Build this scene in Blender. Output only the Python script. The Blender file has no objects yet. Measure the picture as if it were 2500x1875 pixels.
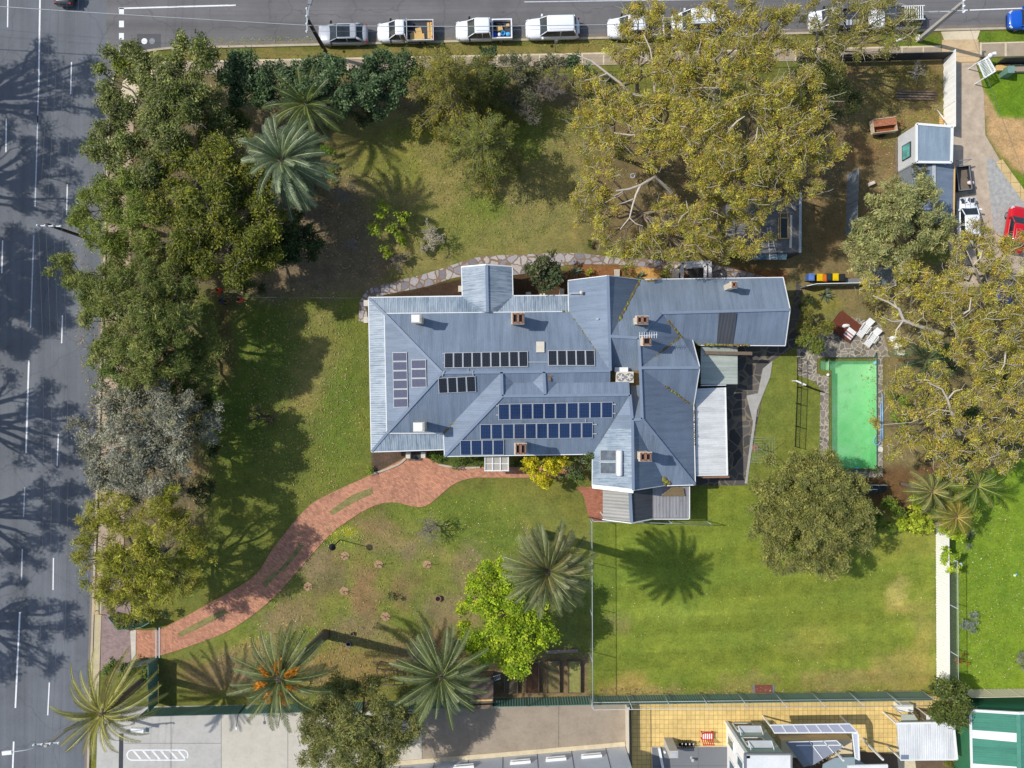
import bpy, bmesh, math, random
import numpy as np
from mathutils import Vector, Matrix

# ---------------------------------------------------------------- camera, sky, sun, exposure
SC = bpy.context.scene
COL = SC.collection
H, S, CX, CY = 69.2, 26.0, 1250.0, 937.5      # drone height (m), ground scale (px per m), nadir point
rng = np.random.default_rng(7)
random.seed(7)

cam = bpy.data.cameras.new('camera')
cam.sensor_width = 36.0
cam.lens = 36.0 * H / (2500.0 / S)
cam.clip_start = 1.0
cam.clip_end = 2000.0
camo = bpy.data.objects.new('camera', cam)
COL.objects.link(camo)
camo.location = (0, 0, H)
SC.camera = camo

SUN_EL = math.radians(47.7)
SUN_DIR = Vector((-0.968 * math.cos(SUN_EL), 0.25 * math.cos(SUN_EL), math.sin(SUN_EL)))   # towards the sun
world = bpy.data.worlds.new('World')
SC.world = world
world.use_nodes = True
nt = world.node_tree
bg = nt.nodes['Background']
sky = nt.nodes.new('ShaderNodeTexSky')
sky.sky_type = 'NISHITA'
sky.sun_disc = False
sky.sun_elevation = SUN_EL
sky.sun_rotation = math.atan2(SUN_DIR.x, SUN_DIR.y)
sky.altitude = 50
bg.inputs['Strength'].default_value = 0.15
nt.links.new(sky.outputs[0], bg.inputs[0])

sl = bpy.data.lights.new('sun', 'SUN')
sl.energy = 3.65
sl.angle = math.radians(0.6)
sl.color = (1.0, 0.965, 0.905)
so = bpy.data.objects.new('sun', sl)
COL.objects.link(so)
so.rotation_euler = (-SUN_DIR).to_track_quat('-Z', 'Y').to_euler()
so.location = SUN_DIR * 150

SC.view_settings.view_transform = 'Standard'
SC.view_settings.look = 'None'
SC.view_settings.exposure = 0.0
SC.view_settings.gamma = 1.0
SC.cycles.max_bounces = 6
SC.cycles.diffuse_bounces = 3
SC.cycles.transparent_max_bounces = 8

# ---------------------------------------------------------------- helpers
def W(px, py, z=0.0):
    """world point at height z seen at photo pixel (px, py): a survey measurement from the nadir photo"""
    f = (H - z) / H / S
    return Vector(((px - CX) * f, (CY - py) * f, z))

def G(px, py, z=0.0):
    """map position (px, py measured at ground level), lifted to height z"""
    return Vector(((px - CX) / S, (CY - py) / S, z))

def lin(c):
    c = c / 255.0
    return c / 12.92 if c <= 0.04045 else ((c + 0.055) / 1.055) ** 2.4

def rgb(r, g, b):
    return (lin(r), lin(g), lin(b))

class Plane:
    def __init__(s, a, b, c):
        s.n = (b - a).cross(c - a).normalized()
        if s.n.z < 0: s.n.negate()
        s.p = a.copy()
    def hit(s, px, py, off=0.0):
        o = Vector((0, 0, H)); d = W(px, py, 0) - o
        t = (s.p + s.n * off - o).dot(s.n) / d.dot(s.n)
        return o + d * t
    def z(s, x, y):
        return s.p.z - (s.n.x * (x - s.p.x) + s.n.y * (y - s.p.y)) / s.n.z

def tag(o, label=None, cat=None, group=None, kind=None):
    if label: o['label'] = label
    if cat: o['category'] = cat
    if group: o['group'] = group
    if kind: o['kind'] = kind
    return o

def thing(name, label, cat, loc=(0, 0, 0), rz=0.0, group=None):
    o = bpy.data.objects.new(name, None)
    COL.objects.link(o)
    o.location = loc
    o.rotation_euler = (0, 0, rz)
    o.empty_display_size = 0.3
    return tag(o, label, cat, group)

def copy_tree(o, parent=None):
    c = o.copy(); COL.objects.link(c)
    if parent: c.parent = parent
    for ch in o.children: copy_tree(ch, c)
    return c

class MB:
    """collects faces of one part and links them as ONE mesh object"""
    def __init__(s):
        s.v = []; s.f = []; s.m = []; s.uv = {}; s.sm = []
    def face(s, pts, m=0, uv=None, smooth=False):
        i = len(s.v)
        s.v += [tuple(p) for p in pts]
        if uv: s.uv[len(s.f)] = uv
        s.f.append(tuple(range(i, i + len(pts)))); s.m.append(m); s.sm.append(smooth)
    def mesh(s, V, F, m=0, smooth=False):
        i = len(s.v)
        s.v += [tuple(p) for p in V]
        for f in F:
            s.f.append(tuple(i + k for k in f)); s.m.append(m); s.sm.append(smooth)
    def box(s, c, size, rz=0.0, m=0, taper=1.0, rx=0.0):
        """box standing on c (x, y, z of the base centre)"""
        hx, hy, hz = size[0] / 2, size[1] / 2, size[2]
        V = []
        cr, sr = math.cos(rz), math.sin(rz)
        for z, k in ((0, 1.0), (hz, taper)):
            for x, y in ((-hx, -hy), (hx, -hy), (hx, hy), (-hx, hy)):
                x2, y2, z2 = x * k, y * k, z
                if rx:
                    y2, z2 = y2 * math.cos(rx) - z2 * math.sin(rx), y2 * math.sin(rx) + z2 * math.cos(rx)
                V.append((c[0] + x2 * cr - y2 * sr, c[1] + x2 * sr + y2 * cr, c[2] + z2))
        s.mesh(V, [(3, 2, 1, 0), (4, 5, 6, 7), (0, 1, 5, 4), (1, 2, 6, 5), (2, 3, 7, 6), (3, 0, 4, 7)], m)
    def bar(s, a, b, w, h, m=0, up=(0, 0, 1)):
        """rectangular bar from a to b, w wide and h deep"""
        a, b = Vector(a), Vector(b)
        d = (b - a).normalized(); u = Vector(up)
        if abs(d.dot(u)) > 0.95: u = Vector((0, 1, 0))
        r = d.cross(u).normalized(); u = r.cross(d)
        V = []
        for p in (a, b):
            for x, y in ((-1, -1), (1, -1), (1, 1), (-1, 1)):
                V.append(p + r * (x * w / 2) + u * (y * h / 2))
        s.mesh(V, [(3, 2, 1, 0), (4, 5, 6, 7), (0, 1, 5, 4), (1, 2, 6, 5), (2, 3, 7, 6), (3, 0, 4, 7)], m)
    def prism(s, pts, z0, z1, m=0, mside=None):
        """vertical prism on a plan polygon"""
        n = len(pts)
        area = sum(pts[i][0] * pts[(i + 1) % n][1] - pts[(i + 1) % n][0] * pts[i][1] for i in range(n))
        if area < 0: pts = pts[::-1]
        V = [(p[0], p[1], z0) for p in pts] + [(p[0], p[1], z1) for p in pts]
        i = len(s.v); s.v += V
        s.f.append(tuple(i + n + k for k in range(n))); s.m.append(m); s.sm.append(False)
        s.f.append(tuple(i + n - 1 - k for k in range(n))); s.m.append(m); s.sm.append(False)
        for k in range(n):
            s.f.append((i + k, i + (k + 1) % n, i + n + (k + 1) % n, i + n + k)); s.m.append(m if mside is None else mside); s.sm.append(False)
    def slab(s, pts, t, m=0, uv=None):
        """sheet with thickness: pts is the top face (counter-clockwise from above), t goes straight down"""
        pts = [Vector(p) for p in pts]; n = len(pts)
        area = sum(pts[i].x * pts[(i + 1) % n].y - pts[(i + 1) % n].x * pts[i].y for i in range(n))
        if area < 0:
            pts = pts[::-1]
            if uv: uv = uv[::-1]
        s.face(pts, m, uv)
        low = [p - Vector((0, 0, t)) for p in pts]
        s.face(low[::-1], m, uv[::-1] if uv else None)
        for k in range(n):
            s.face([pts[k], low[k], low[(k + 1) % n], pts[(k + 1) % n]], m)
    def tube(s, path, r0, r1=None, n=6, m=0, caps=True, smooth=True):
        path = [Vector(p) for p in path]
        r1 = r0 if r1 is None else r1
        rr = r0 if isinstance(r0, (list, tuple)) else [r0 + (r1 - r0) * k / max(1, len(path) - 1) for k in range(len(path))]
        i = len(s.v); prev = None
        for k, p in enumerate(path):
            d = path[min(k + 1, len(path) - 1)] - path[max(k - 1, 0)]
            if d.length < 1e-9: d = Vector((0, 0, 1))
            d.normalize()
            if prev is None:
                u = Vector((1, 0, 0)) if abs(d.x) < 0.8 else Vector((0, 1, 0))
            else: u = prev
            u = (u - d * u.dot(d)).normalized(); prev = u
            w = d.cross(u)
            for q in range(n):
                a = 2 * math.pi * q / n
                s.v.append(tuple(p + (u * math.cos(a) + w * math.sin(a)) * rr[k]))
        for k in range(len(path) - 1):
            for q in range(n):
                a, b = i + k * n + q, i + k * n + (q + 1) % n
                s.f.append((a, b, b + n, a + n)); s.m.append(m); s.sm.append(smooth)
        if caps:
            s.f.append(tuple(i + q for q in range(n))[::-1]); s.m.append(m); s.sm.append(False)
            j = i + (len(path) - 1) * n
            s.f.append(tuple(j + q for q in range(n))); s.m.append(m); s.sm.append(False)
    def ball(s, c, r, m=0, n=8, k=5, sc=(1, 1, 1)):
        V = []; F = []
        for a in range(1, k):
            t = math.pi * a / k
            for q in range(n):
                p = 2 * math.pi * q / n
                V.append((c[0] + r * sc[0] * math.sin(t) * math.cos(p), c[1] + r * sc[1] * math.sin(t) * math.sin(p), c[2] + r * sc[2] * math.cos(t)))
        V.append((c[0], c[1], c[2] + r * sc[2])); V.append((c[0], c[1], c[2] - r * sc[2]))
        top, bot = len(V) - 2, len(V) - 1
        for a in range(k - 2):
            for q in range(n):
                F.append((a * n + q, (a + 1) * n + q, (a + 1) * n + (q + 1) % n, a * n + (q + 1) % n))
        for q in range(n):
            F.append((top, q, (q + 1) % n)); F.append((bot, (k - 2) * n + (q + 1) % n, (k - 2) * n + q))
        s.mesh(V, F, m, True)
    def lathe(s, c, prof, n=12, m=0, axis='z'):
        V = []; F = []
        for r, z in prof:
            for q in range(n):
                a = 2 * math.pi * q / n
                x, y = r * math.cos(a), r * math.sin(a)
                V.append((c[0] + x, c[1] + y, c[2] + z) if axis == 'z' else (c[0] + x, c[1] + z, c[2] + y))
        for k in range(len(prof) - 1):
            for q in range(n):
                a, b = k * n + q, k * n + (q + 1) % n
                F.append((a, b, b + n, a + n))
        F.append(tuple(range(n))[::-1]); F.append(tuple((len(prof) - 1) * n + q for q in range(n)))
        s.mesh(V, F, m, False)
    def build(s, name, mats, parent=None, org=None, local=False):
        """org: world point of the object's origin. With a parent and local=False the faces are in world space."""
        if not isinstance(mats, (list, tuple)): mats = [mats]
        if org is None:
            org = Vector((0, 0, 0))
            q = parent
            while q is not None and not local:
                org = org + Vector(q.location); q = q.parent
        V = np.array(s.v, dtype=np.float64) - np.array(org)
        me = bpy.data.meshes.new(name)
        me.from_pydata(V.tolist(), [], s.f)
        for mt in mats: me.materials.append(mt)
        me.polygons.foreach_set('material_index', s.m)
        me.polygons.foreach_set('use_smooth', s.sm)
        if s.uv:
            ul = me.uv_layers.new(name='UVMap')
            for fi, uv in s.uv.items():
                p = me.polygons[fi]
                for li, q in zip(p.loop_indices, uv): ul.data[li].uv = q
        me.update()
        o = bpy.data.objects.new(name, me)
        COL.objects.link(o)
        if parent is not None: o.parent = parent
        else: o.location = org
        return o

def np_mesh(name, V, F, cols, mats, parent=None, midx=None):
    """fast mesh of equal-sized faces with one colour per face (leaves, grass)"""
    n, k = F.shape
    me = bpy.data.meshes.new(name)
    me.vertices.add(len(V)); me.vertices.foreach_set('co', V.astype(np.float32).ravel())
    me.loops.add(n * k); me.loops.foreach_set('vertex_index', F.astype(np.int32).ravel())
    me.polygons.add(n)
    me.polygons.foreach_set('loop_start', np.arange(0, n * k, k, dtype=np.int32))
    me.polygons.foreach_set('loop_total', np.full(n, k, dtype=np.int32))
    for mt in (mats if isinstance(mats, (list, tuple)) else [mats]): me.materials.append(mt)
    if midx is not None: me.polygons.foreach_set('material_index', midx.astype(np.int32))
    if cols is not None:
        at = me.attributes.new('Col', 'FLOAT_COLOR', 'FACE')
        c4 = np.ones((n, 4), np.float32); c4[:, :3] = cols
        at.data.foreach_set('color', c4.ravel())
    me.update(calc_edges=True)
    o = bpy.data.objects.new(name, me)
    COL.objects.link(o)
    if parent is not None: o.parent = parent
    return o

# ---------------------------------------------------------------- materials
class NT:
    def __init__(s, name):
        s.mat = bpy.data.materials.new(name); s.mat.use_nodes = True
        s.t = s.mat.node_tree; s.b = s.t.nodes['Principled BSDF']; s.out = s.t.nodes['Material Output']
    def n(s, typ, **kw):
        nd = s.t.nodes.new(typ)
        for k, v in kw.items():
            if k.startswith('i_'): nd.inputs[k[2:].replace('_', ' ')].default_value = v
            else: setattr(nd, k, v)
        return nd
    def l(s, a, b): s.t.links.new(a, b)
    def pos(s):
        return s.n('ShaderNodeNewGeometry').outputs['Position']
    def noise(s, scale, detail=4, rough=0.6, vec=None, stretch=None):
        nd = s.n('ShaderNodeTexNoise'); nd.inputs['Scale'].default_value = scale
        nd.inputs['Detail'].default_value = detail; nd.inputs['Roughness'].default_value = rough
        vec = vec or s.pos()
        if stretch:
            mp = s.n('ShaderNodeMapping'); mp.inputs['Scale'].default_value = stretch
            s.l(vec, mp.inputs['Vector']); vec = mp.outputs[0]
        s.l(vec, nd.inputs['Vector'])
        return nd.outputs['Fac']
    def ramp(s, fac, stops):
        r = s.n('ShaderNodeValToRGB'); e = r.color_ramp.elements
        while len(e) < len(stops): e.new(0.5)
        for el, (p, c) in zip(e, stops):
            el.position = p; el.color = (*c, 1) if len(c) == 3 else c
        s.l(fac, r.inputs['Fac'])
        return r.outputs['Color']
    def mix(s, fac, a, b, typ='MIX'):
        m = s.n('ShaderNodeMix', data_type='RGBA', blend_type=typ)
        for sock, v in ((m.inputs['Factor'], fac), (m.inputs['A'], a), (m.inputs['B'], b)):
            if hasattr(v, 'is_linked'): s.l(v, sock)
            elif isinstance(v, (int, float)): sock.default_value = v if sock.type == 'VALUE' else (v, v, v, 1)
            else: sock.default_value = (*v, 1)
        return m.outputs['Result']
    def math(s, op, a, b=None, c=None):
        m = s.n('ShaderNodeMath', operation=op)
        for k, v in enumerate((a, b, c)):
            if v is None: continue
            if hasattr(v, 'is_linked'): s.l(v, m.inputs[k])
            else: m.inputs[k].default_value = v
        return m.outputs[0]
    def bump(s, h, strength=0.3, dist=0.02):
        b = s.n('ShaderNodeBump'); b.inputs['Strength'].default_value = strength; b.inputs['Distance'].default_value = dist
        s.l(h, b.inputs['Height']); s.l(b.outputs[0], s.b.inputs['Normal'])
    def done(s, col=None, rough=0.7, metal=0.0, spec=0.3):
        if col is not None:
            if hasattr(col, 'is_linked'): s.l(col, s.b.inputs['Base Color'])
            else: s.b.inputs['Base Color'].default_value = (*col, 1)
        if hasattr(rough, 'is_linked'): s.l(rough, s.b.inputs['Roughness'])
        else: s.b.inputs['Roughness'].default_value = rough
        s.b.inputs['Metallic'].default_value = metal
        s.b.inputs['Specular IOR Level'].default_value = spec
        return s.mat

def m_plain(name, c, rough=0.6, var=0.18, scale=2.0, metal=0.0, spec=0.3, fine=14.0):
    """weathered plain surface: broad and fine tonal variation"""
    t = NT(name)
    a = t.noise(scale, 5, 0.65); b = t.noise(fine, 3, 0.6)
    f = t.math('ADD', t.math('MULTIPLY', a, 0.6), t.math('MULTIPLY', b, 0.4))
    lo = tuple(x * (1 - var) for x in c); hi = tuple(min(1, x * (1 + var)) for x in c)
    col = t.ramp(f, [(0.32, lo), (0.68, hi)])
    t.bump(b, 0.15, 0.01)
    return t.done(col, rough, metal, spec)

def m_asphalt(name, c, streak_axis):
    t = NT(name)
    st = (1, 0.02, 1) if streak_axis == 'y' else (0.02, 1, 1)
    s1 = t.noise(0.9, 3, 0.6, stretch=st); s2 = t.noise(0.25, 5, 0.65); s3 = t.noise(30, 2, 0.7)
    cr = t.n('ShaderNodeTexVoronoi', feature='DISTANCE_TO_EDGE'); cr.inputs['Scale'].default_value = 0.17
    wp = t.n('ShaderNodeVectorMath', operation='ADD')
    nz = t.n('ShaderNodeTexNoise'); nz.inputs['Scale'].default_value = 0.8; t.l(t.pos(), nz.inputs['Vector'])
    t.l(t.pos(), wp.inputs[0]); t.l(nz.outputs['Color'], wp.inputs[1]); t.l(wp.outputs[0], cr.inputs['Vector'])
    f = t.math('ADD', t.math('MULTIPLY', s1, 0.35), t.math('ADD', t.math('MULTIPLY', s2, 0.3), t.math('MULTIPLY', s3, 0.35)))
    col = t.ramp(f, [(0.36, tuple(x * 0.66 for x in c)), (0.5, c), (0.64, tuple(x * 1.36 for x in c))])
    spot = t.ramp(t.noise(0.9, 5, 0.75), [(0.62, (1, 1, 1)), (0.72, (0.72, 0.71, 0.7))])
    col = t.mix(1.0, col, spot, 'MULTIPLY')
    crack = t.ramp(cr.outputs['Distance'], [(0.0, (1, 1, 1)), (0.012, (0, 0, 0))])
    col = t.mix(t.math('MULTIPLY', crack, 0.35), col, tuple(x * 0.35 for x in c))
    t.bump(s3, 0.3, 0.01)
    return t.done(col, 0.85, 0, 0.25)

def m_concrete(name, c, joint=None, var=0.22):
    t = NT(name)
    a = t.noise(0.6, 6, 0.7); b = t.noise(3.5, 5, 0.7); d = t.noise(40, 2, 0.6)
    f = t.math('ADD', t.math('MULTIPLY', a, 0.5), t.math('ADD', t.math('MULTIPLY', b, 0.3), t.math('MULTIPLY', d, 0.2)))
    col = t.ramp(f, [(0.3, tuple(x * (1 - var * 1.5) for x in c)), (0.5, c), (0.7, tuple(min(1, x * (1 + var)) for x in c))])
    if joint:
        jx, jy, w, jc = joint
        br = t.n('ShaderNodeTexBrick'); br.offset = 0.0; br.squash = 1.0
        br.inputs['Scale'].default_value = 1.0; br.inputs['Mortar Size'].default_value = w
        br.inputs['Brick Width'].default_value = jx; br.inputs['Row Height'].default_value = jy
        br.inputs['Mortar Smooth'].default_value = 0.2
        br.inputs['Color1'].default_value = (1, 1, 1, 1); br.inputs['Color2'].default_value = (0.86, 0.86, 0.86, 1)
        br.inputs['Mortar'].default_value = (0, 0, 0, 1)
        t.l(t.pos(), br.inputs['Vector'])
        col2 = t.mix(1.0, col, br.outputs['Color'], 'MULTIPLY')
        col = t.mix(t.math('MULTIPLY', br.outputs['Fac'], 0.85), col2, jc)
    return t.done(col, 0.85, 0, 0.2)

def m_brick(name, c1, c2, mortar, bw=0.23, bh=0.115, rot=0.0, offset=0.5, msize=0.012):
    t = NT(name)
    mp = t.n('ShaderNodeMapping'); mp.inputs['Rotation'].default_value = (0, 0, rot); t.l(t.pos(), mp.inputs['Vector'])
    br = t.n('ShaderNodeTexBrick'); br.offset = offset
    br.inputs['Scale'].default_value = 1.0; br.inputs['Mortar Size'].default_value = msize
    br.inputs['Brick Width'].default_value = bw; br.inputs['Row Height'].default_value = bh
    br.inputs['Color1'].default_value = (*c1, 1); br.inputs['Color2'].default_value = (*c2, 1); br.inputs['Mortar'].default_value = (*mortar, 1)
    t.l(mp.outputs[0], br.inputs['Vector'])
    a = t.noise(0.35, 6, 0.7); b = t.noise(2.2, 5, 0.7)
    g = t.ramp(t.math('ADD', t.math('MULTIPLY', a, 0.5), t.math('MULTIPLY', b, 0.5)), [(0.32, (0.62, 0.64, 0.68)), (0.52, (1, 1, 1)), (0.7, (1.18, 1.1, 1.02))])
    col = t.mix(1.0, br.outputs['Color'], g, 'MULTIPLY')
    return t.done(col, 0.85, 0, 0.2)

def m_flag(name, stones, grout, scale=1.4, gw=0.06):
    """crazy paving: irregular stones in wide mortar"""
    t = NT(name)
    wp = t.n('ShaderNodeVectorMath', operation='ADD')
    nz = t.n('ShaderNodeTexNoise'); nz.inputs['Scale'].default_value = 1.6; t.l(t.pos(), nz.inputs['Vector'])
    sc = t.n('ShaderNodeVectorMath', operation='SCALE'); sc.inputs['Scale'].default_value = 0.35
    t.l(nz.outputs['Color'], sc.inputs[0]); t.l(t.pos(), wp.inputs[0]); t.l(sc.outputs[0], wp.inputs[1])
    flat = t.n('ShaderNodeVectorMath', operation='MULTIPLY'); flat.inputs[1].default_value = (1, 1, 0)
    t.l(wp.outputs[0], flat.inputs[0])
    e = t.n('ShaderNodeTexVoronoi', feature='DISTANCE_TO_EDGE'); e.inputs['Scale'].default_value = scale; t.l(flat.outputs[0], e.inputs['Vector'])
    v = t.n('ShaderNodeTexVoronoi', feature='F1'); v.inputs['Scale'].default_value = scale; t.l(flat.outputs[0], v.inputs['Vector'])
    sep = t.n('ShaderNodeSeparateColor'); t.l(v.outputs['Color'], sep.inputs[0])
    st = t.ramp(sep.outputs[0], [(0.0, stones[0]), (0.5, stones[1]), (1.0, stones[2])])
    n2 = t.noise(9, 4, 0.7)
    st = t.mix(1.0, st, t.ramp(n2, [(0.3, (0.8, 0.8, 0.8)), (0.7, (1.15, 1.15, 1.15))]), 'MULTIPLY')
    f = t.ramp(e.outputs['Distance'], [(gw, (0, 0, 0)), (gw + 0.03, (1, 1, 1))])
    col = t.mix(f, grout, st)
    return t.done(col, 0.8, 0, 0.25)

def m_roof(name, c, pitch=0.17, weather=None, rust=None, depth=0.5, spec=0.4, rough=0.45):
    """corrugated sheet; UV u runs along the eave in metres, v up the slope"""
    t = NT(name)
    uv = t.n('ShaderNodeUVMap'); sx = t.n('ShaderNodeSeparateXYZ'); t.l(uv.outputs[0], sx.inputs[0])
    wv = t.math('SINE', t.math('MULTIPLY', sx.outputs[0], 2 * math.pi / pitch))
    a = t.noise(0.45, 5, 0.6); b = t.noise(6, 4, 0.7)
    var = t.math('ADD', t.math('MULTIPLY', a, 0.6), t.math('MULTIPLY', b, 0.4))
    col = t.ramp(var, [(0.3, tuple(x * 0.86 for x in c)), (0.7, tuple(x * 1.12 for x in c))])
    # sheet laps every 0.76 m: faint tone steps between sheets
    sh = t.n('ShaderNodeTexWhiteNoise', noise_dimensions='1D'); t.l(t.math('FLOOR', t.math('DIVIDE', sx.outputs[0], 0.76)), sh.inputs['W'])
    col = t.mix(1.0, col, t.ramp(sh.outputs['Value'], [(0, (0.92, 0.92, 0.92)), (1, (1.06, 1.06, 1.06))]), 'MULTIPLY')
    mq = t.n('ShaderNodeMapping'); mq.inputs['Scale'].default_value = (2.4, 0.22, 1); t.l(uv.outputs[0], mq.inputs['Vector'])
    dirt = t.noise(1.0, 6, 0.72, vec=mq.outputs[0])
    col = t.mix(1.0, col, t.ramp(dirt, [(0.36, (0.8, 0.82, 0.82)), (0.52, (1, 1, 1)), (0.68, (1.1, 1.09, 1.07))]), 'MULTIPLY')
    if weather:
        mp = t.n('ShaderNodeMapping'); mp.inputs['Scale'].default_value = (5.0, 0.55, 1); t.l(uv.outputs[0], mp.inputs['Vector'])
        st = t.noise(1.0, 6, 0.75, vec=mp.outputs[0])
        st2 = t.noise(0.5, 4, 0.6)
        f = t.math('ADD', t.math('MULTIPLY', st, 0.7), t.math('MULTIPLY', st2, 0.3))
        col = t.mix(t.ramp(f, [(0.42, (0, 0, 0)), (0.56, (1, 1, 1))]), col, weather)
    if rust:
        mp = t.n('ShaderNodeMapping'); mp.inputs['Scale'].default_value = (3.0, 0.35, 1); t.l(uv.outputs[0], mp.inputs['Vector'])
        st = t.noise(1.2, 5, 0.7, vec=mp.outputs[0])
        col = t.mix(t.ramp(st, [(0.60, (0, 0, 0)), (0.68, (1, 1, 1))]), col, rust)
    b = t.n('ShaderNodeBump'); b.inputs['Strength'].default_value = depth; b.inputs['Distance'].default_value = 0.02
    t.l(wv, b.inputs['Height']); t.l(b.outputs[0], t.b.inputs['Normal'])
    return t.done(col, rough, 0.0, spec)

def m_leaf(name, trans=0.3, rough=0.55):
    t = NT(name)
    at = t.n('ShaderNodeAttribute', attribute_name='Col')
    n1 = t.noise(1.3, 3, 0.6)
    col = t.mix(1.0, at.outputs['Color'], t.ramp(n1, [(0.3, (0.8, 0.82, 0.8)), (0.7, (1.15, 1.12, 1.05))]), 'MULTIPLY')
    t.l(col, t.b.inputs['Base Color']); t.b.inputs['Roughness'].default_value = rough
    t.b.inputs['Specular IOR Level'].default_value = 0.3
    tr = t.n('ShaderNodeBsdfTranslucent'); t.l(col, tr.inputs['Color'])
    mx = t.n('ShaderNodeMixShader'); mx.inputs[0].default_value = trans
    t.l(t.b.outputs[0], mx.inputs[1]); t.l(tr.outputs[0], mx.inputs[2]); t.l(mx.outputs[0], t.out.inputs['Surface'])
    return t.mat

def m_ground(name):
    """lawn, dry grass and soil: the mixture is stored per vertex, the blades and crumbs come from noise"""
    t = NT(name)
    at = t.n('ShaderNodeAttribute', attribute_name='Col')
    n1 = t.noise(0.9, 5, 0.7); n2 = t.noise(5, 4, 0.75); n3 = t.noise(24, 3, 0.75)
    f = t.math('ADD', t.math('MULTIPLY', n1, 0.3), t.math('ADD', t.math('MULTIPLY', n2, 0.35), t.math('MULTIPLY', n3, 0.35)))
    k = t.ramp(f, [(0.37, (0.46, 0.5, 0.42)), (0.5, (0.98, 0.98, 0.98)), (0.63, (1.62, 1.5, 1.45))])
    col = t.mix(1.0, at.outputs['Color'], k, 'MULTIPLY')
    fl = t.ramp(t.noise(7.5, 3, 0.8), [(0.57, (0, 0, 0)), (0.68, (1, 1, 1))])
    pt = t.ramp(t.noise(0.7, 4, 0.7), [(0.42, (0.15, 0.15, 0.15)), (0.62, (0.75, 0.75, 0.75))])
    col = t.mix(t.math('MULTIPLY', fl, pt), col, t.mix(1.0, at.outputs['Color'], (1.7, 1.35, 1.8), 'MULTIPLY'))
    t.bump(n3, 0.6, 0.05)
    return t.done(col, 0.9, 0, 0.1)

def m_glass(name, c=(0.02, 0.028, 0.032), rough=0.05, spec=0.6):
    t = NT(name)
    a = t.noise(1.5, 3, 0.5)
    return t.done(t.ramp(a, [(0.3, tuple(x * 0.6 for x in c)), (0.7, tuple(x * 1.5 for x in c))]), rough, 0, spec)

def m_paint(name, c, rough=0.3, spec=0.5, dirt=0.1):
    t = NT(name)
    a = t.noise(2.5, 5, 0.7)
    col = t.ramp(a, [(0.35, tuple(x * (1 - dirt) for x in c)), (0.65, c)])
    t.b.inputs['Coat Weight'].default_value = 0.4; t.b.inputs['Coat Roughness'].default_value = 0.08
    return t.done(col, rough, 0, spec)

def m_pv(name, cell, line, pitch, spec=0.6):
    t = NT(name)
    uv = t.n('ShaderNodeUVMap')
    br = t.n('ShaderNodeTexBrick'); br.offset = 0.0
    br.inputs['Scale'].default_value = 1.0; br.inputs['Mortar Size'].default_value = 0.012
    br.inputs['Brick Width'].default_value = pitch; br.inputs['Row Height'].default_value = pitch
    br.inputs['Color1'].default_value = (*cell, 1); br.inputs['Color2'].default_value = (*tuple(x * 1.35 for x in cell), 1)
    br.inputs['Mortar'].default_value = (*line, 1)
    t.l(uv.outputs[0], br.inputs['Vector'])
    return t.done(br.outputs['Color'], 0.12, 0, spec)

def m_mesh(name, c, pitch=0.08, wire=0.012, cover=0.3):
    """woven wire netting seen from afar: mostly open"""
    t = NT(name)
    tr = t.n('ShaderNodeBsdfTransparent'); mx = t.n('ShaderNodeMixShader'); mx.inputs[0].default_value = cover
    t.b.inputs['Base Color'].default_value = (*c, 1); t.b.inputs['Roughness'].default_value = 0.5
    t.l(tr.outputs[0], mx.inputs[1]); t.l(t.b.outputs[0], mx.inputs[2]); t.l(mx.outputs[0], t.out.inputs['Surface'])
    return t.mat

M = {}
M['asphalt_w'] = m_asphalt('asphalt_west', rgb(106, 109, 113), 'y')
M['asphalt_n'] = m_asphalt('asphalt_north', rgb(110, 108, 107), 'x')
M['line'] = m_plain('road_paint', rgb(232, 232, 230), 0.7, 0.12, 3.0)
M['line_old'] = m_plain('worn_road_paint', rgb(190, 192, 196), 0.7, 0.25, 6.0)
M['kerb'] = m_concrete('kerb_concrete', rgb(186, 172, 148))
M['gutter'] = m_concrete('gutter_concrete', rgb(128, 118, 108))
M['footpath'] = m_concrete('footpath_concrete', rgb(168, 152, 130), None)
M['footpath_light'] = m_concrete('pale_path_concrete', rgb(214, 198, 166))
M['concrete'] = m_concrete('car_park_concrete', rgb(186, 182, 174), None, 0.16)
M['concrete_old'] = m_concrete('stained_concrete', rgb(162, 148, 130), None, 0.22)
M['pavers_pink'] = m_brick('pink_pavers', rgb(170, 146, 138), rgb(150, 128, 124), rgb(128, 112, 106), 0.22, 0.11, 0.0)
M['brick_drive'] = m_brick('red_brick_drive', rgb(210, 150, 118), rgb(178, 122, 96), rgb(156, 122, 102), 0.3, 0.15, 0.6)
M['brick_red'] = m_brick('red_brick_path', rgb(186, 118, 92), rgb(160, 104, 82), rgb(140, 102, 84), 0.3, 0.15, 0.0)
M['yellow_pave'] = m_concrete('yellow_paving', rgb(232, 200, 128), (0.42, 0.42, 0.016, rgb(168, 138, 90)), 0.24)
M['flag'] = m_flag('lilac_flagstone', [rgb(130, 126, 130), rgb(170, 164, 164), rgb(188, 180, 172)], rgb(136, 112, 90))
M['flag_pool'] = m_flag('pool_flagstone', [rgb(104, 100, 94), rgb(136, 128, 116), rgb(156, 146, 130)], rgb(184, 174, 154), 2.0, 0.035)
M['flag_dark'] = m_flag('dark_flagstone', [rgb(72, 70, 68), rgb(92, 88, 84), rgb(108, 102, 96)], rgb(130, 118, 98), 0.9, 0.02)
M['gravel'] = m_plain('grey_gravel', rgb(168, 166, 160), 0.9, 0.35, 3.0, fine=30)
M['gravel_tan'] = m_plain('tan_gravel', rgb(186, 168, 146), 0.9, 0.3, 1.2, fine=26)
M['ground'] = m_ground('lawn_and_soil')
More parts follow.
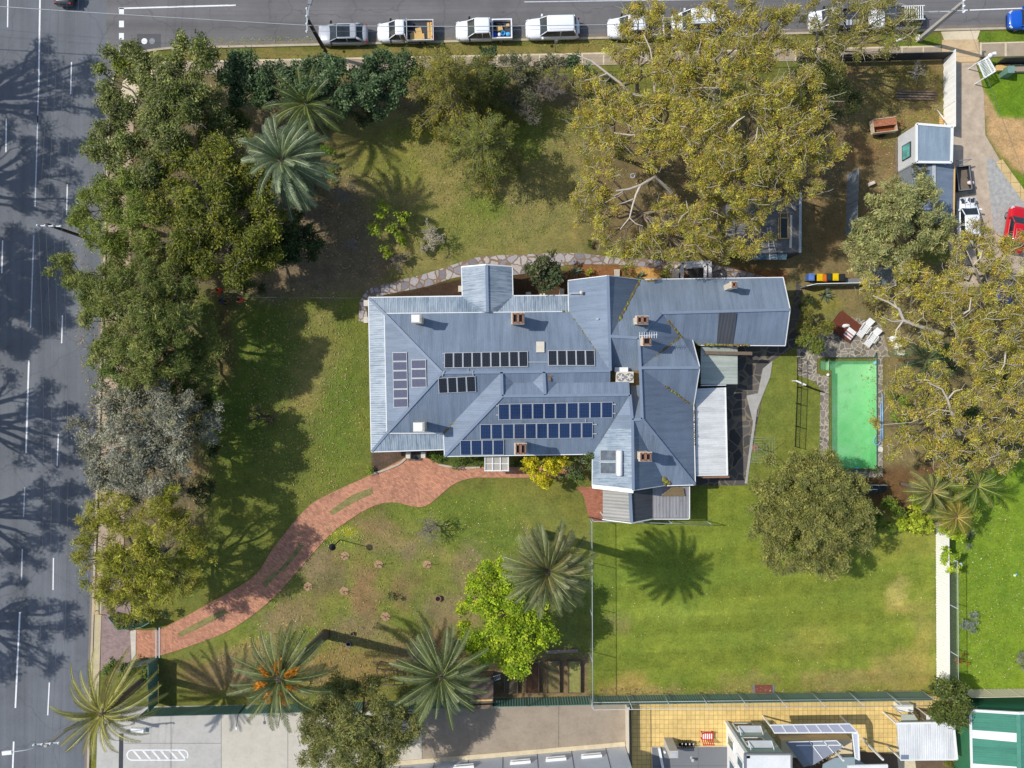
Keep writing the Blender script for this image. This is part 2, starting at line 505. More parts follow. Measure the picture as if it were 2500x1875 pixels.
M['roof'] = m_roof('blue_grey_corrugated', rgb(121, 134, 150), 0.152, depth=0.17, rough=0.5, spec=0.3)
M['roof_s'] = m_roof('pale_shed_roof', rgb(140, 156, 170), 0.15, depth=0.15, rough=0.5)
M['roof_old'] = m_roof('weathered_corrugated', rgb(118, 134, 148), 0.2, weather=rgb(158, 169, 178), depth=0.35)
M['roof_white'] = m_roof('white_corrugated', rgb(226, 226, 222), 0.2, depth=0.35)
M['roof_pale'] = m_roof('pale_green_corrugated', rgb(178, 184, 172), 0.3, depth=0.6)
M['roof_grey'] = m_roof('grey_ribbed', rgb(150, 148, 142), 0.3, depth=0.6)
M['roof_grey_rust'] = m_roof('grey_rusty_sheet', rgb(150, 148, 148), 0.3, rust=rgb(112, 84, 74), depth=0.5)
M['roof_dark'] = m_roof('dark_translucent_sheet', rgb(78, 80, 84), 0.3, depth=0.4)
M['roof_green'] = m_roof('green_corrugated', rgb(78, 140, 116), 0.22, depth=0.4)
M['ridge'] = m_plain('ridge_capping', rgb(124, 137, 154), 0.45, 0.08)
M['valley'] = m_plain('mossy_valley_debris', rgb(124, 104, 64), 0.9, 0.4, 5)
M['moss'] = m_plain('moss', rgb(134, 140, 44), 0.9, 0.35, 5)
M['white'] = m_plain('white_paint', rgb(234, 234, 230), 0.5, 0.06)
M['offwhite'] = m_plain('cream_paint', rgb(214, 204, 186), 0.6, 0.12)
M['wall'] = m_plain('stone_wall', rgb(188, 176, 156), 0.8, 0.2, 3)
M['chim'] = m_plain('render_flaking_chimney', rgb(208, 196, 176), 0.85, 0.3, 5)
M['chim_brick'] = m_plain('chimney_brick', rgb(148, 110, 90), 0.85, 0.3, 6)
M['black'] = m_plain('black', rgb(26, 26, 27), 0.7, 0.2)
M['dark'] = m_plain('dark_grey_metal', rgb(62, 64, 68), 0.5, 0.15)
M['grey'] = m_plain('mid_grey_metal', rgb(128, 130, 133), 0.45, 0.12)
M['steel'] = m_plain('galvanised_steel', rgb(182, 186, 188), 0.4, 0.1)
M['pole'] = m_plain('pole_concrete', rgb(176, 170, 162), 0.8, 0.15)
M['pole_dark'] = m_plain('rusted_pole_steel', rgb(74, 62, 54), 0.8, 0.25)
M['timber'] = m_plain('grey_timber', rgb(120, 104, 86), 0.85, 0.3, 4)
M['timber_red'] = m_plain('red_brown_timber', rgb(112, 62, 44), 0.7, 0.25, 4)
M['timber_pale'] = m_plain('pale_timber', rgb(214, 176, 112), 0.8, 0.15, 4)
M['card'] = m_plain('cardboard', rgb(210, 172, 108), 0.85, 0.12)
M['fence_green'] = m_plain('green_colour_steel', rgb(100, 134, 120), 0.4, 0.12)
M['fence_white'] = m_plain('cream_colour_steel', rgb(246, 243, 236), 0.55, 0.04)
M['fence_grey'] = m_plain('grey_colour_steel', rgb(128, 136, 142), 0.55, 0.12)
M['bark'] = m_plain('brown_bark', rgb(98, 82, 66), 0.9, 0.3, 4)
M['bark_pale'] = m_plain('pale_gum_bark', rgb(196, 184, 166), 0.8, 0.25, 3)
M['bark_gum'] = m_plain('grey_brown_gum_bark', rgb(142, 128, 108), 0.85, 0.3, 3)
M['bark_grey'] = m_plain('grey_twigs', rgb(140, 130, 120), 0.9, 0.25, 4)
M['bark_palm'] = m_plain('palm_trunk', rgb(112, 100, 88), 0.9, 0.35, 6)
M['leaf'] = m_leaf('leaf', 0.22)
M['leaf_gloss'] = m_leaf('palm_leaf', 0.2, 0.4)
M['glass'] = m_glass('dark_glass')
M['glass_blue'] = m_glass('blue_glass', rgb(80, 104, 112))
M['rubber'] = m_plain('tyre_rubber', rgb(34, 34, 35), 0.85, 0.2)
M['car_white'] = m_paint('car_white', rgb(240, 242, 245), dirt=0.04)
M['car_silver'] = m_paint('car_silver', rgb(176, 180, 186))
M['car_grey'] = m_paint('car_grey', rgb(70, 72, 76))
M['car_blue'] = m_paint('car_blue', rgb(22, 88, 190))
M['car_red'] = m_paint('car_red', rgb(206, 20, 34))
M['rust'] = m_plain('rust', rgb(146, 84, 52), 0.85, 0.4, 7)
M['lamp_red'] = m_plain('tail_lamp', rgb(150, 24, 22), 0.3, 0.1)
M['lamp_clear'] = m_plain('head_lamp', rgb(206, 210, 214), 0.15, 0.08, spec=0.6)
M['pv_black'] = m_pv('black_solar_cells', rgb(26, 27, 32), rgb(62, 62, 66), 0.16)
M['pv_blue'] = m_pv('blue_solar_cells', rgb(22, 40, 74), rgb(64, 84, 120), 0.16)
M['pv_grey'] = m_pv('grey_solar_cells', rgb(70, 72, 90), rgb(96, 98, 112), 0.13)
M['net'] = m_mesh('wire_netting', rgb(150, 152, 150), cover=0.16)
M['net_green'] = m_mesh('green_netting', rgb(50, 66, 56), cover=0.35)
# ---------------------------------------------------------------- the ground: one sheet out to the horizon
def vnoise(x, y, scale, seed):
    r = np.random.default_rng(seed); g = r.random((256, 256))
    X, Y = x * scale + 1000, y * scale + 1000
    i, j = np.floor(X).astype(int), np.floor(Y).astype(int); u, v = X - i, Y - j
    u = u * u * (3 - 2 * u); v = v * v * (3 - 2 * v)
    a = g[i % 256, j % 256]; b = g[(i + 1) % 256, j % 256]; c = g[i % 256, (j + 1) % 256]; d = g[(i + 1) % 256, (j + 1) % 256]
    return (a * (1 - u) + b * u) * (1 - v) + (c * (1 - u) + d * u) * v

def fbm(x, y, scale, seed, octv=4):
    t = 0; a = 1.0; s = 0
    for k in range(octv):
        t = t + a * vnoise(x, y, scale * 2 ** k, seed + k); s += a; a *= 0.55
    return t / s

def sdf_poly(x, y, poly):
    d = np.full(x.shape, 1e9); ins = np.zeros(x.shape, bool); n = len(poly)
    for k in range(n):
        (x0, y0), (x1, y1) = poly[k], poly[(k + 1) % n]
        ex, ey = x1 - x0, y1 - y0
        t = np.clip(((x - x0) * ex + (y - y0) * ey) / (ex * ex + ey * ey + 1e-9), 0, 1)
        d = np.minimum(d, np.hypot(x - x0 - t * ex, y - y0 - t * ey))
        if y1 != y0:
            c = ((y0 > y) != (y1 > y)) & (x < ex * (y - y0) / (y1 - y0) + x0)
            ins ^= c
    return np.where(ins, -d, d)

gx = np.concatenate([[-900, -500, -250, -120, -75], np.arange(-58, 58.01, 0.22), [75, 120, 250, 500, 900]])
gy = np.concatenate([[-900, -500, -250, -120, -70], np.arange(-46, 46.01, 0.22), [70, 120, 250, 500, 900]])
GX, GY = np.meshgrid(gx, gy, indexing='ij')
PX, PY = GX * S + CX, CY - GY * S
nA = fbm(GX, GY, 0.12, 1); nB = fbm(GX, GY, 0.5, 11); nC = fbm(GX, GY, 1.8, 21)
C0 = np.array(rgb(116, 118, 56))
GC = np.ones(GX.shape + (3,)) * C0
def paint(shape, color, soft=20, rag=30, st=1.0, rep=0.5, sd=0):
    """blend a ground colour into an area; rag: how ragged the border is (px)"""
    global GC
    if shape[0] == 'e':
        _, cx, cy, rx, ry = shape
        d = (np.hypot((PX - cx) / rx, (PY - cy) / ry) - 1) * min(rx, ry)
    else:
        d = sdf_poly(PX, PY, shape[1])
    nz = fbm(GX + sd * 7.3, GY - sd * 3.1, rep, 31 + sd)
    d = d + (nz - 0.5) * 2 * rag
    w = np.clip(0.5 - d / (2 * soft), 0, 1); w = w * w * (3 - 2 * w) * st
    GC = GC * (1 - w[..., None]) + np.array(rgb(*color)) * w[..., None]
P_ = lambda *a: ('p', list(a)); E_ = lambda *a: ('e',) + a
# west and south-west lawn
paint(P_((640, 640), (920, 700), (910, 1120), (720, 1280), (560, 1420), (420, 1500), (420, 700)), (114, 120, 54), 30, 30)
paint(E_(770, 880, 70, 110), (150, 136, 84), 40, 45, 0.75, 0.6, 1)
paint(E_(700, 960, 60, 60), (146, 130, 82), 30, 40, 0.6, 0.6, 2)
paint(E_(830, 1000, 50, 180), (98, 118, 44), 30, 20, 0.7, 0.6, 3)
# north lawn
paint(P_((800, 280), (960, 250), (1220, 260), (1440, 330), (1440, 640), (1200, 640), (900, 700), (800, 500)), (138, 130, 76), 30, 30)
paint(E_(1190, 510, 50, 30), (108, 126, 48), 22, 15, 0.9, 0.8, 4)
paint(E_(960, 400, 90, 50), (126, 130, 56), 30, 40, 0.8, 0.7, 5)
paint(E_(1100, 560, 150, 60), (124, 128, 60), 30, 60, 0.7, 0.7, 6)
paint(E_(1290, 330, 60, 60), (112, 128, 50), 22, 40, 0.8, 0.7, 7)
paint(E_(1010, 330, 70, 20), (142, 144, 54), 10, 20, 0.7, 0.7, 8)
# soil under the trees
paint(P_((250, 150), (620, 180), (1450, 190), (1440, 250), (1000, 270), (820, 280), (800, 480), (820, 700), (620, 720), (520, 1000), (480, 1300), (270, 1400)), (122, 108, 80), 30, 40, 0.95, 0.5, 9)
paint(P_((820, 440), (900, 480), (960, 640), (880, 720), (640, 720), (700, 560)), (132, 114, 88), 30, 40, 0.9, 0.5, 10)
paint(P_((480, 720), (640, 760), (760, 830), (690, 1000), (560, 1160), (500, 1010)), (94, 112, 44), 40, 40, 0.8, 0.5, 11)
paint(E_(545, 830, 24, 90), (104, 82, 60), 20, 20, 0.8, 0.5, 12)
# orchard and south edge
paint(P_((540, 1480), (800, 1300), (1000, 1250), (1280, 1180), (1430, 1300), (1430, 1620), (1140, 1680), (700, 1700), (420, 1700), (420, 1600)), (124, 128, 62), 25, 25, 1, 0.5, 13)
for k, (x, y, rx, ry, c) in enumerate([(892, 1450, 34, 70, (142, 114, 84)), (800, 1400, 50, 60, (128, 112, 78)), (920, 1300, 60, 40, (138, 116, 84)),
        (985, 1440, 34, 60, (136, 116, 78)), (720, 1490, 60, 50, (134, 118, 80)), (1050, 1550, 60, 50, (138, 112, 80)), (860, 1630, 120, 50, (150, 126, 78)),
        (560, 1650, 160, 40, (134, 112, 72)), (640, 1580, 90, 40, (150, 136, 84)), (1100, 1590, 60, 40, (140, 112, 78))]):
    paint(E_(x, y, rx, ry), c, 22, 28, 0.85, 0.9, 14 + k)
for k, (x, y, rx, ry) in enumerate([(830, 1310, 60, 18), (1120, 1240, 140, 40), (1180, 1320, 90, 50), (640, 1450, 60, 30), (740, 1560, 70, 26), (1010, 1520, 60, 30), (600, 1540, 70, 30)]):
    paint(E_(x, y, rx, ry), (106, 124, 48), 22, 30, 0.75, 0.8, 26 + k)
for k, (x, y, rx, ry) in enumerate([(1090, 1490, 70, 40), (880, 1540, 60, 30), (760, 1380, 40, 40), (1000, 1340, 60, 24), (690, 1520, 50, 30), (1150, 1400, 40, 60), (1010, 1590, 60, 30), (620, 1640, 120, 30)]):
    paint(E_(x, y, rx, ry), (146, 126, 92), 24, 34, 0.8, 0.9, 100 + k)
paint(E_(835, 1300, 40, 12), (168, 164, 40), 8, 16, 0.6, 1.4, 34)
# court lawn south-east, mown in faint bands
paint(P_((1441, 1270), (1700, 1200), (1760, 1180), (1830, 1020), (2000, 1240), (2284, 1290), (2284, 1690), (1441, 1700)), (124, 136, 52), 14, 12, 1, 0.6, 40)
paint(E_(1620, 1440, 190, 150), (116, 134, 50), 60, 40, 0.7, 0.4, 41)
for k, (x, y, rx, ry, c) in enumerate([(1530, 1675, 60, 30, (168, 136, 84)), (1590, 1690, 60, 14, (176, 152, 96)), (1840, 1665, 60, 24, (158, 140, 84)), (2070, 1660, 110, 26, (168, 142, 92)),
        (2200, 1640, 80, 50, (160, 140, 84)), (2195, 1440, 22, 40, (176, 164, 92)), (2178, 1475, 10, 12, (184, 168, 96)), (2205, 1485, 14, 8, (176, 160, 90)), (1510, 1520, 26, 30, (150, 140, 88)),
        (1980, 1570, 70, 40, (146, 144, 68)), (2255, 1580, 26, 120, (150, 138, 78)), (2250, 1300, 60, 60, (140, 138, 68)), (1640, 1500, 120, 20, (148, 160, 66))]):
    paint(E_(x, y, rx, ry), c, 16, 22, 0.8 if ry < 16 or k in (5, 6) else 0.55, 1.0, 42 + k)
# grass by the pool
paint(P_((1830, 1000), (1850, 900), (1900, 870), (1945, 870), (2010, 950), (2010, 1160), (1830, 1190)), (118, 126, 56), 10, 8, 1, 0.8, 56)
paint(P_((1870, 690), (2060, 690), (2500, 600), (2500, 1140), (2330, 1200), (2150, 1160), (2150, 880), (1930, 830)), (134, 122, 82), 20, 25, 1, 0.6, 57)
paint(E_(2000, 740, 60, 40), (142, 138, 66), 20, 20, 0.8, 0.8, 58)
paint(P_((2080, 1140), (2330, 1140), (2330, 1290), (2080, 1290)), (112, 84, 58), 16, 20, 0.9, 0.7, 59)
paint(E_(2180, 1310, 100, 60), (140, 144, 62), 20, 20, 0.8, 0.7, 60)
# neighbour's lawn on the right
paint(P_((2318, 1270), (2330, 1180), (2500, 1120), (2600, 1120), (2600, 1690), (2318, 1690)), (120, 146, 44), 8, 6, 1, 0.6, 61)
paint(E_(2440, 1640, 120, 30), (126, 150, 50), 20, 30, 0.7, 0.8, 62)
# work yard north-east
paint(P_((2040, 150), (2310, 140), (2310, 420), (2240, 640), (2060, 690), (1880, 690), (1760, 640), (1760, 560), (1900, 430), (2040, 330)), (142, 122, 82), 24, 24, 1, 0.6, 63)
paint(E_(2250, 290, 60, 30), (150, 126, 74), 20, 30, 0.85, 0.9, 64)
paint(E_(2180, 240, 90, 30), (128, 108, 60), 20, 30, 0.8, 0.9, 65)
paint(E_(2230, 180, 70, 20), (112, 104, 50), 14, 20, 0.8, 0.9, 66)
paint(E_(2010, 560, 40, 70), (138, 114, 74), 20, 30, 0.7, 0.9, 67)
paint(E_(2100, 370, 90, 40), (128, 104, 70), 20, 30, 0.8, 0.9, 68)
paint(P_((1440, 280), (2060, 250), (2060, 420), (1760, 640), (1440, 600)), (124, 106, 76), 40, 40, 0.85, 0.6, 69)
# neighbour top right
paint(P_((2400, 215), (2600, 215), (2600, 520), (2470, 400), (2410, 330)), (196, 160, 112), 8, 8, 1, 0.8, 70)
paint(P_((2382, 150), (2600, 150), (2600, 290), (2440, 285), (2405, 222)), (108, 138, 36), 6, 8, 1, 0.8, 71)
paint(P_((2455, 400), (2600, 500), (2600, 540), (2500, 470)), (108, 134, 40), 6, 8, 1, 0.8, 72)
# verges
paint(P_((420, 128), (2300, 82), (2300, 112), (420, 150)), (132, 122, 68), 4, 14, 1, 0.8, 73)
paint(P_((2150, 84), (2298, 82), (2298, 112), (2150, 116)), (110, 126, 44), 4, 8, 1, 0.8, 74)
paint(P_((2390, 76), (2700, 70), (2700, 100), (2390, 102)), (104, 128, 42), 4, 4, 1, 0.8, 75)
# garden beds against the house
paint(P_((1390, 640), (1560, 650), (1920, 660), (1920, 690), (1390, 700)), (140, 98, 62), 8, 8, 1, 0.8, 76)
paint(E_(1590, 665, 40, 24), (206, 158, 92), 8, 12, 1, 0.9, 77)
paint(P_((930, 722), (1128, 680), (1128, 730), (930, 730)), (74, 58, 46), 4, 4, 1, 0.8, 78)
paint(P_((1250, 660), (1390, 660), (1390, 730), (1250, 730)), (84, 66, 48), 4, 4, 1, 0.8, 79)
paint(P_((905, 1100), (992, 1100), (990, 1118), (910, 1160)), (98, 82, 68), 4, 4, 1, 0.8, 80)
paint(P_((1035, 1100), (1180, 1100), (1180, 1140), (1070, 1132)), (84, 96, 44), 4, 6, 1, 0.8, 81)
paint(P_((1200, 1610), (1438, 1600), (1438, 1705), (1160, 1710)), (136, 116, 84), 8, 10, 1, 0.8, 82)
tone = 0.80 + 0.32 * (0.5 * nA + 0.3 * nB + 0.2 * nC)
GC = GC * tone[..., None]
warm = (nB - 0.5) * 0.35
GC[..., 0] *= 1 + warm; GC[..., 1] *= 1 + 0.4 * warm
court = np.clip(-sdf_poly(PX, PY, [(1445, 1275), (2280, 1285), (2280, 1685), (1445, 1695)]) / 20, 0, 1)
GC = GC * (1 + 0.07 * court * np.sign(np.sin(PY / 13.0 + 0.004 * PX)) * (0.4 + nB))[..., None]       # mower bands
GC = np.clip(GC, 0.005, 0.9)
nx, ny = len(gx), len(gy)
GV = np.stack([GX, GY, (nC - 0.5) * 0.03 - 0.012], -1).reshape(-1, 3)
ii = np.arange(nx * ny).reshape(nx, ny)
GF = np.stack([ii[:-1, :-1], ii[1:, :-1], ii[1:, 1:], ii[:-1, 1:]], -1).reshape(-1, 4)
# the pool is dug out of the sheet
POOL = [(2022, 877), (2140, 877), (2140, 1148), (2022, 1148)]
cxy = GV[GF].mean(1); cpx, cpy = cxy[:, 0] * S + CX, CY - cxy[:, 1] * S
hole = ((cpx > 2028) & (cpx < 2136) & (cpy > 880) & (cpy < 1144)) | ((cpx > 1999) & (cpx < 2030) & (cpy > 880) & (cpy < 906))
ground = np_mesh('ground', GV, GF[~hole], None, M['ground'])
at = ground.data.attributes.new('Col', 'FLOAT_COLOR', 'POINT')
c4 = np.ones((nx * ny, 4), np.float32); c4[:, :3] = GC.reshape(-1, 3)
at.data.foreach_set('color', c4.ravel())
ground.data.polygons.foreach_set('use_smooth', np.ones(len(ground.data.polygons), bool))
tag(ground, kind='structure')

def sheet(name, pts, z, mat, t=0.08):
    """paved area: a thin slab whose top is at z"""
    b = MB(); b.prism([G(*p)[:2] for p in pts], z - t, z, 0)
    return tag(b.build(name, mat), kind='structure')

def curve(pts, n=6):
    """smooth open polyline through plan points (Catmull-Rom)"""
    out = []; P = [np.array(p, float) for p in pts]
    for k in range(len(P) - 1):
        a, b, c, d = P[max(k - 1, 0)], P[k], P[k + 1], P[min(k + 2, len(P) - 1)]
        for q in range(n):
            t = q / n
            out.append(tuple(0.5 * (2 * b + (c - a) * t + (2 * a - 5 * b + 4 * c - d) * t * t + (3 * b - a - 3 * c + d) * t ** 3)))
    out.append(tuple(P[-1]))
    return out

def strip(name, pts, w, z0, z1, mat, kind='structure'):
    """a kerb-like strip of width w (m) along px points"""
    P = [G(*p) for p in pts]; b = MB(); L = []; R = []
    for k, p in enumerate(P):
        d = (P[min(k + 1, len(P) - 1)] - P[max(k - 1, 0)]).normalized(); nrm = Vector((-d.y, d.x, 0))
        L.append(p + nrm * w / 2); R.append(p - nrm * w / 2)
    for k in range(len(P) - 1):
        b.prism([L[k][:2], R[k][:2], R[k + 1][:2], L[k + 1][:2]], z0, z1)
    o = b.build(name, mat)
    return tag(o, kind=kind) if kind else o

nk = lambda x: 118 - 0.0236 * (x - 420)          # south edge of the north road
wk = lambda y: 256 - 0.0322 * (y - 630)          # east edge of the west road
arc = [(wk(290), 290), (269, 230), (282, 180), (310, 146), (356, 126), (420, 118)]
cornr = curve(arc, 5)
sheet('west_road', [(-700, -900), (wk(-900) + 4, -900), (wk(-200), -200)] + [(272, 118)] + [(wk(290), 290), (wk(2800), 2800), (-700, 2800)], 0.022, M['asphalt_w'], 0.1)
sheet('north_road', [(262, -420), (3600, -500), (3600, nk(3600))] + [(420, 118)] + cornr[::-1][1:] + [(258, 292)], 0.026, M['asphalt_n'], 0.1)
strip('kerb', [(wk(2800), 2800), (wk(1875), 1875), (wk(1400), 1400), (wk(900), 900), (wk(290), 290)] + cornr[1:] + [(1000, nk(1000)), (1700, nk(1700)), (2290, nk(2290)), (3600, nk(3600))], 0.2, -0.05, 0.1, M['kerb'])
strip('gutter', [(wk(2800) - 6, 2800), (wk(1400) - 6, 1400), (wk(290) - 6, 290)], 0.26, -0.05, 0.034, M['gutter'])
strip('gutter', [(420, 111), (1000, nk(1000) - 7), (1700, nk(1700) - 7), (2290, nk(2290) - 7), (3600, nk(3600) - 7)], 0.3, -0.05, 0.034, M['gutter'])
# marks on the roads
b = MB(); b2 = MB()
def mark(bb, a, c, w, z=0.032):
    A, B = G(*a, z), G(*c, z); d = (B - A).normalized(); r = Vector((-d.y, d.x, 0)) * w / 2
    bb.slab([A - r, B - r, B + r, A + r], 0.006)
for a, c in [((99, -60), (95, 210)), ((71, 880), (64, 1105)), ((49, 1495), (38, 1728)), ((34, 1810), (30, 1920))]: mark(b, a, c, 0.15)
for a, c in [((95, 212), (92, 300)), ((93, 282), (86, 505)), ((83, 575), (75, 800)), ((61, 1190), (58, 1262)), ((55, 1340), (53, 1415))]: mark(b2, a, c, 0.12)
for a, c in [((175, 152), (173, 230)), ((165, 450), (163, 525)), ((153, 770), (151, 838)), ((143, 1060), (140, 1137)), ((131, 1362), (130, 1440)), ((121, 1666), (117, 1746)),
             ((20, -20), (19, 67)), ((16, 290), (15, 372)), ((7, 587), (5, 667))]: mark(b, a, c, 0.11)
for y in (28, 59, 89, 118): b.slab([G(x, yy, 0.034) for x, yy in ((291, y + 8), (303, y + 8), (303, y - 8), (291, y - 8))], 0.006)
mark(b, (290, 21), (576, 13), 0.14, 0.034)
mark(b2, (1280, 5), (1800, -2), 0.1, 0.034)
for a, c in [((2267, 29), (2290, 28)), ((2293, 28), (2318, 27)), ((2330, 26), (2362, 25)), ((2367, 25), (2620, 16))]: mark(b, a, c, 0.1, 0.034)
tag(b.build('road_markings', M['line']), kind='structure')
tag(b2.build('worn_road_markings', M['line_old']), kind='structure')
b = MB(); b.slab([G(335, 122, 0.032), G(393, 122, 0.032), G(393, 83, 0.032), G(335, 83, 0.032)], 0.004)
tag(b.build('road_patch', m_asphalt('asphalt_patch', rgb(88, 88, 90), 'x')), kind='structure')
for px, c, lab in ((353, M['line'], 'pale round manhole cover set in the dark road patch'), (372, M['grey'], 'grey round manhole cover beside the pale one in the road patch')):
    b = MB(); b.lathe(G(px, 101, 0.033), [(0.28, 0), (0.28, 0.012), (0.24, 0.014)], 16)
    tag(b.build('manhole_cover', c, org=G(px, 101, 0.033)), lab, 'manhole cover', 'manhole covers')
# footpaths
fp = lambda x: 146 - 0.0206 * (x - 620)
sheet('north_footpath', [(400, fp(400)), (2297, fp(2297)), (2297, fp(2297) + 30), (400, fp(400) + 32)], 0.05, M['footpath'])
b = MB()
for x in range(640, 2300, 52):
    b.slab([G(x, fp(x) + 30, 0.056), G(x + 3, fp(x) + 30, 0.056), G(x + 3, fp(x), 0.056), G(x, fp(x), 0.056)], 0.01)
b.slab([G(400, fp(400) + 4, 0.0565), G(2297, fp(2297) + 4, 0.0565), G(2297, fp(2297), 0.0565), G(400, fp(400), 0.0565)], 0.01)
tag(b.build('footpath_joints', M['footpath_light']), kind='structure')
sheet('corner_footpath', [(285, 290), (300, 200), (340, 165), (400, 152), (400, 182), (350, 200), (320, 290)], 0.05, M['footpath_light'])
sheet('west_footpath', [(wk(290) + 6, 290), (wk(290) + 60, 290), (wk(1420) + 70, 1420), (wk(1420) + 6, 1420)], 0.04, m_concrete('sandy_path', rgb(178, 156, 132)))
sheet('paver_footpath', [(wk(1420) + 20, 1420), (320, 1420), (320, 1640), (wk(1640) + 22, 1640)], 0.05, M['pavers_pink'])
sheet('kerb_strip', [(wk(1420) + 4, 1420), (wk(1420) + 20, 1420), (wk(1700) + 20, 1700), (wk(1700) + 4, 1700)], 0.052, m_concrete('kerb_strip_concrete', rgb(190, 176, 140)))
sheet('crossover', [(2297, 78), (2392, 75), (2385, 97), (2305, 98)], 0.06, M['footpath_light'])
sheet('neighbour_driveway', [(2300, 98), (2388, 97), (2391, 145), (2380, 156), (2330, 156), (2322, 142), (2298, 142)], 0.05, m_concrete('tan_concrete', rgb(204, 176, 136)))
sheet('right_footpath', [(2391, 105), (2700, 96), (2700, 132), (2392, 140)], 0.05, M['footpath'])
b = MB()
for x in (2391, 2452, 2512): b.slab([G(x, 138, 0.056), G(x + 5, 138, 0.056), G(x + 5, 104, 0.056), G(x, 104, 0.056)], 0.01)
b.slab([G(2391, 108, 0.057), G(2700, 99, 0.057), G(2700, 96, 0.057), G(2391, 105, 0.057)], 0.01)
tag(b.build('footpath_joints', M['footpath_light']), kind='structure')
sheet('gravel_driveway', [(2330, 156), (2382, 156), (2395, 200), (2402, 230), (2405, 330), (2440, 390), (2470, 440), (2520, 540), (2520, 700), (2330, 700), (2310, 560), (2318, 300)], 0.03, M['gravel_tan'])
sheet('gravel_bay', [(2407, 385), (2432, 392), (2520, 500), (2520, 640), (2425, 560), (2415, 470)], 0.042, M['gravel'])
tile_px = [(2430, 398), (2446, 389), (2520, 492), (2520, 525)]
sheet('paving_strip', tile_px, 0.055, m_concrete('sand_paving', rgb(214, 186, 132), (0.9, 0.9, 0.02, rgb(150, 124, 84))))
# red brick drive with turning circle
up = curve([(322, 1537), (385, 1537), (430, 1517), (516, 1470), (621, 1406), (667, 1339), (748, 1241), (816, 1200), (904, 1160), (954, 1136), (991, 1116)], 5)
dn = curve([(1406, 1165), (1300, 1166), (1200, 1166), (1153, 1167), (1106, 1183), (1049, 1230), (1015, 1237), (958, 1226), (904, 1239), (836, 1281), (799, 1312), (742, 1376), (667, 1460), (574, 1531), (489, 1568), (391, 1600), (322, 1610)], 5)
sheet('brick_drive', up + [(1035, 1112), (1072, 1133), (1110, 1138), (1180, 1140), (1240, 1140), (1406, 1140)] + dn, 0.045, M['brick_drive'], 0.07)
sheet('brick_path', curve([(1404, 1190), (1425, 1212), (1440, 1265), (1475, 1268), (1472, 1187)], 4), 0.05, M['brick_red'])
b = MB(); cc = G(1008, 1180, 0.0)
for r0, r1 in ((2.2, 2.42),):
    for k in range(2, 16):
        a0, a1 = math.pi * 2 * k / 34, math.pi * 2 * (k + 0.78) / 34
        b.slab([cc + Vector((r1 * math.cos(a1), r1 * math.sin(a1), 0.05)), cc + Vector((r0 * math.cos(a1), r0 * math.sin(a1), 0.05)), cc + Vector((r0 * math.cos(a0), r0 * math.sin(a0), 0.05)), cc + Vector((r1 * math.cos(a0), r1 * math.sin(a0), 0.05))], 0.006)
tag(b.build('brick_circle', m_plain('circle_brick', rgb(176, 124, 98), 0.85, 0.25, 5)), kind='structure')
gi = m_plain('tufted_grass', rgb(134, 126, 78), 0.9, 0.45, 1.8, fine=8)
for k, pts in enumerate([[(804, 1248), (860, 1208), (908, 1190), (911, 1205), (868, 1224), (812, 1257)], [(708, 1360), (732, 1328), (741, 1333), (716, 1366), (690, 1396), (680, 1392)],
            [(640, 1424), (672, 1392), (682, 1398), (648, 1434)], [(433, 1546), (490, 1515), (545, 1488), (560, 1494), (500, 1527), (440, 1555)]]):
    sheet('grass_strip', pts, 0.062, gi)
sheet('threshold_slab', [(319, 1540), (333, 1537), (332, 1610), (322, 1612)], 0.075, m_concrete('pale_slab', rgb(206, 198, 182)))
# stone path along the north side of the house
sp_u = curve([(876, 740), (900, 706), (960, 688), (1040, 668), (1126, 640), (1180, 626), (1260, 622), (1400, 618), (1500, 628), (1600, 634), (1740, 646), (1870, 676)], 4)
sp_d = curve([(1880, 700), (1800, 680), (1700, 672), (1560, 650), (1400, 646), (1330, 660), (1250, 672), (1130, 674), (1040, 700), (930, 722), (898, 740), (896, 782), (876, 784)], 4)
sheet('stone_path', sp_u + sp_d, 0.04, M['flag'])
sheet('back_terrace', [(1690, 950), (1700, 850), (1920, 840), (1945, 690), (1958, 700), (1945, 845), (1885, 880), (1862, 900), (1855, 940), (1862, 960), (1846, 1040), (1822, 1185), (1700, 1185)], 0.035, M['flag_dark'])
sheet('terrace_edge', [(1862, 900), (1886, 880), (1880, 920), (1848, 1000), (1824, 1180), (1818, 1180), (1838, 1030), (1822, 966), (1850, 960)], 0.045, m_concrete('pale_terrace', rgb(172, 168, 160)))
sheet('pool_terrace', [(1945, 850), (2010, 800), (2060, 770), (2150, 790), (2172, 872), (2010, 872), (1994, 876), (1946, 880)], 0.03, M['flag_pool'], 0.06)
sheet('pool_terrace', [(1946, 881), (1994, 877), (1994, 912), (2023, 920), (2023, 948), (2003, 948), (1985, 930), (1946, 915)], 0.03, M['flag_pool'], 0.06)
sheet('pool_coping', [(2003, 949), (2023, 949), (2023, 1152), (2000, 1152)], 0.04, M['flag_pool'], 0.06)
sheet('pool_coping', [(2140, 873), (2155, 873), (2155, 1165), (2139, 1165)], 0.036, M['flag_pool'], 0.06)
sheet('pool_coping', [(2030, 1148), (2138, 1148), (2138, 1166), (2040, 1166)], 0.033, M['flag_pool'], 0.06)
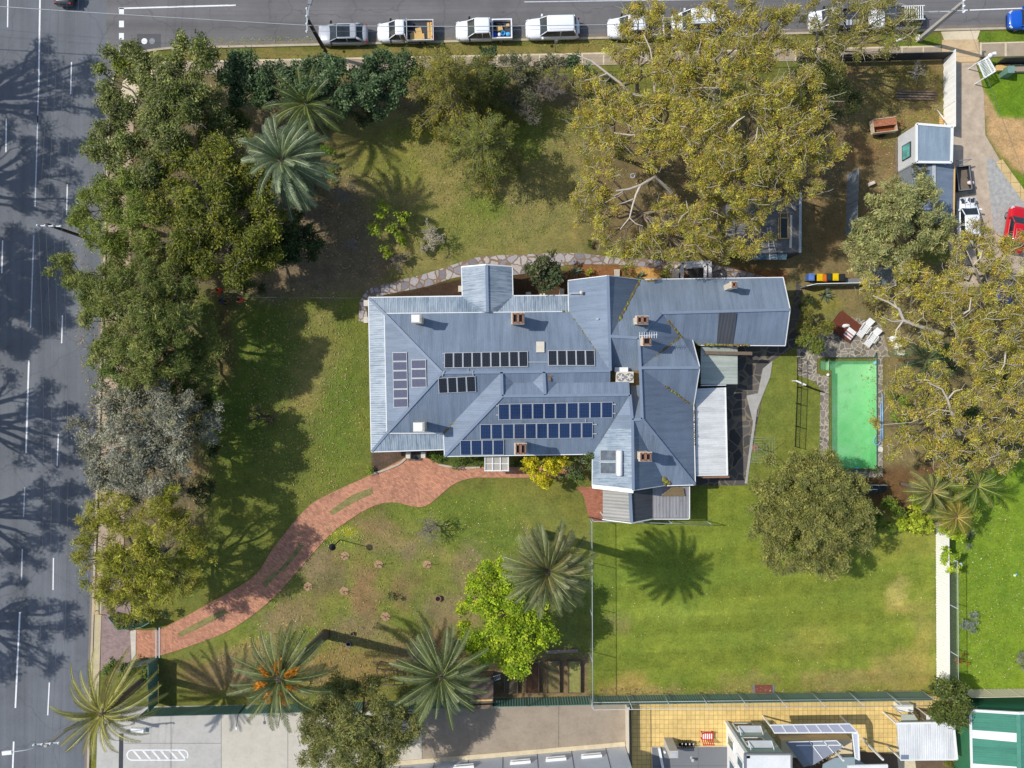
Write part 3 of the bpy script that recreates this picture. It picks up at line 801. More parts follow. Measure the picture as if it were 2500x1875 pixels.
# concrete south of the green fence
sheet('car_park_slab', [(wk(1750) + 20, 1726), (540, 1722), (540, 2000), (wk(2000) + 20, 2000)], 0.04, M['concrete'])
sheet('concrete_lane', [(541, 1722), (1030, 1712), (1030, 2000), (541, 2000)], 0.04, m_concrete('beige_concrete', rgb(198, 190, 174), None, 0.14))
sheet('stained_lane', [(1031, 1712), (1530, 1700), (1530, 1850), (1250, 1860), (1031, 2000)], 0.04, M['concrete_old'])
b = MB()
for a, c in [((418, 1728), (418, 1900)), ((303, 1814), (539, 1814)), ((703, 1722), (703, 1900)), ((1364, 1706), (1364, 1840))]: mark(b, a, c, 0.03, 0.046)
tag(b.build('concrete_joints', M['dark']), kind='structure')
b = MB(); mark(b, (297, 1790), (294, 1960), 0.4, 0.047)
tag(b.build('drain_channel', M['dark']), kind='structure')
# painted hatched island
b = MB(); z = 0.046
def ring_pts(r):
    out = []
    for k in range(13): out.append(G(447, 1843) + Vector((r * math.cos(math.pi / 2 - math.pi * k / 12), r * math.sin(math.pi / 2 - math.pi * k / 12), z)))
    for k in range(13): out.append(G(323, 1843) + Vector((r * math.cos(3 * math.pi / 2 - math.pi * k / 12), r * math.sin(3 * math.pi / 2 - math.pi * k / 12), z)))
    return out
o_, i_ = ring_pts(0.53), ring_pts(0.41)
for k in range(26): b.face([i_[k], i_[(k + 1) % 26], o_[(k + 1) % 26], o_[k]][::-1])
for x in (324, 347, 370, 391, 413, 434): b.face([G(x + 17, 1853, z), G(x + 23, 1853, z), G(x + 6, 1833, z), G(x, 1833, z)])
tag(b.build('painted_island', M['line']), kind='structure')
sheet('yellow_yard', [(1541, 1712), (2345, 1692), (2345, 2000), (1541, 2000)], 0.03, M['yellow_pave'])
sheet('dark_yard', [(1905, 1822), (2345, 1850), (2345, 2000), (1905, 2000)], 0.042, m_concrete('brown_soil_paving', rgb(112, 92, 74)))

# fallen leaves, clover heads and daisies strewn on the grass: nobody could count them
def strew(name, areas, n, size, cols):
    PP = []
    for cx, cy, rx, ry, w in areas:
        m = int(n * w); a = rng.uniform(0, 6.283, m); r = np.sqrt(rng.random(m)); PP.append(np.stack([(cx + rx * r * np.cos(a) - CX) / S, (CY - cy - ry * r * np.sin(a)) / S, rng.uniform(.02, .05, m)], 1))
    P = np.concatenate(PP); m = len(P); a = rng.uniform(0, 6.283, m); l = size * rng.uniform(.5, 1.5, m)
    dx, dy = np.cos(a) * l, np.sin(a) * l; Z = rng.uniform(0, .03, m)
    V = np.stack([P + np.stack([-dx, -dy, Z * 0], 1), P + np.stack([dy * .5, -dx * .5, Z], 1), P + np.stack([dx, dy, Z], 1), P + np.stack([-dy * .5, dx * .5, Z * 0], 1)], 1).reshape(-1, 3)
    C = np.array([rgb(*c) for c in cols])[rng.integers(0, len(cols), m)] * rng.uniform(.7, 1.2, (m, 1))
    o = np_mesh(name, V, np.arange(4 * m).reshape(-1, 4), C, m_leaf(name + '_mat', 0.1, 0.8)); tag(o, kind='stuff'); return o
strew('leaf_litter', [(420, 700, 240, 560, 1.6), (1700, 400, 330, 250, 1.2), (2150, 350, 160, 220, .5), (2300, 900, 200, 260, .8), (900, 560, 120, 140, .4), (850, 1620, 320, 90, .7), (1850, 1685, 420, 10, .15), (740, 1000, 140, 240, .3), (1180, 400, 260, 150, .4)], 2600, .085, [(176, 150, 108), (150, 124, 88), (190, 168, 124), (140, 116, 84), (164, 136, 86)])
strew('clover_flowers', [(2420, 1450, 90, 220, 1), (830, 1310, 60, 30, .6), (720, 1560, 110, 60, .5), (1150, 1300, 160, 80, .4), (1850, 1450, 400, 200, .8), (760, 900, 100, 240, .4)], 420, .05, [(220, 208, 60), (232, 226, 190), (206, 190, 70)])
strew('grass_tufts', [(1000, 1450, 420, 240, 1.0), (760, 950, 160, 260, .7), (1120, 430, 320, 190, .9), (2420, 1440, 90, 240, .3), (2190, 260, 130, 110, .5), (1300, 100, 900, 14, .5)], 4200, .07, [(136, 148, 62), (150, 156, 76), (124, 134, 56), (166, 164, 92)])
# ---------------------------------------------------------------- the house
E0, R0 = 3.4, 6.3
def slope_uv(pts):
    P = [Vector(p) for p in pts]
    n = Vector((0, 0, 0))
    for k in range(len(P)): n += (P[k] - P[0]).cross(P[(k + 1) % len(P)] - P[0])
    n.normalize()
    if n.z < 0: n.negate()
    u = Vector((0, 0, 1)).cross(n)
    u = u.normalized() if u.length > 0.05 else Vector((1, 0, 0))
    v = n.cross(u)
    return [(p.dot(u), p.dot(v)) for p in P]

def roof_face(b, pts, m=0, t=0.05, flat_uv=None):
    """one roof plane from photo-surveyed corners (px, py, z)"""
    P = [W(*p) for p in pts]
    uv = slope_uv(P) if flat_uv is None else [(p.dot(Vector(flat_uv[0])), p.dot(Vector(flat_uv[1]))) for p in P]
    b.slab(P, t, m, uv)
    return P

house = thing('house', 'large old house with blue grey corrugated hip roofs, many chimneys and solar panels', 'house', W(1330, 930, 0))
a1, a2 = (939, 766, E0), (945, 1057, E0)
r1, r2, r2b = (1078.6, 910, R0), (1224.5, 908.4, R0), (1226, 967, R0)
r3, r3b, r4 = (1328, 908, R0), (1331, 964, R0), (1490, 905, R0)
a3 = (1389, 761, E0)
va, wb, v5, r5 = (1083, 1056.5, E0), (1086, 1113.5, E0), (1447, 1108, E0), (1538, 963.5, R0)
ZG = 5.75
g1, g2, g3 = (1254, 935, ZG), (1301, 933.5, ZG), (1360, 935, ZG)
g4m, g4 = (1490, 933, ZG), (1536, 932, ZG)
n1, nr, n2 = (1387.5, 685, E0), (1484, 673, 6.2), (1563, 683, E0)
kv = (1491, 821, R0)
e1, er, e0, q1 = (1911.4, 678, E0), (1928.3, 755.6, 4.95), (1615, 764, 5.0), (1559.4, 825, R0)
e2, s0, v2 = (1916.4, 843.3, E0), (1706, 842, E0), (1663, 822, 3.85)
q2, q3 = (1563, 898, R0), (1568, 1023, R0)
h1, h2, h3 = (1708, 897.5, 6.15), (1689, 825, E0), (1693, 991, E0)
c1, c2, c3 = (1696.5, 1183, E0), (1624, 1185, E0), (1618.5, 1167, 3.65)
t1, sw, sr = (1544, 1025, R0), (1446.4, 1186, E0), (1546, 1197, 6.2)
b = MB()
planes = {}
def RF(key, *pts, m=0):
    P = roof_face(b, pts, m)
    planes[key] = Plane(P[0], P[1], P[-1])
RF('mainN', a1, a3, r4, r3, r2, r1); planes['mainN'] = Plane(W(*a1), W(*a3), W(*r2))
RF('mainW', a1, r1, a2)
RF('mainS', r1, a2, va, r2)
RF('wingW', r2, va, wb, r2b)
RF('wingS', r2b, wb, v5, r5, r3b); planes['wingS'] = Plane(W(*r2b), W(*wb), W(*v5))
RF('cS1', r2, g1, g2, r3); RF('cN1', r2b, r3b, g2, g1); RF('s1', r2, r2b, g1); RF('s2', r3, g2, r3b); RF('s3', r3, r3b, g3)
RF('cS2', r3, g3, g4m, r4); RF('cN2', r3b, r5, g4, g3)
RF('ngW', n1, a3, r4, nr); RF('ngE', nr, kv, n2)
RF('neN', n2, e1, er, e0, q1, kv); planes['neN'] = Plane(W(*n2), W(*e1), W(*e0))
RF('neS', e0, v2, s0, e2, er); planes['neS'] = Plane(W(*e0), W(*s0), W(*e2))
RF('kS', kv, q1, (1562, 905, 4.95), (1490, 905, 4.95))
RF('eE1', q1, e0, v2, q2); planes['eE1'] = Plane(W(*q1), W(*e0), W(*q2))
RF('egN', q2, v2, h2, h1); RF('egS', q2, h1, h3)
RF('eE2', q2, h3, c1, q3); planes['eE2'] = Plane(W(*q2), W(*c1), W(*q3))
RF('hipS', q3, c1, c2, c3, t1); planes['hipS'] = Plane(W(*q3), W(*c1), W(*c2))
RF('kN', t1, q3, (1563, 941, 4.95), (1539, 941, 4.95))
RF('seE', t1, c3, c2, sr); planes['seE'] = Plane(W(*t1), W(*c3), W(*sr))
sA = (1487, 1045.5, 5.02); sB = (1541.5, 1046, R0)
RF('seW', r5, sA, sB)
P1, P2 = W(*r5), W(*sw)
RF('seW2', sB, sA, v5, sw, sr, m=1); planes['seW2'] = Plane(W(*sB), W(*sw), W(*sr))
# box gutters and the flat over the light well
for pts in ([(1252, 931, ZG - 0.06), (1303, 930, ZG - 0.06), (1303, 938, ZG - 0.06), (1252, 939, ZG - 0.06)], [(1358, 931, ZG - 0.06), (1492, 929, ZG - 0.06), (1492, 937, ZG - 0.06), (1358, 938, ZG - 0.06)],
            [(1488, 904, 4.9), (1565, 904, 4.9), (1566, 944, 4.9), (1488, 944, 4.9)]):
    roof_face(b, pts, 2, 0.04)
roof = b.build('roof', [M['roof'], M['roof_old'], M['valley']], house)
# skylight sheet let into the north-east wing
b = MB(); pl = planes['neS']
Q = [pl.hit(x, y, 0.02) for x, y in ((1756, 764), (1798, 763), (1791, 843), (1749, 843))]
b.slab(Q, 0.02, 0, slope_uv(Q)); b.build('skylight_sheet', M['roof_dark'], house)
# capping and mossy valleys
b = MB()
def cap(p, q, w=0.24, lift=0.035): b.bar(W(p[0], p[1], p[2] + lift), W(q[0], q[1], q[2] + lift), w, 0.05)
for p, q in [(r1, r2), (r2, r4), (a1, r1), (a2, r1), (r2b, wb), (r2b, r5), (r2, r2b), (r3, r3b), (nr, r4), (e0, er), (q1, e0), (kv, q1), (q1, q2), (q2, q3), (q3, c1), (q2, h1), (t1, q3), (r5, t1), (t1, sr)]: cap(p, q)
b.build('ridge_capping', M['ridge'], roof)
b = MB()
def val(p, q, w, k0=0.0, k1=1.0):
    A, B = W(*p), W(*q); A, B = A.lerp(B, k0), A.lerp(B, k1)
    n = max(2, int((B - A).length / 0.14))
    for k in range(n):
        c = A.lerp(B, (k + 0.5) / n); r = w * random.uniform(0.5, 1.1)
        b.ball((c.x + random.uniform(-.06, .06), c.y + random.uniform(-.06, .06), c.z + 0.03), r, random.choice((0, 0, 1)), 6, 4, (1, 1, 0.35))
val(n2, kv, 0.16, 0.0, 0.75); val(a3, r4, 0.07, 0.0, 0.75); val(e0, v2, 0.13, 0.3, 1.0); val(q2, v2, 0.12, 0.35, 1.0); val(v2, h2, 0.2, 0.0, 0.6); val((1700, 840, 3.42), (1830, 843, 3.42), 0.15)
val(q2, h3, 0.12, 0.45, 1.0); val(c3, c2, 0.22); val((1619, 1165, 3.7), (1634, 1182, 3.5), 0.2); val(va, r2, 0.12, 0.0, 0.18); val((1386, 757, 3.45), (1372, 760, 3.42), 0.14); val((1694, 1000, 3.44), (1695, 1090, 3.44), 0.07)
val((1574, 688, 3.45), (1600, 686, 3.45), 0.16); val((1376, 905, ZG), (1490, 934, ZG), 0.04)
tag(b.build('valley_debris', [M['valley'], M['moss']], roof), kind='stuff')
# gutters and barge boards
b = MB()
def gut(p, q, w=0.13, h=0.12): b.bar(W(p[0], p[1], p[2] - 0.06), W(q[0], q[1], q[2] - 0.06), w, h)
for p, q in [(a1, (1386, 761.5, E0)), (a1, a2), (a2, va), (va, wb), (wb, v5), (sw, v5), (n1, a3), ((1575, 683, E0), e1), (s0, e2), (h3, c1), (c1, c2)]: gut(p, q)
for p, q in [(n1, nr), (nr, n2), (e1, er), (er, e2), (h2, h1), (h1, h3), (c2, sr)]: gut(p, q, 0.06, 0.2)
b.build('gutter', M['white'], house)
b = MB(); A, B = W(1446, 1187.5, 3.43), W(1546.5, 1199, 6.2); b.bar(A, B, 0.34, 0.06); b.build('barge_board', M['white'], house)
# walls
fp_px = [a1, (1386, 761, E0), n1, n2, e1, e2, s0, h2, h3, c1, c2, sw, v5, wb, va, a2]
FP = [W(*p) for p in fp_px]
def inset(P, d):
    n = len(P); out = []
    ar = sum(P[i].x * P[(i + 1) % n].y - P[(i + 1) % n].x * P[i].y for i in range(n)); s = 1 if ar > 0 else -1
    for i in range(n):
        e = (P[i] - P[i - 1]).xy.normalized(); f = (P[(i + 1) % n] - P[i]).xy.normalized()
        n0 = Vector((-e.y, e.x)) * s; n1_ = Vector((-f.y, f.x)) * s
        m = n0 + n1_; L = max(0.3, m.length_squared / 2)
        q = P[i].xy + m / L * d if m.length > 0.3 else P[i].xy + n0 * d
        out.append((q.x, q.y))
    return out
WP = inset(FP, 0.45)
b = MB(); n = len(WP)
b.prism(WP, 0, 3.3)
b.build('wall', M['wall'], house)
b = MB()
for p, q, ins in ((n1, n2, (0, -0.4)), (e1, e2, (-0.5, 0)), (h2, h3, (-0.4, 0)), (sw, c2, (0, 0.4))):
    A, B = W(*p), W(*q); top = {n1: nr, e1: er, h2: h1, sw: sr}[p]; T = W(top[0], top[1], top[2])
    o = Vector((ins[0], ins[1], 0)); A, B, T = A + o, B + o, T + o
    A.z = B.z = 3.28; T.z -= 0.2
    A, B = A.lerp(B, 0.1), B.lerp(A, 0.1)
    k = Vector((ins[0], ins[1], 0)).normalized() * 0.12; b = MB()
    b.face([A, B, T]); b.face([B + k, A + k, T + k]); b.face([A, A + k, B + k, B]); b.face([B, B + k, T + k, T]); b.face([T, T + k, A + k, A]); b.build('gable_wall', M['wall'], house)
b = MB(); b.face([W(1562, 826, 6.25), W(1565, 1022, 6.25), W(1565, 1022, 4.9) , W(1562, 826, 4.9)])
b.build('gable_wall', M['wall'], house); b = MB(); b.face([W(1491, 905, 6.2), W(1491, 933, 5.7), W(1491, 933, 4.9), W(1491, 905, 4.9)])
b.build('gable_wall', M['wall'], house); b = MB(); b.face([W(1539, 964, 6.2), W(1537, 932, 5.7), W(1537, 932, 4.9), W(1540, 990, 4.9), W(1542, 1022, 6.2)])
b.build('gable_wall', M['wall'], house)
b = MB()
for (i, j, fr) in [(0, 15, (0.2, 0.45, 0.7)), (0, 1, (0.12, 0.3, 0.72, 0.88)), (4, 5, (0.3, 0.65)), (9, 10, (0.4,)), (13, 12, (0.2, 0.5, 0.75)), (3, 4, (0.15, 0.35, 0.6, 0.85)), (9, 8, (0.3, 0.7))]:
    A, B = Vector((*WP[i], 0)), Vector((*WP[j], 0)); d = (B - A).normalized()
    for f in fr:
        c = A.lerp(B, f); b = MB(); b.box((c.x, c.y, 0.9), (1.1, 0.14, 1.6), math.atan2(d.y, d.x)); b.build('window', M['glass'], house)
# verandah round the north-west corner, with its cross gable porch
b = MB(); V0, V1 = 2.72, 3.2
o1, o2, o3 = (900.4, 727, V0), (907.1, 1102.5, V0), (1083.3, 1096.8, V0)
i1, i2, i3 = (938, 765, V1), (944.5, 1058, V1), (1083, 1056.5, V1)
roof_face(b, [o1, i1, i2, o2]); roof_face(b, [o2, i2, i3, o3])
roof_face(b, [o1, (1129.9, 724, V0), (1167, 762.5, V1), i1]); roof_face(b, [(1249.7, 723, V0), (1386.6, 721.8, V0), (1388, 760.5, V1), (1214, 762.3, V1)])
ver = b.build('verandah_roof', [M['roof_old']], house)
b = MB(); pz = 3.75
roof_face(b, [(1127.5, 653, V0), (1129.9, 726.5, V0), (1167, 762, V1), (1190, 762, pz), (1187.9, 647, pz)])
roof_face(b, [(1187.9, 647, pz), (1190, 762, pz), (1214, 762, V1), (1251.3, 724, V0), (1249.7, 651.5, V0)])
b.build('porch_roof', [M['roof_old']], house)
for p, q, w_ in ((W(1187.9, 647, pz + .03), W(1190, 762, pz + .03), .26), (W(901, 728, V0 + .03), W(938, 765, V1 + .03), .22), (W(907.5, 1102, V0 + .03), W(944, 1058, V1 + .03), .22)):
    b = MB(); b.bar(p, q, w_, .05); b.build('ridge_capping', M['ridge'], ver)
b = MB()
for p, q in [((900, 727, V0), (907, 1103, V0)), ((907, 1103, V0), (1083.5, 1097.3, V0)), ((900, 726.5, V0), (1128, 723, V0)), ((1127, 652.6, V0), (1129, 724, V0)), ((1251.8, 722.5, V0), (1386, 721, V0)), ((1250, 651, V0), (1252, 724, V0)), ((1086, 1098, V0), (1085, 1113, V0))]: gut(p, q, 0.11, 0.11)
gut((1127, 652, V0), (1188, 646.3, pz), 0.12, 0.2); gut((1188, 646.3, pz), (1250, 651, V0), 0.12, 0.2)
b.build('verandah_gutter', M['white'], house)
b = MB()
for x, y in [(912, 742), (913, 830), (914, 920), (915, 1010), (917, 1088), (990, 1090), (1040, 1088), (990, 737), (1060, 737), (1132, 737), (1132, 668), (1244, 668), (1244, 737), (1310, 737), (1375, 737)]:
    p = W(x, y, V0); b = MB(); b.box((p.x, p.y, 0), (0.14, 0.14, 2.66)); b.build('verandah_post', M['white'], house)
b = MB(); b.prism([W(915, 742, 0)[:2], W(1380, 738, 0)[:2], W(1380, 765, 0)[:2], W(948, 768, 0)[:2], W(952, 1050, 0)[:2], W(1070, 1048, 0)[:2], W(1070, 1075, 0)[:2], W(922, 1078, 0)[:2]], 0, 0.3)
b.build('verandah_floor', M['flag_dark'], house)
b = MB()
for x, y in ((996, 1112), (1033, 1111), (893, 740), (893, 781), (1124, 705), (1290, 735), (1372, 712)):
    p = W(x, y, 0.9); b = MB(); b.box((p.x, p.y, 0), (0.4, 0.55, 0.9)); b.build('verandah_pier', M['offwhite'], house)
b = MB()
for k in range(3): b.box((*W(1014, 1104 + k * 8, 0)[:2], 0), (1.25, 0.32, 0.3 - 0.09 * k))
b.build('entry_step', M['flag_dark'], house)

# chimneys: stack, corbelled head, flue pots or lid
def chimney(px, py, zt, w, d, pl, kind, nflue=2):
    T = W(px, py, zt); x, y = T.x, T.y
    zb = planes[pl].z(x, y) - 0.6
    b = MB(); b.box((x, y, zb), (w * 0.82, d * 0.82, zt - zb - 0.35)); b.box((x, y, zt - 0.42), (w * 0.92, d * 0.92, 0.12)); b.box((x, y, zt - 0.31), (w, d, 0.26))
    c = b.build('chimney', M['chim'] if kind != 'brick' else M['chim'], house)
    b = MB()
    if kind == 'lid':
        b.box((x - 0.05, y + 0.02, zt - 0.04), (w * 0.82, d * 0.85, 0.07)); b.build('chimney_lid', M['white'], c)
    else:
        fw = (w - 0.2) / nflue
        for k in range(nflue):
            cx = x - w / 2 + 0.1 + fw * (k + 0.5)
            for sx, sy, lx, ly in ((-1, 0, 0.09, d - 0.1), (1, 0, 0.09, d - 0.1), (0, -1, fw, 0.09), (0, 1, fw, 0.09)):
                b.box((cx + sx * (fw / 2 - 0.05), y + sy * (d / 2 - 0.12), zt - 0.06), (lx if sx else fw - 0.1, ly if sx else 0.12, 0.16))
        b.build('chimney_rim', M['chim_brick'], c)
        b = MB()
        for k in range(nflue):
            cx = x - w / 2 + 0.1 + fw * (k + 0.5); b.box((cx, y, zt - 0.05), (fw - 0.2, d - 0.36, 0.012))
        b.build('flue_opening', M['black'], c)
    return c
chimney(1016, 778, 6.4, 0.85, 0.72, 'mainN', 'lid')
chimney(1264.5, 777, 6.4, 1.15, 0.98, 'mainN', 'brick')
chimney(1568, 781, 7.3, 1.1, 0.72, 'neN', 'brick')
chimney(1579, 833, 7.7, 0.85, 0.78, 'eE1', 'brick', 1)
chimney(1792, 695, 6.0, 0.6, 0.6, 'neN', 'brick', 1)
chimney(1022, 1043, 6.5, 0.95, 0.82, 'mainS', 'lid')
chimney(1271, 1096, 6.9, 1.08, 1.0, 'wingS', 'brick')
chimney(1576, 1115, 7.4, 1.12, 0.8, 'seE', 'brick')

# ---------------------------------------------------------------- solar panels, each a thing
def panels(q, n, along, pl, cellmat, what, where, group):
    """q: px corners TL, TR, BR, BL of an array, split in n along 'x' or 'y'"""
    TL, TR, BR, BL = [Vector((*p, 0)) for p in q]
    names = ['first', 'second', 'third', 'fourth', 'fifth', 'sixth', 'seventh', 'eighth', 'ninth', 'tenth']
    for k in range(n):
        f0, f1 = k / n + 0.012 / 1, (k + 1) / n - 0.0
        f0 = k / n
        if along == 'x': c = [TL.lerp(TR, f0), TL.lerp(TR, f1), BL.lerp(BR, f1), BL.lerp(BR, f0)]
        else: c = [TL.lerp(BL, f0), TR.lerp(BR, f0), TR.lerp(BR, f1), TL.lerp(BL, f1)]
        P = [planes[pl].hit(p.x, p.y, 0.12) for p in c][::-1]
        ctr = sum(P, Vector()) / 4
        P = [ctr + (p - ctr) * 0.985 for p in P]
        pos = names[k] if k < n - 1 else 'last'
        lab = f'{pos} {what} from the {"left" if along == "x" else "top"} {where}'
        o = thing('solar_module', lab, 'solar panel', ctr - Vector((0, 0, 0.12)), 0, group)
        b = MB(); b.slab(P, 0.04); b.build('frame', M['steel'], o)
        wd, ht = (P[1] - P[0]).length, (P[2] - P[1]).length
        ins = 0.055
        I = [ctr + (p - ctr) * (1 - 2 * ins / (wd if j in (0, 1, 2, 3) else ht)) for j, p in enumerate(P)]
        I = [P[0] + (P[1] - P[0]) * (ins / wd) + (P[3] - P[0]) * (ins / ht), P[1] + (P[0] - P[1]) * (ins / wd) + (P[2] - P[1]) * (ins / ht),
             P[2] + (P[3] - P[2]) * (ins / wd) + (P[1] - P[2]) * (ins / ht), P[3] + (P[2] - P[3]) * (ins / wd) + (P[0] - P[3]) * (ins / ht)]
        nn = planes[pl].n * 0.008
        b = MB(); b.face([p + nn for p in I], 0, [(0, 0), (wd, 0), (wd, ht), (0, ht)]); b.build('cells', cellmat, o)
panels([(957.8, 860), (993.5, 859.5), (996.5, 994.5), (960.5, 995.5)], 6, 'y', 'mainW', M['pv_grey'], 'grey panel', 'of the six in a column on the west slope', 'column of six solar panels')
panels([(1003.3, 878), (1040, 877.5), (1041.5, 946), (1004.5, 946.5)], 3, 'y', 'mainW', M['pv_grey'], 'grey panel', 'of the short column of three on the west slope', 'column of three solar panels')
panels([(1084.3, 861), (1288.5, 857), (1289.5, 895.5), (1084.3, 899)], 9, 'x', 'mainN', M['pv_black'], 'black panel', 'of the nine in a row near the long ridge', 'row of nine solar panels')
panels([(1337.4, 855), (1451.5, 854.5), (1453, 893), (1338, 893)], 5, 'x', 'mainN', M['pv_black'], 'black panel', 'of the five right of the white hatch', 'row of five solar panels')
panels([(1069, 922.5), (1160.5, 917.5), (1162.5, 957), (1071, 961)], 4, 'x', 'mainS', M['pv_black'], 'black panel', 'of the four below the long ridge', 'row of four black solar panels')
panels([(1215.9, 986), (1496, 980.5), (1496, 1020.5), (1216.5, 1025.5)], 10, 'x', 'wingS', M['pv_blue'], 'blue panel', 'of the ten in the upper blue row', 'upper row of blue solar panels')
panels([(1171.5, 1035.5), (1447.4, 1030.6), (1447.4, 1069.8), (1172, 1073)], 10, 'x', 'wingS', M['pv_blue'], 'blue panel', 'of the ten in the middle blue row', 'middle row of blue solar panels')
panels([(1122.6, 1074.5), (1230.4, 1073), (1230.4, 1111), (1124, 1112)], 4, 'x', 'wingS', M['pv_blue'], 'blue panel', 'of the four in the lowest blue row', 'lowest row of blue solar panels')
b = MB(); pl = planes['mainN']
for p, q in [((1290, 884), (1338, 884)), ((1143, 900), (1143, 909)), ((1080, 863), (1086, 863)), ((1080, 886), (1086, 886))]: b.bar(pl.hit(*p, 0.08), pl.hit(*q, 0.08), 0.05, 0.05)
pl = planes['wingS']
for p, q in [((1211, 991), (1217, 991)), ((1211, 1013), (1217, 1013)), ((1494, 987), (1504, 987)), ((1494, 1009), (1503, 1009)), ((1446, 1036), (1457, 1036)), ((1446, 1059), (1457, 1059)), ((1430, 1022), (1430, 1032))]: b.bar(pl.hit(*p, 0.08), pl.hit(*q, 0.08), 0.07, 0.05)
pl = planes['mainS']
for p, q in [((1085, 905), (1079, 918)), ((1154, 905), (1155, 917))]: b.bar(pl.hit(*p, 0.1), pl.hit(*q, 0.1), 0.06, 0.05)
b.build('panel_conduit', M['steel'], house)
# solar hot water unit
pl = planes['seW2']; P = [pl.hit(x, y, 0.1) for x, y in ((1465, 1156), (1512, 1158), (1512, 1098), (1465, 1098.5))]
swh = thing('solar_water_heater', 'solar hot water unit with white tank and two dark collectors on the weathered roof', 'water heater', sum(P, Vector()) / 4)
for y0, y1 in ((1098.5, 1124.5), (1129, 1156.5)):
    b = MB(); q = [pl.hit(x, y, 0.14) for x, y in ((1465, y1), (1504.5, y1 + 0.5), (1504.5, y0), (1465, y0))]; b.slab(q, 0.1); col = b.build('collector', M['steel'], swh)
    c = sum(q, Vector()) / 4; b = MB(); b.face([c + (p - c) * 0.94 + pl.n * 0.01 for p in q], 0, [(0, 0), (1, 0), (1, 1), (0, 1)]); b.build('collector_glass', m_glass('collector_glass', rgb(92, 98, 104), 0.15), col)
b = MB(); A, B = pl.hit(1512.5, 1161, 0.35), pl.hit(1512.5, 1100, 0.35); d = (B - A).normalized()
b.tube([A - d * .02, A, A + d * 0.1, B - d * 0.1, B, B + d * .02], [0.2, 0.24, 0.27, 0.27, 0.24, 0.2], n=14); b.build('tank', M['white'], swh)
b = MB(); b.bar(pl.hit(1462, 1127, 0.1), pl.hit(1533, 1133, 0.1), 0.05, 0.05); b.build('pipe', M['steel'], swh)
# hatch, vents and antenna on the roofs
b = MB(); pl = planes['mainN']; q = [pl.hit(x, y, 0.16) for x, y in ((1309, 860), (1329, 860), (1329, 834), (1309, 834))]; b.slab(q, 0.16)
tag(b.build('roof_hatch', M['offwhite'], org=sum(q, Vector()) / 4 - Vector((0, 0, .16))), 'small cream square hatch between the black solar panel rows', 'roof hatch')
pl = planes['ngW']; p = pl.hit(1418, 716); fl = thing('flue', 'bent white flue pipe lying over the edge of the north gable', 'flue pipe', p)
b = MB(); b.tube([p + Vector((0, 0, -.2)), p + Vector((0, 0, 0.55))], 0.09, n=10); b.tube([pl.hit(1418, 716, 0.3), pl.hit(1388, 716, 0.35)], 0.05, n=8); b.build('pipe', M['steel'], fl)
b = MB(); b.lathe(p + Vector((0, 0, 0.5)), [(0.16, 0), (0.16, 0.08), (0.02, 0.2)], 12); b.build('cowl', M['offwhite'], fl)
p = pl.hit(1459, 779); b = MB(); b.lathe(p, [(0.14, -0.05), (0.1, 0.12), (0.06, 0.25), (0.08, 0.27)], 10)
tag(b.build('roof_vent', M['steel'], org=p), 'small metal vent on the north gable beside its ridge', 'roof vent')
T = W(1579, 833, 7.75); an = thing('antenna', 'white comb shaped television antenna on the chimney by the valley', 'antenna', T)
b = MB(); b.tube([T + Vector((-.1, .3, -.6)), T + Vector((-.1, .3, 0.6))], 0.02, n=6); b.build('mast', M['steel'], an)
b = MB(); b.bar(T + Vector((-.75, .42, .6)), T + Vector((.75, .5, .6)), 0.035, 0.03)
for k in range(8): x = -.7 + k * .2; b.bar(T + Vector((x, .22, .62)), T + Vector((x, .72, .62)), 0.03, 0.02)
b.build('element', M['white'], an)
# air conditioners on the flat
A = W(1522, 921, 4.9); ac = thing('air_conditioner', 'cream twin fan air conditioner on the flat between the roofs', 'air conditioner', A)
b = MB(); b.box((A.x, A.y, 4.9), (1.5, 0.95, 0.85)); b.build('casing', M['offwhite'], ac)
for dx in (-0.37, 0.37):
    b = MB(); b.lathe((A.x + dx, A.y, 5.75), [(0.36, 0), (0.36, 0.03), (0.30, 0.03)], 20); f = b.build('fan_grille', M['grey'], ac)
    b = MB()
    for k in range(5):
        a = k * 2 * math.pi / 5; b.box((A.x + dx + .15 * math.cos(a), A.y + .15 * math.sin(a), 5.785), (0.26, 0.1, 0.012), a)
    b.lathe((A.x + dx, A.y, 5.785), [(0.07, 0), (0.07, 0.03)], 10); b.build('fan', M['offwhite'], f)
A = W(1517, 902.5, 5.4); ac2 = thing('air_conditioner', 'flat white air conditioning box above the twin fan unit', 'air conditioner', (A.x, A.y, 4.95))
b = MB(); b.box((A.x, A.y, 4.95), (1.15, 0.4, 0.5)); b.build('casing', M['white'], ac2); b = MB(); b.tube([(A.x + .5, A.y - .1, 5.1), (A.x + .9, A.y - .3, 5.05), (A.x + .95, A.y - .9, 5.0)], 0.04); b.build('pipe', M['dark'], ac2)
for x, y, l in ((1343, 914, 'upper brown vent box in the light well between the ridges'), (1339, 926, 'lower brown vent box in the light well between the ridges')):
    p = W(x, y, 6.0); b = MB(); b.box((p.x, p.y, 5.5), (0.34, 0.3, 0.6)); b.box((p.x, p.y, 6.1), (0.4, 0.36, 0.05)); tag(b.build('vent_box', M['timber'], org=Vector((p.x, p.y, 5.5))), l, 'vent')

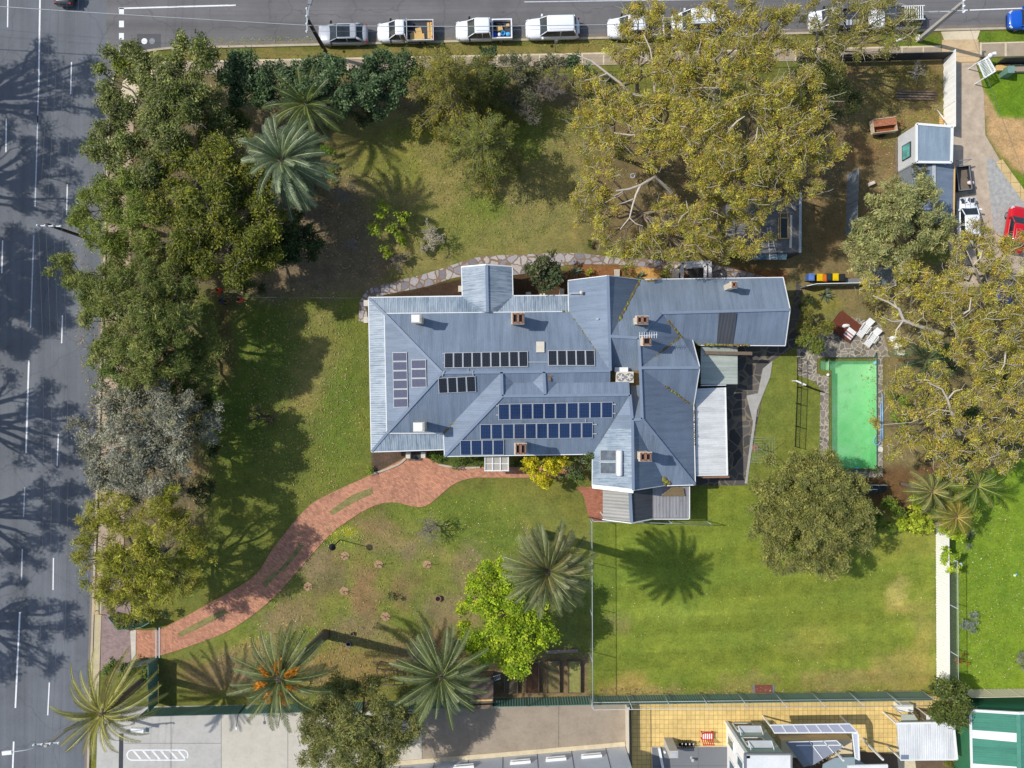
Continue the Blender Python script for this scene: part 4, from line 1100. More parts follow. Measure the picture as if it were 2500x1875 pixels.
# ---------------------------------------------------------------- lean-to roofs east and south of the house
def leanto(name, label, cat, pts, mats, posts, fascia=None, pz=None):
    P0 = W(*pts[0][0]); P0.z = 0
    o = thing(name, label, cat, P0)
    b = MB()
    for k, q in enumerate(pts): roof_face(b, q, k if len(mats) > 1 else 0, 0.04)
    b.build('roof_sheet', mats, o)
    for x, y, z in posts:
        p = W(x, y, z); b = MB(); b.box((p.x, p.y, 0), (0.1, 0.1, z - 0.05)); b.build('post', M['white'], o)
    if fascia:
        b = MB()
        for p, q in fascia: b.bar(W(*p), W(*q), 0.08, 0.16)
        b.build('fascia', M['white'], o)
    return o
leanto('verandah', 'long white corrugated verandah roof along the east side of the house', 'verandah', [[(1697.5, 949, 3.0), (1699.5, 1160, 3.0), (1775.4, 1159, 2.45), (1770, 946, 2.45)]], [M['roof_white']],
       [(1766, 955, 2.5), (1768, 1020, 2.5), (1770, 1085, 2.5), (1772, 1150, 2.5)], [((1771, 946, 2.44), (1776, 1160, 2.44)), ((1699, 1161, 2.97), (1776, 1160, 2.44))])
b = MB(); p, q = W(1709, 1165, 2.3), W(1780, 1164, 2.3); b.bar(p, q, 0.16, 0.2)
tag(b.build('beam', M['chim_brick'], org=Vector((p.x, p.y, 2.3))), 'brown timber beam along the south end of the white verandah', 'beam')
leanto('back_porch', 'pale green corrugated porch roof in the east corner of the house', 'porch', [[(1711, 845, 2.9), (1711, 938, 2.9), (1800.7, 938, 2.5), (1800.7, 847, 2.5)]], [M['roof_pale']],
       [(1797, 852, 2.5), (1797, 933, 2.5)], [((1711, 941, 2.85), (1772, 940, 2.6))])
b = MB(); p, q = W(1722, 861, 3.1), W(1836, 863, 2.9); b.bar(p, q, 0.3, 0.1); tag(b.build('plank', M['timber'], org=p), 'weathered plank sticking out over the pale green porch', 'plank')
sp = leanto('patio_shelter', 'grey patio roof with a dark ridged middle on the south end of the house', 'patio roof',
       [[(1471.7, 1192, 2.55), (1471.7, 1266, 2.55), (1541, 1274.6, 4.0), (1538, 1199, 4.0)], [(1541, 1274.6, 4.0), (1593, 1264.5, 2.65), (1593, 1188, 2.65), (1538, 1199, 4.0)], [(1593.5, 1187, 2.65), (1593.5, 1264.5, 2.65), (1681, 1264.5, 2.5), (1681, 1187, 2.5)]],
       [M['roof_grey'], M['roof_dark'], M['roof_grey_rust']], [(1475, 1262, 2.6), (1593, 1260, 2.6), (1677, 1260, 2.5), (1677, 1200, 2.5)],
       [((1471, 1268, 2.55), (1541, 1277, 4.0)), ((1541, 1277, 4.0), (1593, 1267, 2.65)), ((1593, 1267, 2.6), (1682, 1267, 2.5)), ((1683, 1187, 2.5), (1683, 1266, 2.5))])
b = MB(); b.bar(W(1538, 1200, 4.05), W(1541.5, 1275, 4.05), 0.28, 0.05); b.build('ridge_capping', M['ridge'], sp)
b = MB(); q = [W(x, y, 2.72) for x, y in ((1615, 1212), (1672, 1211), (1669, 1192), (1650, 1187), (1638, 1190))]; b.slab(q, 0.03)
tag(b.build('cover_sheet', m_plain('brown_canvas', rgb(120, 104, 76), 0.9, 0.25, 4), org=q[0]), 'brown stained cover lying on the flat patio roof', 'cover')
# glazed entry canopy
ec = thing('entry_canopy', 'pale translucent canopy over the brick path below the blue panels', 'canopy', W(1212, 1132, 0))
b = MB(); q = [(1184, 1149, 2.3), (1241, 1149, 2.3), (1240, 1114, 2.5), (1184, 1114, 2.5)]; roof_face(b, q, 0, 0.02); b.build('canopy_sheet', m_plain('milky_sheet', rgb(178, 172, 160), 0.4, 0.15), ec)
for k in range(4):
    x = 1184 + 19 * k; b = MB(); b.bar(W(x, 1149, 2.34), W(x, 1114, 2.54), 0.09, 0.09); b.build('rafter', M['white'], ec)
b = MB(); b.bar(W(1182, 1149, 2.3), W(1243, 1149, 2.3), 0.1, 0.14); b.bar(W(1184, 1132, 2.42), W(1241, 1132, 2.42), 0.06, 0.06); b.build('beam', M['white'], ec)
for x in (1184, 1240):
    p = W(x, 1146, 2.3); b = MB(); b.box((p.x, p.y, 0), (0.1, 0.1, 2.28)); b.build('post', M['white'], ec)
for pts, l in (([(991, 1119), (975, 1132), (950, 1143), (925, 1152), (908, 1156)], 'low pale stone edging along the dark garden bed'), ([(1072, 1134), (1100, 1139), (1140, 1142), (1172, 1140)], 'low pale stone edging below the green bed by the entry')):
    o = strip('edging', curve(pts, 4), 0.18, 0, 0.14, M['wall'], None); tag(o, l, 'edging')
# ---------------------------------------------------------------- plants
def leaf_mesh(name, P, L, Wd, cols, parent, up=0.35, axis=None, droop=0.0, mat=None):
    """P: leaf centres; each leaf is one pointed blade with its own direction"""
    n = len(P)
    d = rng.normal(size=(n, 3)) if axis is None else axis + rng.normal(size=(n, 3)) * 0.45
    d[:, 2] = d[:, 2] * 0.6 - droop
    d /= np.linalg.norm(d, axis=1, keepdims=True) + 1e-9
    nn = rng.normal(size=(n, 3)); nn[:, 2] = np.abs(nn[:, 2]) + up * 2
    s = np.cross(d, nn); s /= np.linalg.norm(s, axis=1, keepdims=True) + 1e-9
    l = (L * rng.uniform(0.65, 1.35, n))[:, None]; w = (Wd * rng.uniform(0.7, 1.3, n))[:, None]
    V = np.stack([P - d * l * 0.5, P + s * w * 0.5 - d * l * 0.08, P + d * l * 0.5, P - s * w * 0.5 - d * l * 0.08], 1).reshape(-1, 3)
    F = np.arange(n * 4).reshape(n, 4)
    return np_mesh(name, V, F, cols, mat or M['leaf'], parent)

def palette(cs, n_tuft, per, jit=0.22):
    """a colour per tuft, varied again per leaf"""
    C = np.array([rgb(*c) for c in cs])
    k = rng.integers(0, len(C), n_tuft); k2 = rng.integers(0, len(C), n_tuft); f = rng.random((n_tuft, 1))
    base = (C[k] * f + C[k2] * (1 - f)) * rng.uniform(0.66, 1.4, (n_tuft, 1))
    col = np.repeat(base, per, 0) * rng.uniform(1 - jit, 1 + jit, (n_tuft * per, 1))
    return np.clip(col * 1.12, 0.004, 0.8)

def limb(b, p, q, r0, r1, wob=0.12, n=5, sag=0.0, m=0, seg=6):
    p, q = Vector(p), Vector(q); L = (q - p).length; pts = []
    for k in range(n + 1):
        t = k / n; o = Vector((random.uniform(-1, 1), random.uniform(-1, 1), random.uniform(-.6, .6))) * wob * L * 0.35 * math.sin(math.pi * t)
        pts.append(p.lerp(q, t) + o + Vector((0, 0, sag * math.sin(math.pi * t) * L)))
    b.tube(pts, r0, r1, seg, m, caps=False)
    return pts

def lobes_of(c, r, rz, k):
    out = []
    for _ in range(k):
        u = rng.normal(size=3); u[2] = abs(u[2]) * 0.9 - 0.25; u /= np.linalg.norm(u)
        f = rng.uniform(0.5, 0.86)
        out.append((c + u * np.array([r, r, rz]) * f, r * rng.uniform(0.24, 0.41)))
    return out

def tree(name, label, base, blobs, cols, dens=170, leaf=(0.26, 0.1), tuft=0.34, per=26, bark='bark', tr=0.28, fork=0.45, rz=0.7, lobe=9, up=0.35, droop=0.0,
         limbs=(), cat='tree', group=None, crown='crown', trunk='trunk', twigs=0, z0=0.0, jit=0.22, hollow=0.55):
    """base: map px of the trunk foot; blobs: (px, py, z, r_px) clumps of the crown as surveyed"""
    B = G(*base); o = thing(name, label, cat, B, 0, group)
    tb = MB(); tufts = []; lobs = []
    zt = max(z for _, _, z, _ in blobs)
    fk = Vector((B.x, B.y, max(0.3, fork * zt)))
    cm = sum((W(x, y, z) for x, y, z, _ in blobs), Vector()) / len(blobs)
    fk = fk.lerp(Vector((cm.x, cm.y, fk.z)), 0.35)
    limb(tb, B - Vector((0, 0, .1)), fk, tr, tr * 0.8, 0.06, 4, seg=8)
    for (x, y, z, r) in blobs:
        c = W(x, y, z); rm = r / S * (H - z) / H
        cn = np.array(c)
        pts = limb(tb, fk, c - Vector((0, 0, rm * 0.25)), tr * 0.5, tr * 0.16, 0.16, 5)
        k = max(5, int(1.5 * lobe * (rm / 2.5) ** 1.3))
        for lc, lr in lobes_of(cn, rm, rm * rz, k):
            lobs.append((lc, lr))
            limb(tb, pts[random.choice((3, 4, 5))], lc, tr * 0.13, 0.015, 0.2, 4, seg=5)
    for lc, lr in lobs:
        nt_ = max(3, int(1.75 * dens * math.pi * lr * lr / per))
        u = rng.normal(size=(nt_, 3)); u[:, 2] = u[:, 2] * 0.8 + 0.25
        u /= np.linalg.norm(u, axis=1, keepdims=True)
        tufts.append(lc + u * lr * rng.uniform(hollow, 1.08, (nt_, 1)) * np.array([1, 1, 0.8]))
        for _ in range(twigs):
            pale = bark == 'bark_gum'; a = lc + rng.normal(size=3) * lr * 0.4; e = a + rng.normal(size=3) * lr * (1.0 if pale else 0.7); e[2] = abs(e[2] - a[2]) * 0.6 + a[2] + (0.4 if pale else 0.15) * lr
            limb(tb, a, e, 0.034 if pale else 0.022, 0.014, 0.3, 3, seg=3, m=1 if pale else 0)
    for lm in limbs:
        r0, r1 = lm[0]; P = [W(*p) for p in lm[1:]]
        tb.tube(P, r0 * .8, r1 * .8, 7, 1, caps=False)
    tb.build(trunk, [M[bark], M['bark_pale']], o)
    T = np.concatenate(tufts)
    P = np.repeat(T, per, 0) + rng.normal(size=(len(T) * per, 3)) * tuft * np.array([1, 1, 0.75]) * 0.62
    P[:, 2] = np.maximum(P[:, 2], z0 + 0.03)
    cl = palette(cols, len(T), per, jit)
    ax = np.repeat(rng.normal(size=(len(T), 3)), per, 0)
    P -= np.array(B)
    leaf_mesh(crown, P, leaf[0], leaf[1], cl, o, up, ax, droop)
    return o

def shrub(name, label, px, py, r, z, cols, dens=200, leaf=(0.16, 0.08), per=16, cat='shrub', group=None, rz=0.75, lobe=7, h=None, **kw):
    """a bush: r px across its middle, z metres to its middle"""
    return tree(name, label, ((px - CX) * (H - z) / H + CX, (py - CY) * (H - z) / H + CY), [(px, py, z, r)], cols, dens, leaf, kw.pop('tuft', 0.16), per, kw.pop('bark', 'bark'), kw.pop('tr', 0.06), 0.3, rz, lobe, cat=cat, group=group, crown='foliage', trunk='stem', **kw)

OL = [(150, 142, 56), (172, 150, 52), (128, 122, 52), (190, 158, 58)]
GUM = [(190, 178, 68), (166, 160, 66), (206, 190, 78), (144, 140, 64), (184, 158, 68), (124, 124, 64), (150, 136, 90)]
GUMG = [(150, 148, 70), (168, 158, 68), (136, 136, 68), (180, 164, 72)]

# --- trees along the west road, from the corner southwards
tree('corner_tree', 'sprawling grey green tree at the street corner with bare twigs showing', (430, 330),
     [(310, 150, 7, 52), (370, 180, 7, 45), (480, 140, 7.5, 62), (410, 215, 8, 66), (300, 250, 7, 66), (430, 300, 8, 84), (260, 350, 7, 62), (345, 400, 7.5, 76), (490, 235, 7, 56), (540, 330, 6, 62), (255, 180, 6, 26)],
     [(112, 124, 56), (130, 138, 68), (148, 150, 86), (98, 110, 50), (124, 126, 78), (88, 98, 48)], 160, (0.26, 0.1), 0.34, 22, 'bark_grey', 0.3, twigs=3, hollow=0.4)
tree('corner_sapling', 'brighter green leafy tree top at the very corner beside the white squares', (345, 215), [(305, 140, 6.2, 40), (335, 165, 6.0, 36), (290, 185, 5.4, 26)],
     [(122, 132, 48), (140, 146, 56), (104, 116, 44)], 170, (0.26, 0.12), 0.3, 20, 'bark_grey', 0.12, twigs=1)
tree('pepper_tree', 'bright green feathery tree beside the road crossarm pole', (350, 560),
     [(235, 510, 7, 58), (310, 490, 8, 66), (270, 570, 7, 62), (350, 560, 8, 56), (205, 540, 6, 36), (380, 500, 7, 44)],
     [(122, 136, 56), (142, 150, 68), (106, 122, 50), (132, 140, 62)], 200, (0.3, 0.06), 0.3, 26, droop=0.6, twigs=0)
tree('olive_brown_tree', 'broad dark mustard green tree with pale twigs behind the big feathery palm', (590, 560),
     [(450, 420, 8, 62), (530, 410, 8.5, 66), (610, 450, 8, 70), (420, 490, 8, 60), (510, 500, 9.5, 84), (600, 540, 9, 80), (470, 580, 8.5, 70), (560, 620, 8, 76), (660, 520, 7, 56), (640, 610, 7, 62), (480, 640, 7, 40), (400, 430, 6.5, 40)],
     [(108, 114, 36), (126, 128, 40), (92, 100, 34), (136, 132, 46), (78, 88, 32)], 200, (0.24, 0.1), 0.32, 26, 'bark_grey', 0.35, twigs=3)
tree('dark_shade_tree', 'small very dark green tree in the shade east of the mustard tree', (728, 610), [(720, 560, 5.5, 44), (740, 600, 5.2, 46), (705, 640, 5, 42), (690, 600, 5, 40)],
     [(58, 74, 34), (70, 86, 36), (48, 62, 30)], 170, (0.24, 0.11), 0.3, 22, tr=0.16)
tree('drooping_tree', 'large grey green drooping tree reaching far out over the west road', (400, 830),
     [(160, 665, 7, 44), (200, 710, 7.5, 54), (260, 690, 8, 50), (250, 770, 8, 56), (330, 720, 9, 74), (350, 800, 9.5, 80), (420, 700, 8, 60), (430, 780, 9, 66), (290, 850, 8, 60), (400, 870, 8, 72), (240, 870, 7, 34), (330, 920, 7, 50), (450, 880, 7, 50), (460, 640, 7, 40), (290, 640, 7, 38), (500, 830, 7, 50), (490, 870, 6.5, 48), (360, 640, 7.5, 46)],
     [(122, 130, 66), (140, 142, 76), (104, 116, 56), (150, 148, 82), (90, 106, 50), (126, 136, 60)], 185, (0.32, 0.06), 0.3, 28, tr=0.36, droop=0.6, twigs=1)
tree('green_under_tree', 'mid green bushy tree under the south side of the drooping tree', (380, 960), [(290, 905, 5, 46), (330, 940, 5, 44), (265, 930, 4.6, 30), (390, 940, 5, 50), (440, 930, 4.5, 46), (480, 900, 4.5, 40)],
     [(92, 112, 46), (110, 126, 54), (76, 96, 42)], 170, (0.24, 0.09), 0.28, 22, tr=0.18)
tree('silver_tree', 'silvery grey sparse leaved tree in the middle of the west road row', (400, 1060),
     [(230, 1050, 6.5, 40), (300, 1000, 7, 52), (360, 960, 7, 48), (420, 980, 7, 56), (240, 1110, 7, 50), (320, 1080, 8, 76), (400, 1060, 8, 72), (290, 1160, 7.5, 62), (370, 1150, 8, 74), (440, 1110, 7, 56), (500, 990, 6, 36), (510, 1050, 6, 40), (340, 1200, 6.5, 44), (420, 1180, 6.5, 44), (240, 960, 6, 28), (190, 1040, 6, 26)],
     [(136, 136, 120), (154, 152, 138), (120, 122, 104), (166, 162, 140), (140, 138, 104)], 140, (0.24, 0.08), 0.3, 24, 'bark_grey', 0.3, twigs=2, hollow=0.4)
tree('wattle_tree', 'yellow green wispy tree by the front gate', (420, 1370),
     [(240, 1250, 7, 50), (310, 1250, 8, 60), (390, 1240, 8, 60), (460, 1270, 7, 54), (240, 1340, 7.5, 56), (320, 1340, 9, 76), (410, 1340, 9, 72), (480, 1340, 7, 48), (200, 1370, 6.5, 34), (290, 1420, 8, 66), (380, 1420, 8, 66), (450, 1410, 7, 50), (300, 1480, 6, 48), (350, 1470, 6, 46), (255, 1410, 6.5, 46)],
     [(160, 160, 52), (140, 142, 50), (174, 172, 62), (120, 124, 48), (150, 138, 58)], 150, (0.3, 0.055), 0.28, 26, 'bark_grey', 0.3, droop=0.4, twigs=2, hollow=0.42)
shrub('gate_creeper', 'dark leafy creeper over the green gate fence below the yellow green tree', 305, 1525, 24, 1.7, [(70, 88, 56), (84, 100, 64), (58, 74, 48)], 220, lobe=6)
shrub('gate_creeper', 'shaded green shrub just inside the green gate fence', 372, 1500, 30, 1.2, [(78, 92, 52), (62, 76, 44)], 200, lobe=6)
shrub('purple_shrub', 'purple flowered shrub under the yellow green tree', 448, 1420, 17, 0.9, [(84, 92, 60), (112, 92, 150), (92, 74, 130)], 240)
shrub('nature_strip_shrub', 'green leafy shrub on the footpath side of the dark green corner fence', 285, 1635, 34, 1.6, [(96, 118, 44), (116, 134, 56), (78, 98, 40)], 230, (0.2, 0.1), lobe=8)
shrub('nature_strip_shrub', 'small green shrub inside the corner of the dark green fence', 352, 1648, 20, 1.4, [(100, 122, 46), (84, 104, 42)], 230, (0.2, 0.1))
shrub('verge_shrub', 'small dark shrub at the road edge of the silvery tree', 250, 1165, 16, 0.9, [(72, 88, 60), (88, 102, 70)], 200)
shrub('verge_shrub', 'small dark shrub at the road edge below the silvery tree', 275, 1200, 18, 0.9, [(70, 84, 52), (86, 98, 62)], 200)
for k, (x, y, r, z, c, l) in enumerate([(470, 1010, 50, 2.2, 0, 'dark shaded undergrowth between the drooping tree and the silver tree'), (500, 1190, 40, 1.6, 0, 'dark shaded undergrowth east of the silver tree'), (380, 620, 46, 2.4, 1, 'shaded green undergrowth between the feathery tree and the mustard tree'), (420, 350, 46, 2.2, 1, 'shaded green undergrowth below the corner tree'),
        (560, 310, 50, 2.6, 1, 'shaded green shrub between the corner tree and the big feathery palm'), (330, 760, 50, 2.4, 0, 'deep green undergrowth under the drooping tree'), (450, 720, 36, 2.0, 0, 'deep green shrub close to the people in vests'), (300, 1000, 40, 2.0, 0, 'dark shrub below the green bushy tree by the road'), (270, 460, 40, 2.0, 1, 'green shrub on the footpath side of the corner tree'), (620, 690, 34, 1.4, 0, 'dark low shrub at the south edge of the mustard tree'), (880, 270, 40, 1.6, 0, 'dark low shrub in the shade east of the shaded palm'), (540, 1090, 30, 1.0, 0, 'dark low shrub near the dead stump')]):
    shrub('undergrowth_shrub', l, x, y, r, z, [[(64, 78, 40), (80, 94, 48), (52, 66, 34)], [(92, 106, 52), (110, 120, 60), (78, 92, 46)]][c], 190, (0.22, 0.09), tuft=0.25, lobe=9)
# --- screen along the north footpath
DK = [(74, 96, 58), (92, 114, 72), (108, 126, 84), (58, 78, 48)]
for i, (bl, lab) in enumerate([([(580, 150, 4, 26), (610, 165, 5, 44), (640, 195, 5, 44), (600, 215, 4.5, 46), (655, 230, 4, 40), (570, 190, 5, 40), (560, 240, 4, 36), (680, 170, 4.6, 30)], 'dark blue green bushy tree nearest the street corner in the north screen'),
                 ([(720, 185, 5, 42), (690, 200, 4.5, 34), (755, 215, 5, 46), (735, 160, 4.6, 30), (770, 250, 4.2, 36), (715, 235, 4, 36)], 'dark blue green bushy tree behind the shaded palm, by the dark pole'),
                 ([(800, 165, 5, 40), (840, 195, 5.5, 52), (800, 220, 5, 46), (860, 240, 4.5, 46), (885, 165, 5, 36), (820, 260, 4.2, 40), (880, 210, 5, 44)], 'dark blue green bushy tree with the densest crown, behind the dark pole foot'),
                 ([(925, 185, 5, 40), (910, 225, 5, 40), (950, 215, 4.5, 42), (930, 150, 4.5, 30), (935, 260, 4, 36), (965, 175, 4.5, 30)], 'dark blue green bushy tree beside the pale twigged conifer')]):
    x = sum(b_[0] for b_ in bl) / len(bl); y = sum(b_[1] for b_ in bl) / len(bl)
    tree('screen_tree', lab, (x * 0.94 + 75, y * 0.94 + 56), bl, DK, 190, (0.26, 0.13), 0.3, 20, tr=0.16, group='dark trees in the north screen', twigs=0)
shrub('screen_shrub', 'dark green shrub by the footpath right of the pale twigged conifer', 1190, 150, 34, 3.5, [(70, 92, 62), (86, 106, 70)], 190, (0.22, 0.1), tuft=0.25)
shrub('screen_shrub', 'mid green shrub between the two conifers by the footpath', 1215, 200, 36, 3.5, [(86, 102, 52), (104, 116, 58)], 180, (0.22, 0.1), tuft=0.25)
shrub('screen_shrub', 'dark shrub under the westernmost leaning gum limb', 1465, 200, 40, 2.5, [(58, 70, 44), (70, 82, 50)], 170, (0.22, 0.1), tuft=0.25)
shrub('screen_shrub', 'dark green tree under the gums beside the north footpath driveway end', 2010, 190, 64, 4, [(88, 98, 52), (104, 112, 60), (74, 86, 46)], 150, (0.24, 0.08), tuft=0.3)
shrub('screen_shrub', 'dark green shrub under the gums west of the work yard', 2055, 260, 46, 3, [(76, 84, 44), (92, 98, 52)], 150, (0.24, 0.08), tuft=0.3)
for x, y, r, z, c, l in [(985, 158, 38, 4.2, 0, 'dark green screen shrub just left of the pale twigged conifer'), (1035, 178, 38, 4, 1, 'mid green screen shrub under the left boughs of the pale twigged conifer'), (1148, 172, 36, 4, 1, 'mid green screen shrub under the right boughs of the pale twigged conifer'), (1238, 160, 36, 4, 2, 'grey green screen shrub left of the fine twigged bare bush'), (1285, 172, 40, 3.8, 2, 'grey twiggy screen shrub in front of the fine twigged bare bush'), (1345, 168, 38, 3.6, 2, 'grey twiggy screen shrub behind the sign post by the white wagon'), (1405, 172, 36, 3.4, 0, 'dark screen shrub at the tip of the leaning gum limb'), (1120, 225, 40, 3.4, 1, 'mid green screen shrub in the shade between the first two conifers')]:
    shrub('screen_shrub', l, x, y, r, z, [DK, [(98, 110, 54), (116, 122, 62), (82, 94, 46)], [(112, 112, 84), (128, 124, 98), (92, 96, 64)]][c], 170, (0.22, 0.09), tuft=0.26, lobe=9, twigs=2 if c == 2 else 0)
shrub('lawn_edge_shrub', 'bright green low shrub in front of the shaded palm', 800, 365, 17, 0.8, [(132, 170, 44), (112, 150, 40)], 240)
shrub('lawn_edge_shrub', 'low green weeds east of the big feathery palm', 815, 430, 24, 0.4, [(110, 136, 48), (96, 120, 44)], 140, rz=0.4)

def conifer(name, label, base, top, rad, cols, whorls=16, dens=1.0, gap=0.0):
    """open pine: whorls of long boughs, foliage in sprays along each bough"""
    B = G(*base); T = W(*top); o = thing(name, label, 'conifer', B)
    b = MB(); limb(b, B, T, 0.24, 0.04, 0.02, 6, seg=8)
    tuf = []; ax = []
    hgt = T.z
    for k in range(whorls):
        t = 0.14 + 0.84 * (k / (whorls - 1)) ** 0.9
        c = B.lerp(T, t); R = rad * (1 - t) ** 0.75 + 0.5
        m = 6 if k < whorls - 2 else 7
        a0 = rng.uniform(0, 6.28)
        for q in range(m):
            if rng.random() < gap: continue
            a = a0 + q * 2 * math.pi / m + rng.uniform(-.3, .3); r = R * rng.uniform(0.62, 1.2)
            e = Vector((c.x + r * math.cos(a), c.y + r * math.sin(a), c.z + r * (0.12 - 0.34 * (1 - t)) + 0.2))
            pts = limb(b, c, e, 0.05 * (1.2 - t) + 0.018, 0.012, 0.06, 4, sag=0.04, seg=4)
            n = int(max(5, r * 7.5 * dens)); d = np.array(e - c); d /= np.linalg.norm(d); sd = np.cross(d, [0, 0, 1.0])
            f = rng.uniform(0.22, 1.06, n); w = rng.uniform(-1, 1, n) * (0.08 + 0.2 * r * np.sin(np.clip(f, 0, 1) * 2.6) * 0.5)
            P = np.array(c) + np.outer(f, np.array(e - c)) + np.outer(w, sd); P[:, 2] += -np.abs(w) * 0.35 + rng.normal(size=n) * 0.05
            tuf.append(P); ax.append(d + np.outer(np.sign(w) * 0.7, sd))
    b.build('trunk', M['bark_grey'], o)
    T_ = np.concatenate(tuf); A_ = np.concatenate(ax); per = 12
    P = np.repeat(T_, per, 0) + rng.normal(size=(len(T_) * per, 3)) * 0.15
    leaf_mesh('crown', P - np.array(B), 0.26, 0.055, palette(cols, len(T_), per), o, 0.5, np.repeat(A_, per, 0), 0.1)
    return o
CON = [(134, 126, 48), (116, 114, 46), (150, 138, 54), (98, 102, 44)]
conifer('pine_tree', 'tall open conifer with pale bare twigs at its top, beside the footpath', (1112, 262), (1086, 160, 9.5), 5.2, CON, 12)
conifer('pine_tree', 'dark conifer with long drooping boughs over the north lawn', (1175, 372), (1178, 330, 9.0), 5.0, [(126, 128, 52), (108, 114, 48), (94, 104, 44), (142, 138, 56)], 13, gap=0.1)
conifer('pine_tree', 'smaller conifer between the footpath shrubs and the drooping conifer', (1180, 250), (1170, 190, 6.5), 3.0, [(104, 108, 48), (122, 118, 50), (90, 96, 44)], 12)

shrub('boundary_bush', 'mixed green leafy tree under the three feathery palms', 2310, 1215, 58, 3.0, [(96, 116, 56), (116, 132, 66), (128, 136, 60), (80, 98, 50)], 190, (0.3, 0.05), tuft=0.3, lobe=12, cat='tree', droop=0.5)
shrub('boundary_bush', 'bright green leafy bush between the lush palm and the white fence top', 2352, 1240, 40, 3.2, [(140, 160, 54), (120, 142, 50), (160, 174, 64)], 190, (0.3, 0.05), tuft=0.28, lobe=10, droop=0.5)
for x, y, r, z, c, l in [(2185, 985, 30, 1.0, 0, 'bright strappy green clump on the pool side under the gums, upper one'), (2190, 1030, 30, 1.0, 0, 'bright strappy green clump on the pool side under the gums, lower one'), (2300, 880, 44, 1.6, 1, 'dark green understorey shrub behind the half hidden dark palm'), (2420, 930, 46, 1.6, 1, 'dark green understorey shrub under the right hand gums'), (2215, 715, 44, 1.6, 2, 'dry brownish understorey shrub below the grey lattice shelter'), (2300, 730, 46, 1.8, 2, 'dry brownish understorey shrub between the lattice shelter and the blue tarp'),
        (2350, 1010, 44, 1.6, 1, 'dark green understorey shrub under the knotted white branches'), (2250, 960, 40, 1.4, 1, 'deep green understorey shrub east of the pool pole'), (2460, 1080, 40, 1.6, 1, 'dark understorey shrub at the right edge above the neighbour lawn'), (2380, 1100, 40, 1.6, 1, 'shadowed understorey shrub above the lush palm'), (2120, 735, 36, 1.2, 2, 'dry brown shrub under the long white limb above the loungers'), (2420, 790, 44, 1.6, 2, 'dry olive shrub below the blue tarp')]:
    shrub('understorey_shrub', l, x, y, r, z, [[(120, 146, 52), (96, 122, 44)], [(76, 94, 48), (92, 108, 54), (62, 78, 40)], [(118, 108, 62), (100, 94, 56), (136, 122, 74)]][c], 170, (0.3, 0.06) if c == 0 else (0.22, 0.07), tuft=0.25, lobe=8, twigs=1 if c == 2 else 0)
# --- the gum trees of the north-east
def gum(label, base, blobs, limbs=(), cols=GUM, dens=150, group=None, name='gum_tree'):
    return tree(name, label, base, blobs, cols, dens * 1.75, (0.2, 0.05), 0.25, 30, 'bark_gum', 0.24, 0.4, 0.6, 9.5, 0.35, 0.55, limbs, twigs=3, group=group, hollow=0.45, jit=0.3)
gum('gum tree whose leafy arm hides the white ute by the kerb', (1560, 235), [(1560, 60, 9, 52), (1590, 25, 9, 42), (1530, 110, 9, 44), (1600, 110, 9, 44), (1500, 140, 9, 30), (1550, 165, 9, 40), (1480, 215, 9, 42), (1430, 190, 8, 34), (1425, 225, 7.5, 36), (1605, 180, 9.5, 50)],
    [((0.2, 0.06), (1566, 236, 8), (1534, 226, 8.4), (1514, 202, 8.7), (1483, 179, 9), (1443, 148, 9.2), (1409, 135, 9.3)), ((0.08, 0.03), (1481, 180, 9), (1455, 190, 9), (1429, 196, 9)), ((0.09, 0.03), (1534, 228, 8.4), (1510, 240, 8.4), (1488, 245, 8.3)), ((0.12, 0.05), (1600, 290, 8), (1596, 170, 9), (1588, 120, 9.5), (1572, 85, 9.6)),
     ((0.1, 0.04), (1640, 230, 8.5), (1590, 150, 9.4), (1560, 136, 9.5))])
gum('tall gum tree standing over the white van in the kerb row', (1700, 235), [(1690, 80, 10, 54), (1740, 50, 10, 50), (1790, 30, 10, 56), (1850, 70, 10, 56), (1710, 140, 10.5, 60), (1780, 120, 11, 62), (1850, 150, 10.5, 56), (1660, 190, 10, 46), (1760, 190, 11, 46), (1640, 140, 9.5, 42), (1690, 240, 9.5, 42), (1800, 210, 10.5, 48), (1870, 190, 10, 46), (1940, 110, 9, 40), (1640, 60, 9, 36), (1910, 60, 9, 42), (1890, 120, 10, 44), (1930, 30, 8.5, 36)],
    [((0.22, 0.08), (1745, 285, 7.5), (1743, 236, 9), (1753, 202, 10), (1750, 170, 10.6)), ((0.14, 0.05), (1757, 216, 9.8), (1720, 214, 10), (1686, 217, 10.2)), ((0.12, 0.04), (1880, 90, 9.5), (1850, 60, 10), (1838, 30, 10.2)), ((0.1, 0.04), (1706, 180, 10.2), (1700, 140, 10.8), (1712, 100, 11))])
gum('wide gum tree over the north lawn edge with a pale forked limb', (1500, 380), [(1430, 300, 8, 44), (1480, 280, 9, 54), (1550, 270, 9.5, 58), (1430, 350, 8, 34), (1500, 330, 9, 50), (1570, 330, 9.5, 56), (1620, 280, 10, 56), (1640, 340, 10, 52), (1590, 390, 9, 36), (1530, 375, 8, 30)],
    [((0.12, 0.05), (1500, 325, 9), (1540, 330, 9.3), (1580, 326, 9.4))])
